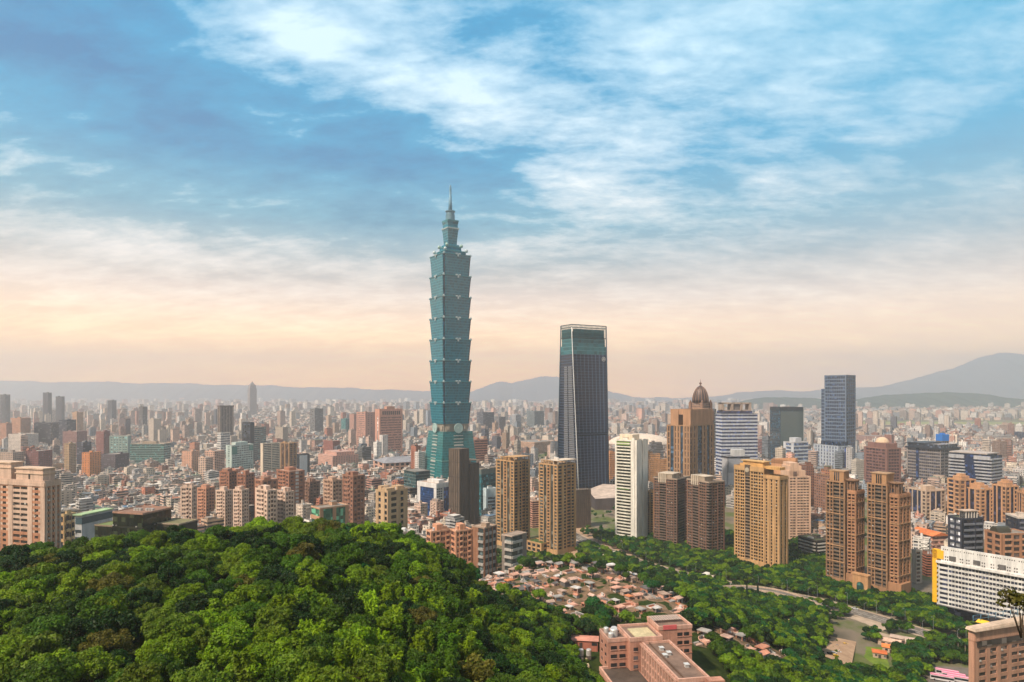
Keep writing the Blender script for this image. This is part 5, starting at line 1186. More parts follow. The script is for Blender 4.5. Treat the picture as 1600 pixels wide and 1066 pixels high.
o.add('roof_block', 'wall', c, o.X(.52), o.X(.9), o.Y(.2), o.Y(.75), o.h, o.h + 6); o.add('roof_cap', 'roof', (206, 180, 160), o.X(.45), o.X(.98), o.Y(.14), o.Y(.8), o.h + 7, o.h + 7.6); o.done()
o = B('apartment_block', 'reddish tan block with a dark barrel dome behind the white slab block', 1538, 1566, 1612, 836, 560, 36, base=880); c = (178, 128, 96)
k = o.block(wall=c, nf=7, L='p.4 w1 p.4 w1 p.4', Rr='p.4 b1 p.3 w1 p.3 b1 p.4', glass=(56, 46, 42), bay=(50, 44, 40), span=c, bal=(196, 148, 116)); o.roof(k, c, kit='s'); m = MB(); z = o.h
m.loft([[(o.X(.45) + 4.2 * math.cos(i * math.pi / 10), yy, z + 5.6 * math.sin(i * math.pi / 10)) for i in range(11)] for yy in (o.Y(.05), o.Y(.5))]); m.build('barrel_dome', M['metal'], o.root, (70, 66, 50)); o.done()
o = B('navy_house', 'navy block with a white framed top at the right edge', 1571, 1590, 1640, 810, 640, 36, base=870); k = o.block(wall=(50, 52, 66), nf=7, L='p.3 w1 p.3 w1 p.3', Rr='p.3 b2 p.3 b2 p.3', bay=(24, 28, 42), bal=(110, 112, 122)); o.roof(k, (206, 196, 184), (206, 186, 170), 's', 1.4); o.done()
o = B('school_building', 'pink school block with an orange sheet roof right of the bronze towers', 1423, 1458, 1482, 838, 640, 50, base=870); c = (220, 172, 152)
k = o.block(wall=c, nf=4, L='c1 ' * 5, Rr='c1 c1 c1', glass=(130, 96, 88), span=c); m = MB(); h = o.h
m.loft([[(-o.a - 1, -1.5, h), (1, -1.5, h), (1, o.b + 1, h), (-o.a - 1, o.b + 1, h)], [(-o.a - 1, o.b * .5 - .2, h + 3.4), (1, o.b * .5 - .2, h + 3.4), (1, o.b * .5 + .2, h + 3.4), (-o.a - 1, o.b * .5 + .2, h + 3.4)]]); m.build('orange_roof', M['roof'], o.root, (232, 132, 78)); o.done()
o = B('school_building', 'second orange roofed school wing behind the pink one', 1436, 1470, 1488, 828, 700, 50, base=850); k = o.block(wall=(210, 160, 140), nf=3, L='c1 ' * 4, Rr='c1 c1', glass=(130, 96, 88)); m = MB(); h = o.h
m.loft([[(-o.a - 1, -1.5, h), (1, -1.5, h), (1, o.b + 1, h), (-o.a - 1, o.b + 1, h)], [(-o.a - 1, o.b * .5 - .2, h + 3), (1, o.b * .5 - .2, h + 3), (1, o.b * .5 + .2, h + 3), (-o.a - 1, o.b * .5 + .2, h + 3)]]); m.build('orange_roof', M['roof'], o.root, (226, 128, 78)); o.done()
o = B('apartment_block', 'slim grey-white end wall block right behind the bronze towers', 1424, 1431, 1441, 862, 540, 40, base=915); k = o.block(wall=(196, 182, 168), nf=8, L='s1', Rr='b1 p.4', bay=(70, 56, 50)); o.roof(k, (196, 182, 168), kit='t'); o.done()
o = B('apartment_block', 'old brown brick row house block left of the yellow fin', 1438, 1448, 1466, 868, 560, 36, base=920); k = o.block(wall=(150, 92, 70), nf=8, L='b1', Rr='b1 p.3 b1 p.3', bay=(60, 44, 38), bal=(166, 104, 80)); o.roof(k, (150, 100, 80), kit='stt'); o.done()
# cinema: white layered block
o = B('cinema_block', 'white layered exhibition block with a dark ribbon below the striped tower', 1128, 1137, 1172, 713, 950, 22, base=775); k = o.block(wall=(196, 196, 200), nf=5, L='s1', Rr='s1'); o.add('dark_ribbon', 'glass', (30, 34, 46), -o.a - .3, .6, -.6, o.b, o.h - 3, o.h - .5); o.add('grey_panel', 'matte', (150, 152, 160), .1, .7, o.Y(.02), o.Y(.9), o.h - 24, o.h - 4); o.add('roof_house', 'wall', (206, 206, 206), o.X(.3), o.X(.9), o.Y(.3), o.Y(.8), o.h, o.h + 9)
for i in range(2): o.add('window_band', 'glass', (50, 64, 70), .0, .4, o.Y(.02), o.Y(.95), 4 + i * 12, 12 + i * 12)
o.done()
far('government_block', 'long orange tan government block behind the ivory tower', 1004, 1016, 1044, 710, 1050, 30, (214, 158, 108), style=1, base=765, steps=((.2, .9, .1, .6, 9, (220, 166, 116)),), land='orange tan government block')
far('government_wing', 'orange tan government wing between the dark tower and the ivory tower', 948, 953, 964, 708, 1080, 30, (210, 150, 104), style=1, base=765)
far('rounded_office', 'small grey office with a curved top between ivory tower and tan tower', 1013, 1019, 1036, 692, 1400, 30, (120, 116, 112), style=2, base=715, steps=((.1, .9, .05, .95, 6),))
far('purple_brick_block', 'purplish brick block right of the striped office tower', 1184, 1190, 1206, 682, 1500, 30, (150, 104, 98), style=2, base=712, steps=((.05, .95, .05, .95, 8, (206, 196, 186)),))
far('teal_office_slab', 'grey-teal slab tower just left of the striped office tower', 1100, 1108, 1119, 640, 1280, 30, (126, 140, 144), style=2, base=715)
# dome arena
o = thing('dome_arena', 'huge white shell dome arena behind the ivory balcony tower', 'arena', (*W(1000, 700, 1780)[:2], 0)); FOOT.append((o.location.x, 1780, 95)); SCREEN.append((1700, 955, 1045, 680, 712)); LAND.append((1000, 690, 'white dome arena'))
m = MB(); rings = []
for i in range(9):
    a = i / 8 * math.pi / 2; rings.append([(88 * math.cos(a) * math.cos(j * math.pi / 16), 70 * math.cos(a) * math.sin(j * math.pi / 16), 18 + 30 * math.sin(a)) for j in range(32)])
m.loft(rings, smooth=True); m.build('shell_roof', M['wall'], o, (226, 208, 190))
m = MB(); m.loft([[(88 * math.cos(j * math.pi / 16), 70 * math.sin(j * math.pi / 16), z) for j in range(32)] for z in (0, 18)]); m.build('drum_wall', M['wall'], o, (170, 158, 150))

# single far towers that stand out
FT = [(0, 8, 16, 617, 2900, (54, 52, 60), 'dark slab tower at the left edge far away', 2), (67, 75, 81, 614, 2900, (66, 62, 72), 'taller of the two dark slim towers far left', 1), (87, 96, 101, 620, 2850, (70, 66, 74), 'shorter of the two dark slim towers far left', 1),
      (168, 175, 182, 626, 2900, (80, 82, 92), 'dark blue-grey tower with a slanted top far left', 2), (484, 492, 505, 639, 2300, (126, 126, 126), 'plain grey banded tower left of the pinkish brick tower', 2), (53, 80, 93, 661, 1800, (70, 68, 78), 'wide dark office slab far left', 2),
      (92, 104, 119, 657, 1800, (62, 68, 84), 'dark blue office slab beside the wide dark one', 2), (0, 10, 19, 662, 1700, (190, 140, 116), 'salmon apartment block at the left edge', 0), (18, 32, 48, 654, 1750, (200, 150, 122), 'orange pink apartment block with paired stair towers', 0),
      (13, 40, 60, 679, 1500, (222, 208, 196), 'long white slab with barred facade on the left', 1), (98, 120, 136, 675, 1500, (150, 112, 106), 'purplish brown office with arched top windows', 1), (150, 162, 172, 675, 1450, (140, 92, 86), 'dark red brick block left of the aqua patterned office', 0),
      (0, 20, 38, 708, 1100, (190, 166, 150), 'pink tiled block with a teal blue roof on the left', 0), (40, 60, 82, 706, 1120, (130, 84, 80), 'purplish red brick block beside the teal blue roof', 0), (100, 108, 119, 694, 1250, (180, 150, 116), 'tan grid block left of the navy glass block', 0),
      (120, 130, 143, 692, 1300, (60, 64, 84), 'navy glass block with a white banded base', 2), (128, 140, 158, 708, 1200, (210, 136, 84), 'orange tiled house block with a cream wing', 4), (158, 180, 202, 711, 1250, (92, 82, 88), 'dark mauve apartment row below the aqua patterned office', 0),
      (113, 120, 130, 645, 1900, (206, 168, 138), 'cream tan rounded tower in the left distance', 1), (217, 223, 230, 636, 2300, (110, 104, 104), 'grey tower with a thin mast in the left distance', 2), (232, 240, 252, 655, 1900, (212, 196, 180), 'white tower with a blue glass corner in the left distance', 0),
      (186, 196, 204, 655, 2100, (112, 96, 96), 'dull brown tower in the left distance', 1), (284, 300, 312, 706, 1300, (206, 158, 132), 'salmon block with an orange stair tower right of the wide teal office', 4), (296, 304, 312, 693, 1500, (200, 140, 112), 'orange brick slab right of the wide teal office', 0),
      (310, 322, 333, 716, 1150, (216, 186, 166), 'pale pink slab below the crown tower', 3), (320, 335, 351, 706, 1200, (212, 172, 150), 'pink block with red-brown roof wall left of the aqua stepped office', 3), (533, 540, 547, 655, 2400, (60, 150, 150), 'bright teal glass block in the centre distance', 2),
      (546, 553, 559, 648, 2100, (190, 142, 124), 'pink brown slab left of the ribbed slab', 1), (745, 755, 772, 645, 2300, (92, 98, 110), 'pair of blue-grey slabs right of the teal tower', 2), (772, 780, 790, 652, 2400, (140, 136, 138), 'grey slab right of the blue-grey pair', 2),
      (800, 806, 814, 648, 2350, (196, 196, 198), 'white tower with two dark glass stripes', 2), (823, 835, 850, 643, 2600, (120, 134, 138), 'grey-teal office block in the distance left of the dark tower', 2), (752, 758, 764, 672, 1800, (84, 92, 104), 'small navy tower right of the teal tower', 2),
      (800, 835, 872, 692, 1700, (214, 172, 142), 'long row of cream apartments behind the tan twins', 3), (806, 815, 834, 712, 1250, (200, 196, 196), 'white hall with a navy sign board behind the tan twins', 4), (1550, 1562, 1573, 690, 1300, (150, 126, 112), 'brown tower with a blue rooftop sign at right', 0),
      (1516, 1530, 1545, 676, 2200, (90, 86, 96), 'dark mauve slab behind the curved hotel', 2), (1497, 1512, 1530, 673, 2300, (216, 204, 190), 'cream banded slab behind the curved hotel', 2), (1535, 1560, 1582, 682, 2000, (160, 152, 146), 'grey grid slab row behind the curved hotel', 0), (1585, 1595, 1620, 676, 2000, (56, 70, 96), 'navy round-topped hall at the right edge', 2),
      (1338, 1352, 1398, 682, 1900, (176, 140, 130), 'flat mauve hall behind the grid tower', 4), (1352, 1364, 1375, 655, 3000, (150, 130, 130), 'pinkish grey blocks near the airfield', 0), (905, 1000, 1010, 664, 2600, (150, 150, 154), 'long pale office slab behind the ivory tower', 2),
      (1030, 1040, 1052, 668, 2300, (110, 116, 130), 'blue-grey block in front of the distant arena', 2), (430, 442, 450, 668, 1800, (180, 166, 150), 'light grey-tan block in the centre left distance', 0), (505, 520, 531, 690, 1500, (150, 92, 80), 'low red-brown block before the ribbed slab', 0), (558, 566, 580, 700, 1350, (112, 114, 112), 'charcoal block at the foot of the ribbed slab', 2)]
for xl, xc, xr, top, D, c, lab, st in FT:
    far('office_tower' if top < 660 else 'city_block', lab, xl, xc, xr, top, D, 45, c, style=st, base=min(HZ + F * CH / D, 760), kit='s' if D > 1500 else 'sc')
# teal roof, sign boards and the like
o = thing('domed_spire_tower', 'slim grey tower with pyramid top far away, highest of the left distance', 'skyscraper', (*W(394, 650, 4200)[:2], 0), R(40)); LAND.append((394, 630, 'pyramid-topped far tower')); SCREEN.append((4200, 387, 401, 596, 654))
fmesh('wall', [(-22, 22, -22, 22, 0, 190, (150, 140, 138), (150, 140, 138), 1)], o); fmesh('upper_block', [(-18, 18, -18, 18, 190, 212, (150, 140, 138), (150, 140, 138), 1)], o)
m = MB(); m.loft([[(-15, -15, 212), (15, -15, 212), (15, 15, 212), (-15, 15, 212)], [(-5, -5, 226), (5, -5, 226), (5, 5, 226), (-5, 5, 226)], [(-1, -1, 236), (1, -1, 236), (1, 1, 236), (-1, 1, 236)]]); m.build('pyramid_top', M['metal'], o, (140, 132, 130))
# ---------------------------------------------------------------- the rest of the city
PAL = [(218, 188, 170), (224, 208, 188), (208, 162, 142), (192, 162, 136), (172, 168, 166), (230, 224, 216), (146, 112, 98), (180, 118, 94), (92, 92, 100), (140, 150, 160), (212, 196, 180), (200, 150, 132), (160, 136, 122), (206, 200, 194)]
PALN = ['pale pink', 'cream', 'salmon', 'tan', 'grey', 'off-white', 'brown', 'terracotta', 'charcoal', 'blue-grey', 'light beige', 'brick pink', 'dull brown', 'light grey']
ROOFS = [(150, 140, 130), (168, 152, 138), (126, 118, 112), (176, 112, 84), (214, 208, 200), (104, 128, 108), (96, 124, 150), (190, 160, 140), (140, 100, 80)]
ROOFN = ['grey roof', 'dusty roof', 'dark roof', 'rust-red roof', 'white roof', 'green roof', 'blue roof', 'pinkish roof', 'brown roof']
crest_px = [-300, 0, 100, 190, 260, 330, 390, 450, 520, 600, 640, 690, 750, 800, 860, 900, 1000, 1100, 1300, 1700]
crest_py = [868, 866, 850, 846, 836, 820, 814, 816, 806, 814, 838, 856, 862, 866, 878, 885, 900, 960, 1066, 1066]

def city_lots():
    rng = np.random.default_rng(11)
    foot = np.array(FOOT)
    lots = []
    th = -R(43); c, s = math.cos(th), math.sin(th)
    ave = np.array([[p.x, p.y] for p in avp])
    for r0, r1, p in ((430, 1000, 17), (1000, 1700, 19), (1700, 2800, 26), (2800, 4500, 38), (4500, 7300, 54), (7300, 11600, 90)):
        n = int(r1 * 1.5 / p)
        I, J = np.meshgrid(np.arange(-n, n), np.arange(-n, n)); I = I.ravel(); J = J.ravel()
        x = (c * I - s * J) * p + rng.normal(0, p * .05, I.size); y = (s * I + c * J) * p + rng.normal(0, p * .05, I.size) + 0
        px = CX + F * x / np.maximum(y, 1)
        ok = (y > r0) & (y <= r1) & (px > -90) & (px < 1690)
        ok &= ~(((I % 6) == 0) & (rng.random(I.size) < .9)) & ~(((J % 9) == 0) & (rng.random(I.size) < .9))
        ok &= rng.random(I.size) < .94
        front = np.interp(px, [-100, 300, 330, 560, 640, 660, 770, 900, 910, 1000, 1240, 1270, 1430, 1440, 1700], [440, 480, 560, 570, 590, 640, 760, 860, 905, 930, 860, 640, 640, 600, 600])
        ok &= y > front
        gpy = HZ + F * CH / np.maximum(y, 1)
        ok &= ~((px > 1325) & (gpy < 673) & (gpy > 657))                                  # airfield
        ok &= ~((px > 822) & (px < 885) & (gpy < 726) & (gpy > 693)) & ~((px > 1195) & (px < 1345) & (gpy > 690) & (gpy < 742) & (rng.random(I.size) < .5))
        ok &= ~((px > 880) & (px < 1010) & (y < 960))
        ok &= ~((px > 1130) & (px < 1160) & (y < 900)) & ~((px > 1300) & (px < 1330) & (y < 1000) & (rng.random(I.size) < .5))
        for k in np.nonzero(ok)[0]:
            X, Y = x[k], y[k]
            w, d = p * rng.uniform(.62, .98), p * rng.uniform(.62, .98)
            if foot.size and (np.hypot(foot[:, 0] - X, foot[:, 1] - Y) < foot[:, 2] * .92 + p * .42).any(): continue
            if Y < 1000 and (np.hypot(ave[:, 0] - X, ave[:, 1] - Y) < 26).any(): continue
            nz = math.sin(X * .004 + 1.3) * math.sin(Y * .0031 + .4) + .5 * math.sin(X * .011 + Y * .007)
            low = (90 < px[k] < 470) and 900 < Y < 1750
            if low: h = rng.uniform(6, 14) if rng.random() < .9 else rng.uniform(14, 24)
            elif Y < 1000: h = rng.uniform(10, 22) if rng.random() < .8 else rng.uniform(20, 34)
            elif Y < 1700: h = rng.uniform(10, 22) + 6 * max(nz, 0)
            else: h = rng.uniform(11, 24) + 9 * max(nz, 0)
            if Y > 1100 and rng.random() < (.05 + .05 * max(nz, 0)) and not low: h = rng.uniform(30, 62 if Y < 2500 else 88); w *= .8; d *= .8
            if 1325 < px[k] and 3300 < Y < 5200: h = rng.uniform(18, 60) if Y > 3900 else min(h, 14)
            if px[k] > 1250 and Y < 900: h = min(h, 20)
            if px[k] > 880 and Y < 1000: h = min(h, 22)
            warm = rng.random() < np.interp(px[k], [0, 700, 1000, 1600], [.78, .75, .55, .5])
            ci = int(rng.choice([0, 1, 2, 3, 7, 10, 11, 0, 1, 10, 0, 1, 10, 13, 5]) if warm else rng.choice([4, 5, 6, 8, 9, 12, 13, 5, 13, 4, 9]))
            ri = int(rng.choice(9, p=[.20, .13, .10, .12, .22, .07, .05, .08, .03]) if low else rng.choice(9, p=[.34, .2, .12, .07, .08, .04, .02, .10, .03]))
            jit = rng.uniform(.86, 1.1)
            lots.append(dict(x=X, y=Y, w=w, d=d, h=h, yaw=th + rng.normal(0, .03), ci=ci, ri=ri, j=jit, st=int(rng.integers(0, 5)), shed=rng.random(), hut=rng.random(), seed=int(rng.integers(1 << 30)), low=low, z0=max(0.0, tz(X, Y) - .3) if Y < 600 else 0.0))
    return lots
LOTS = city_lots()

def lot_boxes(l, detail):
    """boxes in the lot's own frame, centre of its footprint at the origin"""
    w, d, h = l['w'] / 2, l['d'] / 2, l['h']; r = random.Random(l['seed'])
    cw = tuple(min(255, v * l['j']) for v in PAL[l['ci']]); cr = ROOFS[l['ri']]
    flat = ROOFS[l['seed'] % 3]; N = len(FAC)
    shed = l['shed'] < (.8 if l['low'] else .5); out = {'wall': [(-w, w, -d, d, 0, h, cw, flat if shed else cr, l['st'])]}
    if shed:
        f0, f1, g0, g1 = r.uniform(.0, .3), r.uniform(.6, 1), r.uniform(0, .3), r.uniform(.6, 1)
        out['roof_shed'] = [(-w + 2 * w * f0, -w + 2 * w * f1, -d + 2 * d * g0, -d + 2 * d * g1, h, h + r.uniform(2.2, 3.4), tuple(v * .8 for v in cw), cr, 4)]
    if l['hut'] < .75:
        a = r.uniform(-.5, .3) * w; b = r.uniform(-.5, .3) * d; s = min(w, d) * r.uniform(.3, .5)
        out['stair_house'] = [(a, a + s, b, b + s * 1.2, h, h + r.uniform(3.8, 6.5), cw, flat, 4)]
    if detail:
        t = .3; p = 1.0
        out['parapet'] = [(-w - .1, w + .1, -d - .1, -d + t, h - .2, h + p, cw, cw, 4), (-w - .1, w + .1, d - t, d + .1, h - .2, h + p, cw, cw, 4), (-w - .1, -w + t, -d + t, d - t, h - .2, h + p, cw, cw, 4), (w - t, w + .1, -d + t, d - t, h - .2, h + p, cw, cw, 4)]
        nf = max(2, int(h / 3.2)); led = tuple(min(255, v * 1.06) for v in cw); bal = []
        f0 = r.choice((.08, .3, .5)); f1 = f0 + r.choice((.3, .42))
        for i in range(1, nf):
            z = i * h / nf
            bal.append((-w + 2 * w * f0, -w + 2 * w * f1, -d - .9, -d, z - .1, z + 1.0, led, led, 4)); bal.append((w, w + .9, -d + 2 * d * f0, -d + 2 * d * f1, z - .1, z + 1.0, led, led, 4))
        out['balcony_stack'] = bal
    return out

def city():
    L = sorted(LOTS, key=lambda l: l['y'])
    cover = np.zeros((1066, 1600), bool)
    xs = np.arange(1600); cr = np.interp(xs, crest_px, crest_py)
    cover[np.arange(1066)[:, None] > cr[None]] = True
    scr = sorted(SCREEN); si = 0
    def rect(x0, x1, y0, y1): return slice(max(int(y0), 0), max(0, min(int(y1) + 1, 1066))), slice(max(int(x0), 0), max(0, min(int(x1) + 1, 1600)))
    for l in L:
        while si < len(scr) and scr[si][0] < l['y']:
            _, a, b, t, u = scr[si]; cover[rect(a, b, t, u)] = True; si += 1
        k = F / l['y']; cx_ = CX + l['x'] * k; hw = (l['w'] + l['d']) * .35 * k
        y1 = HZ + (CH - l['z0']) * k; y0 = HZ + (CH - l['z0'] - l['h'] - 2) * k
        rr = rect(cx_ - hw, cx_ + hw, y0, y1); sub = cover[rr]
        l['vis'] = int((~sub).sum()) if sub.size else 0; cover[rr] = True
        l['px'], l['py'] = cx_, (y0 + y1) / 2; l['area'] = sub.size
    near = sorted([l for l in L if l['y'] < 1000], key=lambda l: -l['vis'])
    pick = sorted(L, key=lambda l: -l['vis'])[:296]
    ids = {id(l) for l in pick}
    # labels: look first, then the nearest landmark
    land = [(a, b, n) for a, b, n in LAND]
    seen = {}
    for l in pick:
        q = min(land, key=lambda t: abs(t[0] - l['px']) + 1.6 * abs(t[1] - l['py']))
        dx, dy = l['px'] - q[0], l['py'] - q[1]
        rel = ('left of' if dx < 0 else 'right of') if abs(dx) > abs(dy) * .8 else ('behind' if dy < 0 else 'before')
        size = 'low' if l['h'] < 13 else 'mid-rise' if l['h'] < 26 else 'high'
        kind = 'house' if l['h'] < 13 else 'block'
        feat = ROOFN[l['ri']].replace(' roof', ' roof shed' if l['shed'] < (.8 if l['low'] else .5) else ' roof')
        l['lab'] = (f"{size} {PALN[l['ci']]} {kind}, {feat},", f"{rel} the {q[2]}")
        seen.setdefault(l['lab'], []).append(l)
    ORD = ['first', 'second', 'third', 'fourth', 'fifth', 'sixth', 'seventh', 'eighth', 'ninth', 'tenth']
    for l in pick:
        m = sorted(seen[l['lab']], key=lambda q: q['px']); a, b = l['lab']
        if len(m) == 1: lab = f"{a} {b}"
        elif len(m) == 2: lab = f"{'left' if m[0] is l else 'right'} of two: {a} {b}"
        else: lab = f"{ORD[min(m.index(l), 9)]} of row: {a} {b}"
        if len(lab.split()) > 16: lab = lab.replace(' shed,', ',')
        l['label'] = lab
    allm = FAC + [M['roofattr']]
    for l in pick:
        o = thing('city_block' if l['h'] >= 13 else 'row_house', l['label'], 'building' if l['h'] >= 13 else 'house', (l['x'], l['y'], l['z0']), l['yaw'], 'city blocks of the basin')
        for nm, bxs in lot_boxes(l, l['y'] < 1500).items():
            fmesh(nm, bxs, o)
        if l['hut'] > .3 and l['y'] < 1300:
            r = random.Random(l['seed'] + 1)
            for i in range(r.choice((1, 1, 2))): cyl(o, 'water_tank', 'metal', (200, 200, 198), r.uniform(-.3, .3) * l['w'], r.uniform(-.3, .3) * l['d'], l['h'], 1.0, 2.2)
    # everything smaller: one mass
    V, UV, C, MI = [], [], [], []
    for l in L:
        if id(l) in ids: continue
        if l['y'] < 1000 and l['vis'] == 0 and l['area'] > 0: continue
        c, s = math.cos(l['yaw']), math.sin(l['yaw'])
        for nm, bxs in lot_boxes(l, False).items():
            for b in bxs:
                v, u, cc, mi = fbox(*b)
                V += [(l['x'] + c * p[0] - s * p[1], l['y'] + s * p[0] + c * p[1], l['z0'] + p[2]) for p in v]; UV += u; C += [lin(q) for q in cc]; MI += mi
    f = np.arange(len(V)).reshape(-1, 4)
    o = link('distant_city', mesh_np('distant_city', V, f, allm, MI, col=np.array(C), uv=np.array(UV))); tag(o, kind='stuff')
city()
# ---------------------------------------------------------------- the pink school-like building on the slope
def pink_school():
    D0 = 300; base = 36
    C = W(1003, 1003, 271); rz = math.atan2(-.985, .17)            # axis of the long wing, running towards the camera
    t = thing('institute_building', 'salmon tiled institute of flat roofed wings among the trees, nearest building', 'building', (C.x, C.y, 0), rz)
    FOOT.append((C.x + 5, C.y, 30)); LAND.append((1030, 1010, 'salmon institute')); t.scale = (1, -1, 1)
    c, c2, lt, rf = (196, 142, 120), (180, 118, 92), (212, 166, 146), (136, 112, 98)
    def wing(name, x0, x1, y0, y1, z1, roof=True):
        bx(t, 'wall', 'wall', c, x0, x1, y0, y1, base, z1); bx(t, 'roof', 'roof', rf, x0 + .4, x1 - .4, y0 + .4, y1 - .4, z1 - .02, z1 + .22)
        m = MB(); e, k, p = .15, .5, 1.1
        m.box(x0 - e, x1 + e, y0 - e, y0 + k, z1 - .5, z1 + p); m.box(x0 - e, x1 + e, y1 - k, y1 + e, z1 - .5, z1 + p); m.box(x0 - e, x0 + k, y0 + k, y1 - k, z1 - .5, z1 + p); m.box(x1 - k, x1 + e, y0 + k, y1 - k, z1 - .5, z1 + p)
        m.build('parapet', M['wall'], t, lt)
    def windows(side, fixed, u0, u1, n, zs, w=.62, h=1.5, out=1):
        for z in zs:
            for i in range(n):
                a = u0 + (u1 - u0) * (i + .5 - w / 2) / n; b = u0 + (u1 - u0) * (i + .5 + w / 2) / n
                if side == 'x': bx(t, 'window', 'glass', (52, 50, 52), fixed - .06, fixed + .06, a, b, z, z + h); bx(t, 'window_sill', 'wall', lt, fixed - .2, fixed + .2, a - .1, b + .1, z - .25, z - .05)
                else: bx(t, 'window', 'glass', (52, 50, 52), a, b, fixed - .06, fixed + .06, z, z + h); bx(t, 'window_sill', 'wall', lt, a - .1, b + .1, fixed - .2, fixed + .2, z - .25, z - .05)
    # local frame: x runs towards the camera along the wing, y to the right-hand (negative) / left-hand (positive) side
    zw = CH - (1004 - HZ) * 273 / F
    wing('long', 0, 36, -12, 0, zw)
    for i in range(13): bx(t, 'pilaster', 'wall', lt, 1 + i * 2.7, 1.7 + i * 2.7, 0, .8, zw - 12, zw + .6)          # ribs of the left side
    bx(t, 'fascia', 'wall', lt, 0, 36, .8, 1.0, zw - .2, zw + .8); bx(t, 'roof_gutter', 'roof', (120, 96, 82), 1, 35.4, -3.2, -2.7, zw + .2, zw + 1.0)
    windows('y', .06, 1, 36, 13, [zw - 4.2 - 3.6 * k for k in range(4)], .66, 2.0)
    for k in range(4): bx(t, 'floor_ledge', 'wall', lt, 0, 36, 0, .5, zw - 5.0 - 3.6 * k, zw - 4.6 - 3.6 * k)
    for (x, y) in ((7, -6), (12, -7), (14, -4.5), (24, -9)):
        bx(t, 'roof_vent', 'metal', (206, 204, 200), x, x + 1.6, y, y + 1.4, zw + .2, zw + 1.3); bx(t, 'roof_vent_hood', 'metal', (222, 220, 216), x - .2, x + 1.8, y - .2, y + 1.6, zw + 1.3, zw + 1.55)
    wing('end', 36, 41, -16, -4, zw - 3.0); bx(t, 'end_pylon', 'wall', c, 36.5, 40, -16, -10, base, zw + 1.2)
    wing('end', 36, 40, -4, 2, zw - 8)
    # taller rear blocks: left, centre, right
    z1 = CH - (966 - HZ) * 290 / F
    wing('rear', -16, 0, -9, 5, z1 - 2.5); wing('rear', -15, -3.2, 5, 13.5, z1 - 3.4)
    wing('rear', -17, -4, -24, -9, z1)
    windows('x', -3.1, 5.5, 13, 2, [z1 - 7 - 3.6 * k for k in range(5)], .7, 1.5); windows('y', 13.56, -14, -4, 2, [z1 - 7 - 3.6 * k for k in range(5)], .3, 1.2)
    windows('x', -3.94, -23, -17, 2, [z1 - 3.6 - 3.6 * k for k in range(4)], .75, 1.6); windows('x', 0.06, .8, 4.6, 1, [z1 - 7 - 3.6 * k for k in range(5)], .5, 1.5)
    bx(t, 'red_panel', 'matte', (206, 92, 92), -4.2, -3.7, -17, -11, z1 - .4, z1 + 1.4)
    for k in range(4): bx(t, 'tile_band', 'wall', c2, -17.1, -3.8, -24.1, -17.6, z1 - 3.8 - 3.6 * k, z1 - 3.5 - 3.6 * k)
    for (x, y, r, h) in ((-8, 9.5, 1.7, 3.2), (-5.6, 11.6, 1.1, 2.4), (-12, 8, 1.3, 2.4), (-12.5, 11.4, 1.1, 2.2)): cyl(t, 'water_tank', 'metal', (206, 204, 200), x, y, z1 - 3.2, r, h)
    for i in range(9): m = MB(); m.tube([(-14.6 + i * 1.4, 13.2, z1 - 3), (-14.6 + i * 1.4, 13.2, z1 - 1)], .06); m.build('railing_post', M['metal'], t, (150, 120, 104))
    for i in range(12): bx(t, 'roof_panel', 'metal', (196, 170, 152), -16, -10, -22 + i * 1.1, -21.2 + i * 1.1, z1 + 1.4, z1 + 1.55)
    bx(t, 'sunken_court', 'wall', (206, 190, 150), -12, -2, -7, 2, z1 - 2.3, z1 - 1.9)
    # lower flat roof on the left
    bx(t, 'low_wing', 'wall', c, -4, 26, 1.2, 17, base - 6, base + 6); bx(t, 'low_roof', 'roof', (92, 80, 72), -3.4, 25.6, 1.6, 16.4, base + 6, base + 6.2)
    bx(t, 'low_parapet', 'wall', lt, -4.2, 26, 16.4, 17.2, base + 5.6, base + 7.2); bx(t, 'low_parapet', 'wall', lt, -4.2, -3.4, 1.2, 16.4, base + 5.6, base + 7.2)
pink_school()

# ---------------------------------------------------------------- plants
def mat_leaf(name, trans=0.28):
    m, t, b = mat_base(name)
    ca = t.new('ShaderNodeVertexColor', layer_name='col').outputs[0]
    oi = t.new('ShaderNodeObjectInfo')
    c = t.mix(1.0, oi.outputs['Color'], ca, 'MULTIPLY')
    h = t.new('ShaderNodeHueSaturation'); t.put(h.inputs['Hue'], t.maprange(oi.outputs['Random'], 0, 1, .494, .512)); t.put(h.inputs['Value'], t.maprange(oi.outputs['Random'], 0, 1, .8, 1.15)); t.put(h.inputs['Color'], c)
    t.put(b.inputs['Base Color'], h.outputs[0]); b.inputs['Roughness'].default_value = .55; b.inputs['Specular IOR Level'].default_value = .18
    tr = t.new('ShaderNodeBsdfTranslucent'); t.put(tr.inputs[0], h.outputs[0])
    mx = t.new('ShaderNodeMixShader'); mx.inputs[0].default_value = trans
    out = [n for n in t.n if n.type == 'OUTPUT_MATERIAL'][0]
    t.l.new(b.outputs[0], mx.inputs[1]); t.l.new(tr.outputs[0], mx.inputs[2]); t.l.new(mx.outputs[0], out.inputs[0])
    return m
M['leaf'] = mat_leaf('leaf')
M['bark'] = mat_plain('bark', .95)

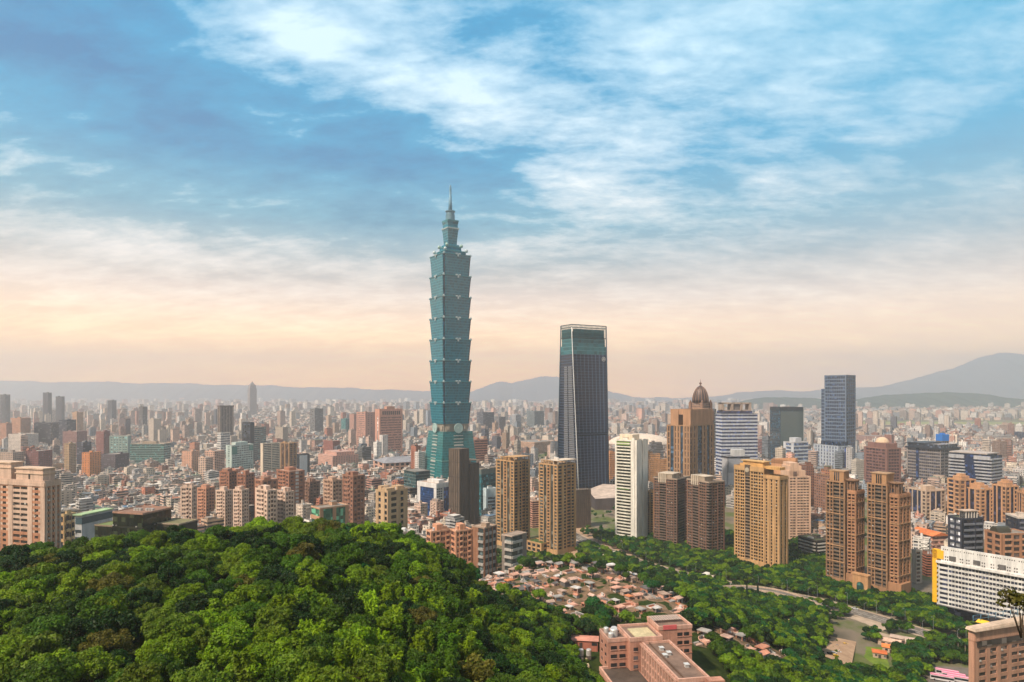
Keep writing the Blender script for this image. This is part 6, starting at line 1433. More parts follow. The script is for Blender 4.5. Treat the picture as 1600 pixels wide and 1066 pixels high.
def quads(P, N, size, rng, aspect=1.5):
    """leaf quads at P facing N"""
    n = len(P)
    t = rng.normal(size=(n, 3)); N = N / np.maximum(np.linalg.norm(N, axis=1, keepdims=True), 1e-6)
    u = np.cross(N, t); u /= np.maximum(np.linalg.norm(u, axis=1, keepdims=True), 1e-6); v = np.cross(N, u)
    s = (size * rng.uniform(.65, 1.35, n))[:, None]
    u = u * s * .5; v = v * s * .5 * aspect
    bend = N * s * .18
    V = np.stack([P - v, P + u - bend, P + v, P - u - bend], 1).reshape(-1, 3)
    return V, np.arange(n * 4).reshape(-1, 4)

def crown_np(seed, Rr, H, nl, n, leaf, low=-.35, lobe=(.30, .46), tilt=.7):
    rng = np.random.default_rng(seed)
    Ps, Ns, Cs = [], [], []
    for k in range(nl):
        while True:
            d = rng.normal(size=3); d /= np.linalg.norm(d)
            if d[2] > low: break
        f = rng.uniform(.35, .78) if k > 3 else rng.uniform(0, .4)
        c = d * np.array([Rr, Rr, H * .5]) * f
        rl = Rr * rng.uniform(*lobe) * (1.1 - .3 * f)
        m = n // nl
        e = rng.normal(size=(m, 3)); e[:, 2] = e[:, 2] * .9 + .25; e /= np.linalg.norm(e, axis=1, keepdims=True)
        rad = rl * np.where(rng.random(m) < .8, rng.uniform(.8, 1.08, m), rng.uniform(.3, .9, m))
        p = c + e * rad[:, None] * np.array([1, 1, .82])
        Ps.append(p); Ns.append(e + rng.normal(size=(m, 3)) * tilt * .6 + np.array([0, 0, .25]))
        Cs.append(rng.uniform(.7, 1.25) * rng.uniform(.9, 1.1, m))
    P = np.concatenate(Ps); N = np.concatenate(Ns); C = np.concatenate(Cs)
    V, Fc = quads(P, N, leaf, rng)
    tint = np.stack([C * rng.uniform(.9, 1.12, len(C)), C, C * rng.uniform(.8, 1.1, len(C))], -1)
    return V, Fc, tint
def crown_mesh(name, *a, **k):
    V, Fc, C = crown_np(*a, **k); return mesh_np(name, V, Fc, M['leaf'], col=C)

def bamboo_np(seed, Hh, spread, nst, leaf, per):
    rng = np.random.default_rng(seed); Ps, Ns, Cs = [], [], []
    for k in range(nst):
        a = rng.uniform(0, 6.28); r0 = rng.uniform(0, spread * .4); h = Hh * rng.uniform(.7, 1.05); lean = rng.uniform(.1, .34) * h * .6
        tt = rng.uniform(.25, 1, per) ** .8
        ax = np.stack([np.cos(a) * (r0 + lean * tt ** 2.2), np.sin(a) * (r0 + lean * tt ** 2.2), h * (tt - .22 * tt ** 4 * lean / h * 2)], -1)
        wdt = .08 + .5 * np.sin(np.clip(tt, 0, 1) * 3.0) ** 1.0
        off = rng.normal(size=(per, 3)) * wdt[:, None] * np.array([.62, .62, .5])
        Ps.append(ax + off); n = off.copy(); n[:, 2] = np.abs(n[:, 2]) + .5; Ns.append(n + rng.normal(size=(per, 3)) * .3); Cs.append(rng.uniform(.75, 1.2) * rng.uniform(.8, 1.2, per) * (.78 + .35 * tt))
    P = np.concatenate(Ps); N = np.concatenate(Ns); C = np.concatenate(Cs)
    V, Fc = quads(P, N, leaf, rng, 3.2)
    return V, Fc, np.stack([C * 1.02, C, C * .9], -1)

def trunk_mesh(name, h, r, crownr, seed, limbs=5):
    rng = random.Random(seed); m = MB()
    m.tube([(0, 0, -1.2), (rng.uniform(-.2, .2), rng.uniform(-.2, .2), h * .5), (rng.uniform(-.3, .3), rng.uniform(-.3, .3), h)], r, r * .55, 7)
    for i in range(limbs):
        a = i * 6.28 / limbs + rng.uniform(-.4, .4); z0 = h * rng.uniform(.6, .95); l = crownr * rng.uniform(.5, .8)
        m.tube([(0, 0, z0), (math.cos(a) * l * .5, math.sin(a) * l * .5, z0 + l * .5), (math.cos(a) * l, math.sin(a) * l, z0 + l * .75)], r * .5, r * .12, 5)
    me = bpy.data.meshes.new(name); me.from_pydata(m.v, [], m.f); me.materials.append(M['bark']); me.update(); return me

BARK = (84, 66, 48)
GREENS = {'bright green': (106, 132, 12), 'mid green': (68, 98, 12), 'deep green': (32, 58, 12), 'olive': (92, 112, 20), 'brownish': (92, 88, 28), 'yellow-green': (128, 156, 22), 'blue-green': (38, 86, 32)}
PR_BIG = [crown_mesh('broad_crown', 100 + i, 5.0, 7.4, 44 + 3 * i, 11000, .31, lobe=(.14, .32), tilt=.9) for i in range(5)] + [crown_mesh('broad_crown', 130 + i, 5.2, 6.0, 60, 11000, .28, lobe=(.13, .27), tilt=1.1) for i in range(4)] + [crown_mesh('broad_crown', 140 + i, 4.2, 9.6, 36, 8000, .4, lobe=(.18, .36), tilt=1.3) for i in range(3)]
PR_SML = [crown_mesh('park_crown', 200 + i, 4.0, 5.6, 14 + i, 2600, .56) for i in range(6)]
def _bam(i):
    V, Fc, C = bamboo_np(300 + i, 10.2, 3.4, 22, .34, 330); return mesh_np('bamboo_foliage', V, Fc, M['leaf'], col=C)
PR_BAM = [_bam(i) for i in range(6)]
TR_BIG = [trunk_mesh('trunk', 5.0, .34, 4.6, 400 + i) for i in range(3)]
TR_SML = [trunk_mesh('trunk', 3.6, .22, 3.4, 420 + i, 4) for i in range(3)]
_cu = MB()
for _i in range(14):
    _a = _i * .95; _r = .3 + .08 * _i; _cu.tube([(math.cos(_a) * _r, math.sin(_a) * _r, -.8), (math.cos(_a) * _r * 1.4, math.sin(_a) * _r * 1.4, 4), (math.cos(_a) * (_r * 1.4 + 1.3), math.sin(_a) * (_r * 1.4 + 1.3), 7.2)], .07, .03, 5)
CULMS = bpy.data.meshes.new('culms'); CULMS.from_pydata(_cu.v, [], _cu.f); CULMS.materials.append(M['bark'])

def inpoly(px, py, poly):
    r = False; j = len(poly) - 1
    for i in range(len(poly)):
        (xi, yi), (xj, yj) = poly[i], poly[j]
        if (yi > py) != (yj > py) and px < (xj - xi) * (py - yi) / (yj - yi) + xi: r = not r
        j = i
    return r
CEM1 = [(735, 915), (742, 890), (790, 884), (850, 876), (905, 882), (985, 893), (1045, 925), (1085, 948), (1080, 965), (950, 972), (940, 962), (905, 985), (870, 968), (852, 945), (800, 935), (770, 935)]
CEM2 = [(1068, 992), (1130, 982), (1180, 1000), (1245, 1032), (1225, 1046), (1150, 1016), (1085, 1012)]
CEM3 = [(735, 925), (742, 900), (768, 893), (800, 900), (800, 925), (770, 930)]
GARDEN = [(872, 1000), (945, 996), (950, 1066), (905, 1066)]
SCHOOL = [(935, 1000), (945, 985), (1085, 985), (1150, 1066), (1150, 1140), (900, 1140), (945, 1066)]
LOTS_P = [[(1272, 988), (1330, 960), (1408, 978), (1342, 1004)], [(1274, 1050), (1292, 996), (1345, 1000), (1396, 1012), (1404, 1062), (1330, 1058)], [(1445, 1090), (1448, 1036), (1530, 1040), (1570, 1090)], [(1196, 990), (1200, 972), (1250, 972), (1252, 990)], [(1370, 1030), (1372, 990), (1450, 990), (1450, 1012)]]
ALLOW_R = [[(640, 864), (760, 866), (900, 878), (1000, 874), (1090, 904), (1190, 930), (1290, 946), (1300, 1100), (640, 1100)], [(1180, 928), (1270, 940), (1420, 982), (1540, 1020), (1570, 1100), (1180, 1100)],
           [(895, 866), (960, 876), (1060, 900), (1140, 912), (1230, 930), (1290, 944), (1440, 984), (1560, 1022), (1640, 1040), (1640, 980), (1450, 940), (1280, 900), (1150, 866), (1020, 845), (950, 832)], [(905, 838), (945, 812), (985, 826), (1002, 850), (960, 852), (945, 840)],
           [(985, 832), (1000, 815), (1012, 840), (1060, 862), (1000, 862)], [(1228, 905), (1236, 850), (1292, 850), (1296, 930)], [(640, 818), (652, 800), (720, 800), (752, 812), (742, 850), (720, 850), (650, 850)], [(1128, 852), (1136, 790), (1148, 790), (1146, 880)]]
rd2 = np.array([[p.x, p.y] for p in rdp]); ave2 = np.array([[p.x, p.y] for p in avp]); elv = np.array([[p.x, p.y] for p in ep])
foot_np = np.array(FOOT)
def near(a, x, y, d): return (np.hypot(a[:, 0] - x, a[:, 1] - y) < d).any()

def scatter():
    rng = np.random.default_rng(21); out = []
    cell = {}
    def far_enough(x, y, s):
        i, j = int(x // s), int(y // s)
        for a in range(i - 2, i + 3):
            for b in range(j - 2, j + 3):
                for (u, v, w) in cell.get((a, b), ()):
                    if math.hypot(u - x, v - y) < (s + w) / 2: return False
        cell.setdefault((i, j), []).append((x, y, s)); return True
    # candidates in one go so that terrain is asked once
    n = 60000
    y = np.concatenate([rng.uniform(92, 330, n), rng.uniform(200, 720, n)]); px = np.concatenate([rng.uniform(-70, 960, n), rng.uniform(630, 1660, n)])
    x = (px - CX) / F * y
    keep = np.ones(len(x), bool); z = np.concatenate([terrain(x[i:i + 4000], y[i:i + 4000]) for i in range(0, len(x), 4000)])
    py = HZ - F * (z - CH) / y
    for i in range(len(x)):
        X, Y, Z, a, b = x[i], y[i], z[i], px[i], py[i]
        if Y < 92 or b > 1140: continue
        hill = a < 900 and Y < 320 and Z > 34 and not (a > 760 and Y > 290)
        if hill:
            if inpoly(a, b, GARDEN) or inpoly(a, b, SCHOOL) or inpoly(a, b, CEM1) or inpoly(a, b - 22, CEM1) or inpoly(a, b - 10, CEM1): continue
            bam = inpoly(a, b, [(370, 1110), (420, 960), (560, 900), (640, 860), (720, 900), (760, 1000), (700, 1110)]) and rng.random() < .85
            if not bam and 560 < a < 730 and b < 905 and rng.random() < .3: bam = True
            s = 5.0 if bam else 7.3 * rng.uniform(.8, 1.15)
            if far_enough(X, Y, s): out.append(['bamboo' if bam else 'hill', X, Y, Z, a, b])
        elif i >= n or Z > 3:
            if not any(inpoly(a, b, p) for p in ALLOW_R): continue
            if inpoly(a, b, GARDEN) or inpoly(a, b, SCHOOL) or any(inpoly(a, b, p) for p in LOTS_P): continue
            if (inpoly(a, b, CEM1) or inpoly(a, b, CEM2)) and rng.random() < .974: continue
            if Z < 2 and (near(ave2, X, Y, 9.5) or near(rd2, X, Y, 6)): continue
            if near(elv, X, Y, 7.5): continue
            if (inpoly(a, b - 18, CEM1) or inpoly(a, b - 12, CEM2) or inpoly(a, b - 24, GARDEN)) and rng.random() < .97: continue
            if (np.hypot(foot_np[:, 0] - X, foot_np[:, 1] - Y) < foot_np[:, 2] * .86 + 1).any(): continue
            if far_enough(X, Y, 5.6 * rng.uniform(.8, 1.2)): out.append(['park', X, Y, Z, a, b])
    return out

def plants():
    T = scatter(); rng = random.Random(5)
    T.sort(key=lambda t: t[2])
    cover = np.zeros((1066, 1600), bool); res = []
    for k, X, Y, Z, a, b in T:
        s = rng.uniform(.7, 1.26)
        if k == 'hill': w, h = 5.0 * s, 9.4 * s
        elif k == 'bamboo': s *= .95; w, h = 3.2 * s, 8.6 * s
        else: s = s * (1.0 if Z > 3 else .86); w, h = 4.0 * s, 7.6 * s
        kx = F / Y; top = HZ - F * (Z + h - CH) / Y
        sl = slice(max(int(top), 0), max(0, min(int(b), 1066))), slice(max(int(a - w * kx * .85), 0), max(0, min(int(a + w * kx * .85), 1600)))
        sub = cover[sl]; vis = int((~sub).sum()) if sub.size else 0
        cover[sl] = True
        res.append(dict(k=k, x=X, y=Y, z=Z, a=a, b=b, s=s, vis=vis, top=top, ty=(top + b) / 2))
    TXT = {'hill': ('broadleaf_tree', 'tree', 'trees of the wooded hill'), 'bamboo': ('bamboo_clump', 'bamboo', 'bamboo clumps on the slope'), 'park': ('park_tree', 'tree', 'trees among the towers and graves')}
    pools = {'hill': (['mid green', 'bright green', 'deep green', 'olive', 'yellow-green', 'brownish'], [.32, .26, .24, .09, .06, .03]), 'bamboo': (['bright green', 'mid green', 'olive', 'yellow-green'], [.44, .28, .06, .22]), 'park': (['mid green', 'deep green', 'bright green', 'blue-green', 'olive'], [.36, .30, .22, .10, .02])}
    ROW = ['along the crest', 'high on the slope', 'midway down the slope', 'low on the slope', 'at the bottom edge']
    picks, rest = [], []
    for k in TXT:
        L = sorted([t for t in res if t['k'] == k], key=lambda t: -t['vis'])
        L = [t for t in L if t['vis'] > 6]
        picks += L[:296]; rest += L[296:]
    seen = {}
    for t in picks:
        k = t['k']; c = rng.choices(*pools[k])[0]
        if k == 'hill' and t['a'] < 330 and t['b'] > 900 and rng.random() < .35: c = 'olive' if rng.random() < .5 else 'deep green'
        t['c'] = c
        size = 'small' if t['s'] < .92 else 'tall' if t['s'] > 1.08 else 'medium'
        if k == 'park':
            q = min(LAND, key=lambda l: abs(l[0] - t['a']) + 1.2 * abs(l[1] - t['ty'])); dx = t['a'] - q[0]
            where = ('below' if abs(dx) < 28 else 'left under' if dx < 0 else 'right under') + ' the ' + q[2]
            nm = 'round tree'
        else:
            d = t['y']; i = 0 if t['top'] < 850 and d > 190 else min(4, 1 + int((t['ty'] - 840) / 62))
            zone = ['at left edge', 'left of the glass building', 'below the glass building', 'below the pinkish slabs', 'below the beige block', 'below the netted tower', 'beside the graves'][max(0, min(6, int(t['a'] / 128)))]
            where = ROW[max(i, 0)] + ' ' + zone
            nm = 'bamboo clump' if k == 'bamboo' else 'tree'
        where = where.replace('stacked', '')
        t['key'] = (f"{size} {c} {nm}", where); seen.setdefault(t['key'], []).append(t)
    ORD = ['first', 'second', 'third', 'fourth', 'fifth', 'sixth', 'seventh', 'eighth', 'ninth', 'tenth', 'eleventh', 'twelfth']
    for t in picks:
        m = sorted(seen[t['key']], key=lambda q: q['a']); a, b = t['key']; n = m.index(t)
        lab = f"{a} {b}" if len(m) == 1 else f"{'left' if n == 0 else 'right'} of two: {a} {b}" if len(m) == 2 else f"{ORD[min(n, 11)]} {a} {b} from left"
        if len(lab.split()) > 16: lab = lab.replace(' round tree', ' tree').replace(' from left', '')
        nm, cat, grp = TXT[t['k']]
        o = thing(nm, lab, cat, (t['x'], t['y'], t['z'] - .3), rng.uniform(0, 6.28), grp); o.scale = (t['s'],) * 3
        g = GREENS[t['c']]
        if t['k'] == 'bamboo':
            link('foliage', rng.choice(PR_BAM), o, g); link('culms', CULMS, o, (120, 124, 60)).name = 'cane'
        elif t['k'] == 'hill':
            c = link('crown', rng.choice(PR_BIG), o, g); c.location = (0, 0, 6.0); c.scale = (1, 1, rng.uniform(.9, 1.1)); link('trunk', rng.choice(TR_BIG), o, BARK)
        else:
            c = link('crown', rng.choice(PR_SML), o, g); c.location = (0, 0, 4.8); c.scale = (1, 1, rng.uniform(.85, 1.1)); link('trunk', rng.choice(TR_SML), o, BARK)
    # what is left over, and the low growth under everything, as one mass
    r = np.random.default_rng(8); V, Fs, Cs = [], [], []; nv = 0
    protos = [crown_np(500 + i, 4.2, 6.0, 12, 1300, .7) for i in range(4)]
    for t in rest:
        v, f, c = protos[rng.randrange(4)]; s = t['s']; a = rng.uniform(0, 6.28); ca, sa = math.cos(a), math.sin(a)
        q = np.stack([v[:, 0] * ca - v[:, 1] * sa, v[:, 0] * sa + v[:, 1] * ca, v[:, 2] + 5.0], -1) * s + np.array([t['x'], t['y'], t['z']])
        g = np.array(lin(GREENS[rng.choice(['mid green', 'deep green', 'bright green', 'blue-green'])])); V.append(q); Fs.append(f + nv); Cs.append(c * g); nv += len(q)
    # shrubs and ground cover
    n = 5200
    y = r.uniform(92, 560, n); px = r.uniform(-60, 1310, n); x = (px - CX) / F * y
    z = np.concatenate([terrain(x[i:i + 4000], y[i:i + 4000]) for i in range(0, n, 4000)]); py = HZ - F * (z - CH) / y
    sp = [crown_np(540 + i, 1.5, 2.2, 6, 220, .42) for i in range(4)]
    for i in range(n):
        if z[i] < 1.5 or py[i] > 1120: continue
        if any(inpoly(px[i], py[i], p) for p in (CEM1, CEM2, SCHOOL, GARDEN)) and r.random() < .93: continue
        v, f, c = sp[i % 4]; s = r.uniform(.6, 1.5); g = np.array(lin(GREENS[['mid green', 'deep green', 'olive', 'bright green'][i % 4]])) * r.uniform(.6, 1.1)
        V.append(v * s + np.array([x[i], y[i], z[i] + .5])); Fs.append(f + nv); Cs.append(c * g); nv += len(v)
    # street and park greenery far off in the city
    n = 900
    gy = r.uniform(690, 842, n); gx = r.uniform(0, 1600, n)
    boost = [(822, 885, 693, 726, 90), (560, 575, 700, 730, 14), (300, 350, 738, 758, 40), (1205, 1345, 700, 745, 60), (1000, 1012, 800, 850, 16), (1255, 1295, 790, 850, 50), (1455, 1482, 800, 835, 24), (745, 775, 805, 822, 24), (100, 420, 735, 800, 60)]
    for a, b, c, d, k in boost:
        gx = np.concatenate([gx, r.uniform(a, b, k)]); gy = np.concatenate([gy, r.uniform(c, d, k)])
    for a, b in zip(gx, gy):
        X, Y = G(a, b)
        if (np.hypot(foot_np[:, 0] - X, foot_np[:, 1] - Y) < foot_np[:, 2] * .9).any() or near(ave2, X, Y, 12): continue
        v, f, c = sp[rng.randrange(4)]; s = r.uniform(1.8, 3.2) * (1 if Y < 1400 else 1.4); g = np.array(lin(GREENS[rng.choice(['mid green', 'deep green', 'blue-green'])]))
        V.append(v * s + np.array([X, Y, 4.0])); Fs.append(f + nv); Cs.append(c * g); nv += len(v)
    o = link('undergrowth', mesh_np('undergrowth', np.concatenate(V), np.concatenate(Fs), M['leaf'], col=np.concatenate(Cs)), None, (255, 255, 255)); tag(o, kind='stuff')
    print('plants', len(picks), len(rest), nv)
plants()

# two cypresses, the palms, and the sapling that leans in at the right
def cypress(px, py, h, lab):
    x, y = G(px, py); o = thing('cypress_tree', lab, 'tree', (x, y, tz(x, y)), 0, 'cypresses by the ramp')
    rng = np.random.default_rng(int(px)); n = 1500; t = rng.random(n) ** .8; a = rng.uniform(0, 6.28, n); r = (1.5 * np.sin(np.clip(t, .04, 1) * 2.6 + .45) ** .8 * (1 - t * .75)) * rng.uniform(.7, 1.05, n)
    P = np.stack([np.cos(a) * r, np.sin(a) * r, .6 + t * h], -1); N = np.stack([np.cos(a), np.sin(a), np.full(n, .35)], -1) + rng.normal(size=(n, 3)) * .3
    V, Fc = quads(P, N, .55, rng, 1.8); k = rng.uniform(.7, 1.2, n); link('crown', mesh_np('cypress_crown', V, Fc, M['leaf'], col=np.stack([k, k, k], -1)), o, (28, 56, 30))
    m = MB(); m.tube([(0, 0, -.5), (0, 0, h * .8)], .22, .05); m.build('trunk', M['bark'], o, BARK)
cypress(1167, 950, 13.5, 'left one of two dark slim cypresses by the curved ramp'); cypress(1184, 948, 15, 'right and taller of two dark cypresses by the curved ramp')
def palm(px, py, h, lab, seed):
    x, y = G(px, py); o = thing('palm_tree', lab, 'palm', (x, y, 0), 0, 'palms beside the service road')
    r = random.Random(seed); m = MB(); m.tube([(0, 0, -.3), (.1, 0, h * .5), (0, .1, h)], .24, .16, 7); m.build('trunk', M['bark'], o, (132, 118, 100))
    f = MB()
    for k in range(15):
        a = k * 2.4 + r.uniform(-.2, .2); up = r.uniform(-.2, .9); L = r.uniform(2.6, 3.4); pts = []
        for i in range(7):
            s = i / 6; rr = L * s * (1 - .12 * s); z = h + up * L * s - (1.5 + .4 * up) * s * s * 1.4; pts.append((math.cos(a) * rr, math.sin(a) * rr, z, .55 * math.sin(s * 2.6 + .4)))
        for i in range(6):
            for sg in (-1, 1):
                p, q = pts[i], pts[i + 1]; n = (-math.sin(a) * sg, math.cos(a) * sg)
                f.poly([(p[0], p[1], p[2]), (q[0], q[1], q[2]), (q[0] + n[0] * q[3], q[1] + n[1] * q[3], q[2] - q[3] * .6), (p[0] + n[0] * p[3], p[1] + n[1] * p[3], p[2] - p[3] * .6)])
    me = bpy.data.meshes.new('palm_crown'); me.from_pydata(f.v, [], f.f); me.materials.append(M['leaf']); ca = me.color_attributes.new('col', 'FLOAT_COLOR', 'CORNER'); ca.data.foreach_set('color', [1.0] * (4 * len(me.loops))); me.update()
    link('crown', me, o, (44, 76, 30))
for i, (px, py) in enumerate(((1440, 1034), (1452, 1028), (1464, 1030), (1474, 1024), (1486, 1026), (1497, 1022), (1508, 1025), (1519, 1020), (1445, 1046))):
    palm(px, py, 7.5 + (i * 37 % 10) * .25, ['leftmost', 'second from left', 'third from left', 'fourth from left', 'fifth from left', 'sixth from left', 'seventh from left', 'rightmost', 'nearest'][i] + ' of the palms by the service road', i)
def sapling():
    a = W(1592, 938, 46); o = thing('leaning_sapling', 'dark olive sapling top leaning in at the right edge of the photo', 'tree', (W(1650, 900, 46).x, 46, tz(W(1650, 900, 46).x, 46)))
    b = Vector(o.location); tp = a - b
    m = MB(); m.tube([(0, 0, -1), (tp.x * .2, 0, tp.z * .5), (tp.x * .55, 0, tp.z * .85), tuple(tp * .98)], .22, .05, 7)
    for q in ((-.9, .2, .8), (-.7, -.3, -.4), (.6, .2, .9), (.2, .3, .3)): m.tube([tuple(tp * .94), tuple(tp + Vector(q))], .05, .015, 5)
    m.build('trunk', M['bark'], o, (60, 48, 34))
    V, Fc, C = crown_np(77, 1.25, 2.2, 16, 620, .17, low=-.8); c = link('crown', mesh_np('sapling_crown', V, Fc, M['leaf'], col=C), o, (88, 86, 26)); c.location = tuple(tp)
sapling()
# ---------------------------------------------------------------- graves, sheds, cars, lamps
PINKS = [(222, 172, 150), (204, 142, 116), (212, 176, 158), (184, 158, 142), (170, 164, 158), (110, 106, 104), (214, 208, 202), (212, 134, 90)]
PINKN = ['salmon', 'brick pink', 'pale pink', 'beige', 'pale grey', 'grey', 'white', 'orange']
def tomb_meshes():
    out = []
    def me(name, m, mat): q = bpy.data.meshes.new(name); q.from_pydata(m.v, [], m.f); q.materials.append(M[mat]); q.update(); return q
    wall = MB()                                                # horseshoe wall
    n = 10; ro, ri = 2.6, 2.25
    for i in range(n):
        a0, a1 = math.pi * i / n, math.pi * (i + 1) / n; h0, h1 = .7 + 1.0 * math.sin(a0), .7 + 1.0 * math.sin(a1)
        P = lambda r, a, z: (r * math.cos(a), r * math.sin(a) * 1.1, z)
        wall.poly([P(ro, a0, -1), P(ro, a1, -1), P(ro, a1, h1), P(ro, a0, h0)]); wall.poly([P(ri, a1, -1), P(ri, a0, -1), P(ri, a0, h0), P(ri, a1, h1)]); wall.poly([P(ro, a0, h0), P(ro, a1, h1), P(ri, a1, h1), P(ri, a0, h0)])
    slab = MB(); slab.box(-2.2, 2.2, -3.2, 0, -1, .35); slab.box(-1.7, 1.7, -2.6, 1.6, .35, .7)
    stone = MB(); stone.box(-.8, .8, 1.2, 1.6, .7, 2.1); stone.box(-1.1, 1.1, .9, 1.8, .35, .9); stone.loft([[(-1, 1.0, 2.1), (1, 1.0, 2.1), (1, 1.8, 2.1), (-1, 1.8, 2.1)], [(-.2, 1.3, 2.6), (.2, 1.3, 2.6), (.2, 1.5, 2.6), (-.2, 1.5, 2.6)]])
    out.append([('horseshoe_wall', me('horseshoe_wall', wall, 'wall'), 0), ('grave_slab', me('grave_slab', slab, 'wall'), 1), ('headstone', me('headstone', stone, 'matte'), 2)])
    posts = MB()
    for sx in (-2.6, 2.6):
        for sy in (-1.8, 1.8): posts.box(sx - .2, sx + .2, sy - .2, sy + .2, -1, 2.6)
    posts.box(-2.6, 2.6, 1.7, 2.0, -1, 2.6); posts.box(-2.8, 2.8, -2.0, 2.0, -1, -.6)
    rf = MB(); rf.box(-3.1, 3.1, -2.4, 2.4, 2.6, 2.9); rf.box(-2.7, 2.7, -2, 2, 2.9, 3.1)
    st2 = MB(); st2.box(-1.4, 1.4, .8, 1.6, -.5, 1.7); st2.box(-2.0, 2.0, -1.6, .8, -.5, .4)
    out.append([('shelter_frame', me('shelter_frame', posts, 'wall'), 1), ('shelter_roof', me('shelter_roof', rf, 'roof'), 0), ('headstone', me('headstone', st2, 'matte'), 2)])
    wl = MB(); wl.box(-2.2, 2.2, -1.6, 1.6, -1, 2.2)
    gr = MB(); gr.faces([(-2.6, -2, 2.2), (2.6, -2, 2.2), (2.6, 2, 2.2), (-2.6, 2, 2.2), (-2.6, 0, 3.3), (2.6, 0, 3.3)], [(0, 1, 5, 4), (2, 3, 4, 5), (1, 2, 5), (3, 0, 4), (3, 2, 1, 0)])
    dr = MB(); dr.box(-.6, .6, -1.68, -1.55, -.4, 1.5)
    out.append([('tomb_house_wall', me('tomb_house_wall', wl, 'wall'), 1), ('gable_roof', me('gable_roof', gr, 'roof'), 0), ('doorway', me('doorway', dr, 'matte'), 3)])
    tw = MB(); tw.box(-4, 4, 1.4, 1.8, -1.5, 1.5); tw.box(-4, -3.6, -2.4, 1.4, -1.5, 1.0); tw.box(3.6, 4, -2.4, 1.4, -1.5, 1.0)
    sl = MB(); sl.box(-3.4, 3.4, -2.2, 1.2, -1.5, .3)
    st3 = MB(); st3.box(-2.4, 2.2, .7, 1.2, .3, 1.5)
    out.append([('terrace_wall', me('terrace_wall', tw, 'wall'), 0), ('grave_slab', me('grave_slab2', sl, 'wall'), 1), ('headstone', me('headstone', st3, 'matte'), 2)])
    return out
TOMB = tomb_meshes(); TOMBN = ['horseshoe grave', 'flat-roofed grave shelter', 'gabled tomb house', 'walled double grave']
def tombs():
    rng = random.Random(9); n = 0; items = []; spots = []
    for tries in range(9000):
        y = rng.uniform(285, 470); px = rng.uniform(732, 1250); x = (px - CX) / F * y; z = tz(x, y); py = HZ - F * (z - CH) / y
        if not (inpoly(px, py, CEM1) or inpoly(px, py, CEM2) or inpoly(px, py, CEM3)): continue
        if any(math.hypot(x - a, y - b) < 5.0 for a, b in spots): continue
        spots.append((x, y)); items.append((x, y, z, px, py))
    seen = {}; L = []
    for x, y, z, px, py in items[:290]:
        k = rng.choices((0, 1, 2, 3), (.26, .36, .16, .22))[0]; ci = rng.choices(range(8), (.20, .12, .17, .12, .15, .12, .09, .03))[0]
        v = 'upper' if py < 915 else 'middle' if py < 950 else 'lower'
        zone = 'second patch below the institute trees' if px > 1080 else ('left end' if px < 810 else 'left half' if px < 890 else 'right half' if px < 980 else 'right end') + f', {v} rows of the graveyard'
        key = (f"{PINKN[ci]} {TOMBN[k]}", zone); seen.setdefault(key, []).append(px); L.append((x, y, z, px, k, ci, key))
    ORD = ['first', 'second', 'third', 'fourth', 'fifth', 'sixth', 'seventh', 'eighth', 'ninth', 'tenth']
    for x, y, z, px, k, ci, key in L:
        m = sorted(seen[key]); i = m.index(px); lab = f"{key[0]}, {key[1]}" if len(m) == 1 else f"{ORD[min(i, 9)]} {key[0]} from left, {key[1]}"
        o = thing('grave', lab, 'grave', (x, y, z), R(rng.choice((28, 34, 40, -50, 120)) + rng.uniform(-8, 8)), 'graves on the slope'); s = rng.uniform(.65, 1.1); o.scale = (s, s, s * rng.uniform(.9, 1.15))
        cols = [PINKS[ci], PINKS[(ci + rng.choice((0, 2, 3))) % 6], rng.choice(((196, 190, 184), (110, 106, 104), (176, 120, 96))), (60, 50, 46)]
        for nm, me, c in TOMB[k]: link(nm, me, o, cols[c])
tombs()
# ground of the graveyard: bare pinkish terraces
gv = MB()
for poly in (CEM1, CEM2):
    pts = []
    for (a, b) in poly:
        lo, hi = 180.0, 620.0
        best = None
        for y in np.arange(200, 600, 4.0):
            x = (a - CX) / F * y
            if HZ - F * (tz(x, y) - CH) / y <= b: best = (x, y); break
        pts.append(best or ((a - CX) / F * 400, 400))
    xs_, ys_ = np.array([p[0] for p in pts]), np.array([p[1] for p in pts])
    for xx in np.arange(xs_.min(), xs_.max(), 4.0):
        for yy in np.arange(ys_.min(), ys_.max(), 4.0):
            if inpoly(xx + 2, yy + 2, pts): gv.poly([(u, v, tz(u, v) + .12) for u, v in ((xx, yy), (xx + 4, yy), (xx + 4, yy + 4), (xx, yy + 4))])
tag(gv.build('graveyard_path', gmat('graveyard_earth', (70, 66, 44), (150, 118, 94), .2)), kind='structure')

def shed(name, lab, px, py, w, d, h, rz, wall, roof, z=None, gable=True, cat='shed'):
    if z is None:
        x, y = G(px, py); z = tz(x, y)
    else: y = F * (CH - z) / (py - HZ); x = (px - CX) / F * y
    o = thing(name, lab, cat, (x, y, z), R(rz)); bx(o, 'wall', 'wall', wall, -w / 2, w / 2, -d / 2, d / 2, -1.5, h)
    m = MB(); e = .5; rr = h + (d * .22 if gable else .4)
    m.faces([(-w / 2 - e, -d / 2 - e, h), (w / 2 + e, -d / 2 - e, h), (w / 2 + e, d / 2 + e, h), (-w / 2 - e, d / 2 + e, h), (-w / 2 - e, 0, rr), (w / 2 + e, 0, rr)], [(0, 1, 5, 4), (2, 3, 4, 5), (1, 2, 5), (3, 0, 4), (3, 2, 1, 0)])
    m.build('roof', M['roof'], o, roof)
    bx(o, 'door', 'matte', (70, 56, 48), -.7, .7, -d / 2 - .08, -d / 2 + .05, -1, h * .7)
    for k in (-.34, .32): bx(o, 'window', 'glass', (50, 50, 52), w * k, w * k + w * .16, -d / 2 - .06, -d / 2 + .05, h * .35, h * .75)
    return o
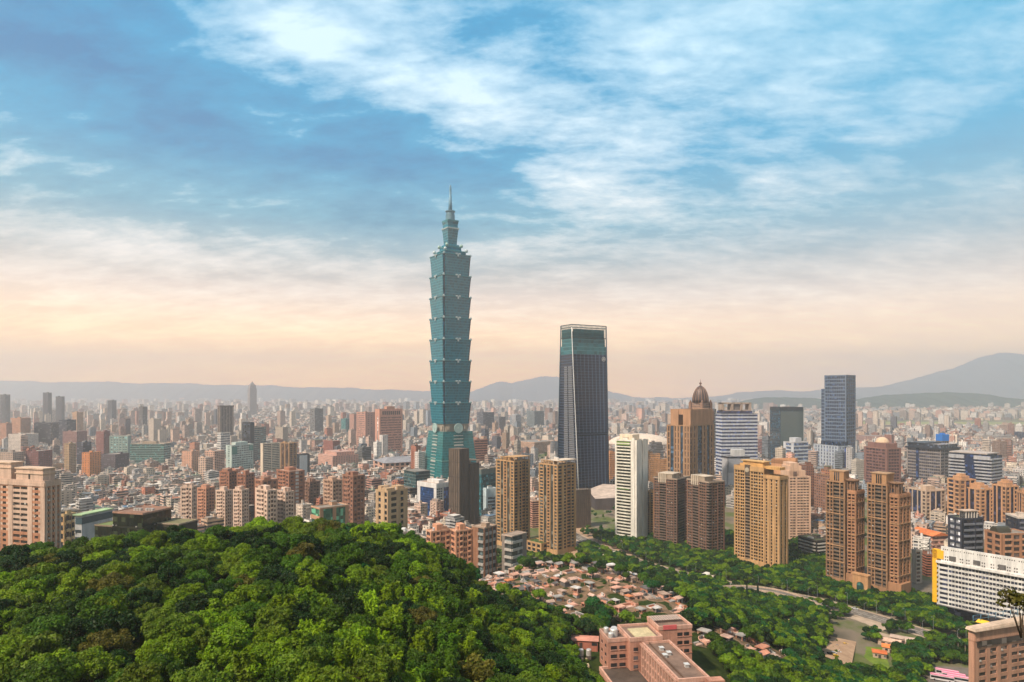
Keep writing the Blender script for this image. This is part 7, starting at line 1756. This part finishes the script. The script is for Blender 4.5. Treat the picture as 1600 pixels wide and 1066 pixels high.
shed('long_shed', 'long pink sheet roofed shed left of the salmon institute', 908, 1008, 15, 6, 3.2, -8, (190, 120, 100), (216, 150, 130), 43, False)
for i, px in enumerate((896, 907, 919)):
    y = F * (CH - 42.7) / (1022 - HZ); x = (px - CX) / F * y
    t = thing('water_tank', ['leftmost', 'middle', 'rightmost'][i] + ' of three steel water tanks before the long pink shed', 'water tank', (x, y - 2, 42.4), 0, 'steel tanks by the shed'); cyl(t, 'tank_body', 'metal', (196, 192, 188), 0, 0, .6, 1.15, 2.6); bx(t, 'stand', 'metal', (110, 100, 94), -1, 1, -1, 1, -1, .6)
shed('temple_house', 'small orange roofed house with a cream wing among the trees', 1216, 985, 9, 7, 4.6, -24, (220, 206, 190), (232, 140, 84), 6, cat='house')
shed('temple_wing', 'cream pale roofed wing beside the orange roofed house', 1233, 984, 7, 6, 4.4, 60, (226, 222, 216), (224, 202, 140), 6, cat='house')
shed('white_shed', 'small white flat shed in front of the orange roofed house', 1226, 992, 5, 4, 2.6, -24, (230, 228, 224), (226, 226, 226), 6, False)
for i, (px, py, w, c, lab) in enumerate(((1390, 1008, 12, (214, 178, 156), 'pale sheet roofed workshop left of the palms'), (1412, 1004, 14, (206, 180, 162), 'long dusty roofed workshop behind the palms'), (1392, 1018, 9, (230, 132, 74), 'orange roofed workshop by the green plot'), (1374, 1026, 7, (222, 120, 70), 'small orange lean-to at the lot edge'), (1428, 1010, 9, (220, 196, 172), 'cream roofed workshop nearest the palms'))):
    shed('workshop', lab, px, py, w, 6, 3, -38 + i * 4, (196, 170, 150), c, gable=i % 2 == 0)
for i, (px, py, c) in enumerate(((1108, 905, (222, 204, 184)), (946, 862, (206, 190, 172)), (1000, 905, (214, 170, 140)), (1168, 966, (196, 170, 146)), (955, 884, (220, 210, 200)))):
    shed('roadside_hut', ['pale hut on the avenue verge by the ramp', 'hut beside the white greenhouse tunnel', 'salmon hut in the trees above the graveyard', 'pale hut under the two cypresses', 'white hut at the bend of the avenue'][i], px, py, 7, 5, 3, -30, (200, 182, 166), c, gable=i % 2 == 1)
x, y = G(953, 868); o = thing('tunnel_tent', 'rounded white tunnel tent on the dusty lot by the avenue', 'tent', (x, y, 0), R(62)); m = MB()
m.loft([[(4.2 * math.cos(i * math.pi / 10), yy, 4.4 * math.sin(i * math.pi / 10)) for i in range(11)] for yy in (-9, 9)]); m.build('tent_skin', M['matte'], o, (206, 202, 178))
for yy in (-9, -3, 3, 9): m = MB(); m.tube([(4.3 * math.cos(i * math.pi / 10), yy, 4.5 * math.sin(i * math.pi / 10)) for i in range(11)], .15); m.build('hoop', M['metal'], o, (170, 168, 160))
x, y = G(1103, 904); o = thing('footbridge_canopy', 'white arched canopy over the walkway beside the avenue', 'canopy', (x, y, 0), R(-40)); m = MB()
m.loft([[(3 * math.cos(i * math.pi / 8), yy, 3 + 2 * math.sin(i * math.pi / 8)) for i in range(9)] for yy in (-6, 6)]); m.build('canopy_skin', M['matte'], o, (222, 216, 204))
for sx in (-2.8, 2.8):
    for yy in (-5, 5): bx(o, 'post', 'metal', (150, 146, 140), sx - .1, sx + .1, yy - .1, yy + .1, 0, 3)

# vehicles
def car_kit():
    body = MB(); prof = [(-2.1, .35), (-2.15, .75), (-1.95, .95), (-1.0, 1.0), (1.3, .98), (2.05, .9), (2.15, .6), (2.1, .35)]
    body.loft([[(x, y, z) for x, z in prof] for y in (-.85, .85)])
    cab = MB(); cp = [(-1.5, .98), (-1.0, 1.45), (.6, 1.45), (1.25, .98)]; cab.loft([[(x, y, z) for x, z in cp] for y in (-.72, .72)])
    top = MB(); top.box(-.95, .55, -.7, .7, 1.44, 1.5)
    wh = MB(); wh.loft([[(.33 * math.cos(i * .5236), yy, .33 * math.sin(i * .5236)) for i in range(12)] for yy in (-.11, .11)])
    r = []
    for nm, m, mt in (('car_body', body, 'metal'), ('car_window', cab, 'glass'), ('car_roof', top, 'metal'), ('wheel', wh, 'matte')):
        q = bpy.data.meshes.new(nm); q.from_pydata(m.v, [], m.f); q.materials.append(M[mt]); q.update(); r.append(q)
    return r
CAR = car_kit(); CARC = {'white': (226, 226, 224), 'silver': (170, 172, 176), 'black': (30, 30, 34), 'dark blue': (40, 54, 90), 'red': (150, 36, 32), 'yellow': (232, 182, 30), 'grey': (110, 112, 116)}
def car(x, y, z, rz, c, lab, grp):
    o = thing('parked_car' if 'lot' in grp else 'moving_car', lab, 'car', (x, y, z), rz, grp)
    link('car_body', CAR[0], o, CARC[c]); link('car_window', CAR[1], o, (26, 30, 36)); link('car_roof', CAR[2], o, CARC[c])
    for sx in (-1.3, 1.35):
        for sy in (-.8, .8): w = link('wheel', CAR[3], o, (24, 24, 26)); w.location = (sx, sy, .33)
rng = random.Random(31); n = 0
ORDW = ['first', 'second', 'third', 'fourth', 'fifth', 'sixth', 'seventh', 'eighth', 'ninth', 'tenth', 'eleventh', 'twelfth', 'thirteenth', 'fourteenth']
for r_, row in enumerate(((900, 852, 940, 861), (898, 856, 938, 866), (903, 848, 934, 855))):
    a, b = Vector(G(row[0], row[1])), Vector(G(row[2], row[3])); cnt = int((b - a).length / 3.1); d = (b - a).normalized()
    for i in range(min(cnt, 14)):
        c = rng.choice(['white', 'white', 'silver', 'grey', 'black', 'dark blue', 'white']); p = a + d * 3.1 * i
        car(p.x, p.y, .04, math.atan2(d.y, d.x) + R(84), c, f"{c} car, {ORDW[i]} from left in the {['middle', 'front', 'back'][r_]} row by the dark tower", 'cars on the dusty lot')
for i, (px, py, c) in enumerate(((1308, 1018, 'grey'), (1310, 1022, 'silver'), (1310, 1027, 'white'), (1309, 1031, 'white'), (1302, 1036, 'white'), (1296, 1040, 'black'), (1304, 1041, 'yellow'), (1320, 1012, 'yellow'))):
    x, y = G(px, py); z = tz(x, y); car(x, y, z + .08, R(18), c, f"{c} car, {ORDW[i]} from the far end of the gravel lot", 'cars on the gravel lot')
for i, (u, off, c) in enumerate(((8, 1.6, 'yellow'), (12, -4.8, 'white'), (17, 4.8, 'grey'), (22, -1.6, 'silver'), (26, 1.6, 'yellow'), (30, -4.8, 'black'), (34, 4.8, 'white'), (39, -1.6, 'red'), (44, 1.6, 'white'), (47, -4.8, 'silver'))):
    d = avp[u + 1] - avp[u]; nn = Vector((-d.y, d.x, 0)).normalized(); p = avp[u] + nn * off
    car(p.x, p.y, .1, math.atan2(d.y, d.x), c, f"{c} car driving on the avenue, {ORDW[i]} from the far end", 'cars driving on the avenue')
def bus(px, py, rz, c, lab, grp):
    x, y = G(px, py); o = thing('parked_bus', lab, 'bus', (x, y, .05), R(rz), grp)
    bx(o, 'bus_body', 'matte', (206, 200, 200), -5.5, 5.5, -1.25, 1.25, .5, 3.0); bx(o, 'bus_roof', 'matte', c, -5.4, 5.4, -1.15, 1.15, 3.0, 3.25); bx(o, 'roof_stripe', 'matte', (226, 216, 216), -5.2, 5.2, -.25, .25, 3.25, 3.3)
    for s in (-1.27, 1.21): bx(o, 'bus_window', 'glass', (30, 34, 40), -5.2, 5.3, s, s + .06, 1.5, 2.6)
    for sx in (-3.6, 3.4):
        for sy in (-1.1, 1.1): w = link('wheel', CAR[3], o, (24, 24, 26)); w.location = (sx, sy, .5); w.scale = (1.5, 1.5, 1.5)
for i, (px, py) in enumerate(((1480, 1056), (1490, 1061), (1499, 1066), (1472, 1064))):
    bus(px, py, -28, (226, 112, 150), ['far one of the pink roofed buses parked in the yard', 'second pink roofed bus in the yard', 'third pink roofed bus in the yard', 'left pink roofed bus at the yard wall'][i], 'buses parked in the yard')

# lamps along the avenue
lp = MB(); lp.tube([(0, 0, 0), (0, 0, 9.5)], .13, .08, 6); lp2 = MB(); lp2.tube([(0, 0, 9.4), (.8, 0, 10), (2.2, 0, 10.1)], .07, .05, 5); lp3 = MB(); lp3.box(1.7, 2.7, -.16, .16, 9.95, 10.12)
LM = []
for nm, m in (('lamp_post', lp), ('lamp_arm', lp2), ('lamp_head', lp3)):
    q = bpy.data.meshes.new(nm); q.from_pydata(m.v, [], m.f); q.materials.append(M['metal']); q.update(); LM.append((nm, q))
k = 0
for u in range(6, 52, 3):
    for sgn in (1, -1):
        d = avp[u + 1] - avp[u]; nn = Vector((-d.y, d.x, 0)).normalized(); p = avp[u] + nn * 7.4 * sgn
        a, b = pix((p.x, p.y, 5))
        if a > 1600 or b > 1066: continue
        o = thing('street_lamp', f"grey street lamp, {ORDW[min((u - 6) // 3, 13)]} from the far end on the {'tower' if sgn > 0 else 'graveyard'} side", 'street lamp', (p.x, p.y, .14), math.atan2(-nn.y * sgn, -nn.x * sgn), 'lamps along the avenue')
        for nm, q in LM: link(nm, q, o, (150, 150, 150))
# garden stones left of the institute
for i in range(16):
    px, py = 890 + (i % 4) * 9 + rng.uniform(-2, 2), 1026 + (i // 4) * 8; y = F * (CH - 43) / (py - HZ); x = (px - CX) / F * y
    o = tag(bx(None, 'garden_stone', 'wall', (206, 186, 150), x - .4, x + .4, y - 1.2, y + 1.2, tz(x, y) - .5, tz(x, y) + .8), f"upright pale garden slab, {['far', 'second', 'third', 'near'][i // 4]} row, {['first', 'second', 'third', 'fourth'][i % 4]} from left, by the tanks", 'stone', 'slabs in the plot by the tanks')
# ---------------------------------------------------------------- haze
def make_haze():
    mb = MB(); mb.box(-15500, 15500, -850, 14200, -4, 960)
    m = bpy.data.materials.new('haze_air'); m.use_nodes = True
    t = NT(m.node_tree); t.n.clear(); out = t.new('ShaderNodeOutputMaterial')
    v = t.new('ShaderNodeVolumePrincipled')
    v.inputs['Color'].default_value = (0.97, 0.965, 0.985, 1); v.inputs['Density'].default_value = HAZE_DENSITY; v.inputs['Anisotropy'].default_value = 0.5
    t.l.new(v.outputs[0], out.inputs['Volume'])
    o = mb.build('haze', m); tag(o, kind='stuff')
HAZE_DENSITY = 1.45e-4
make_haze()
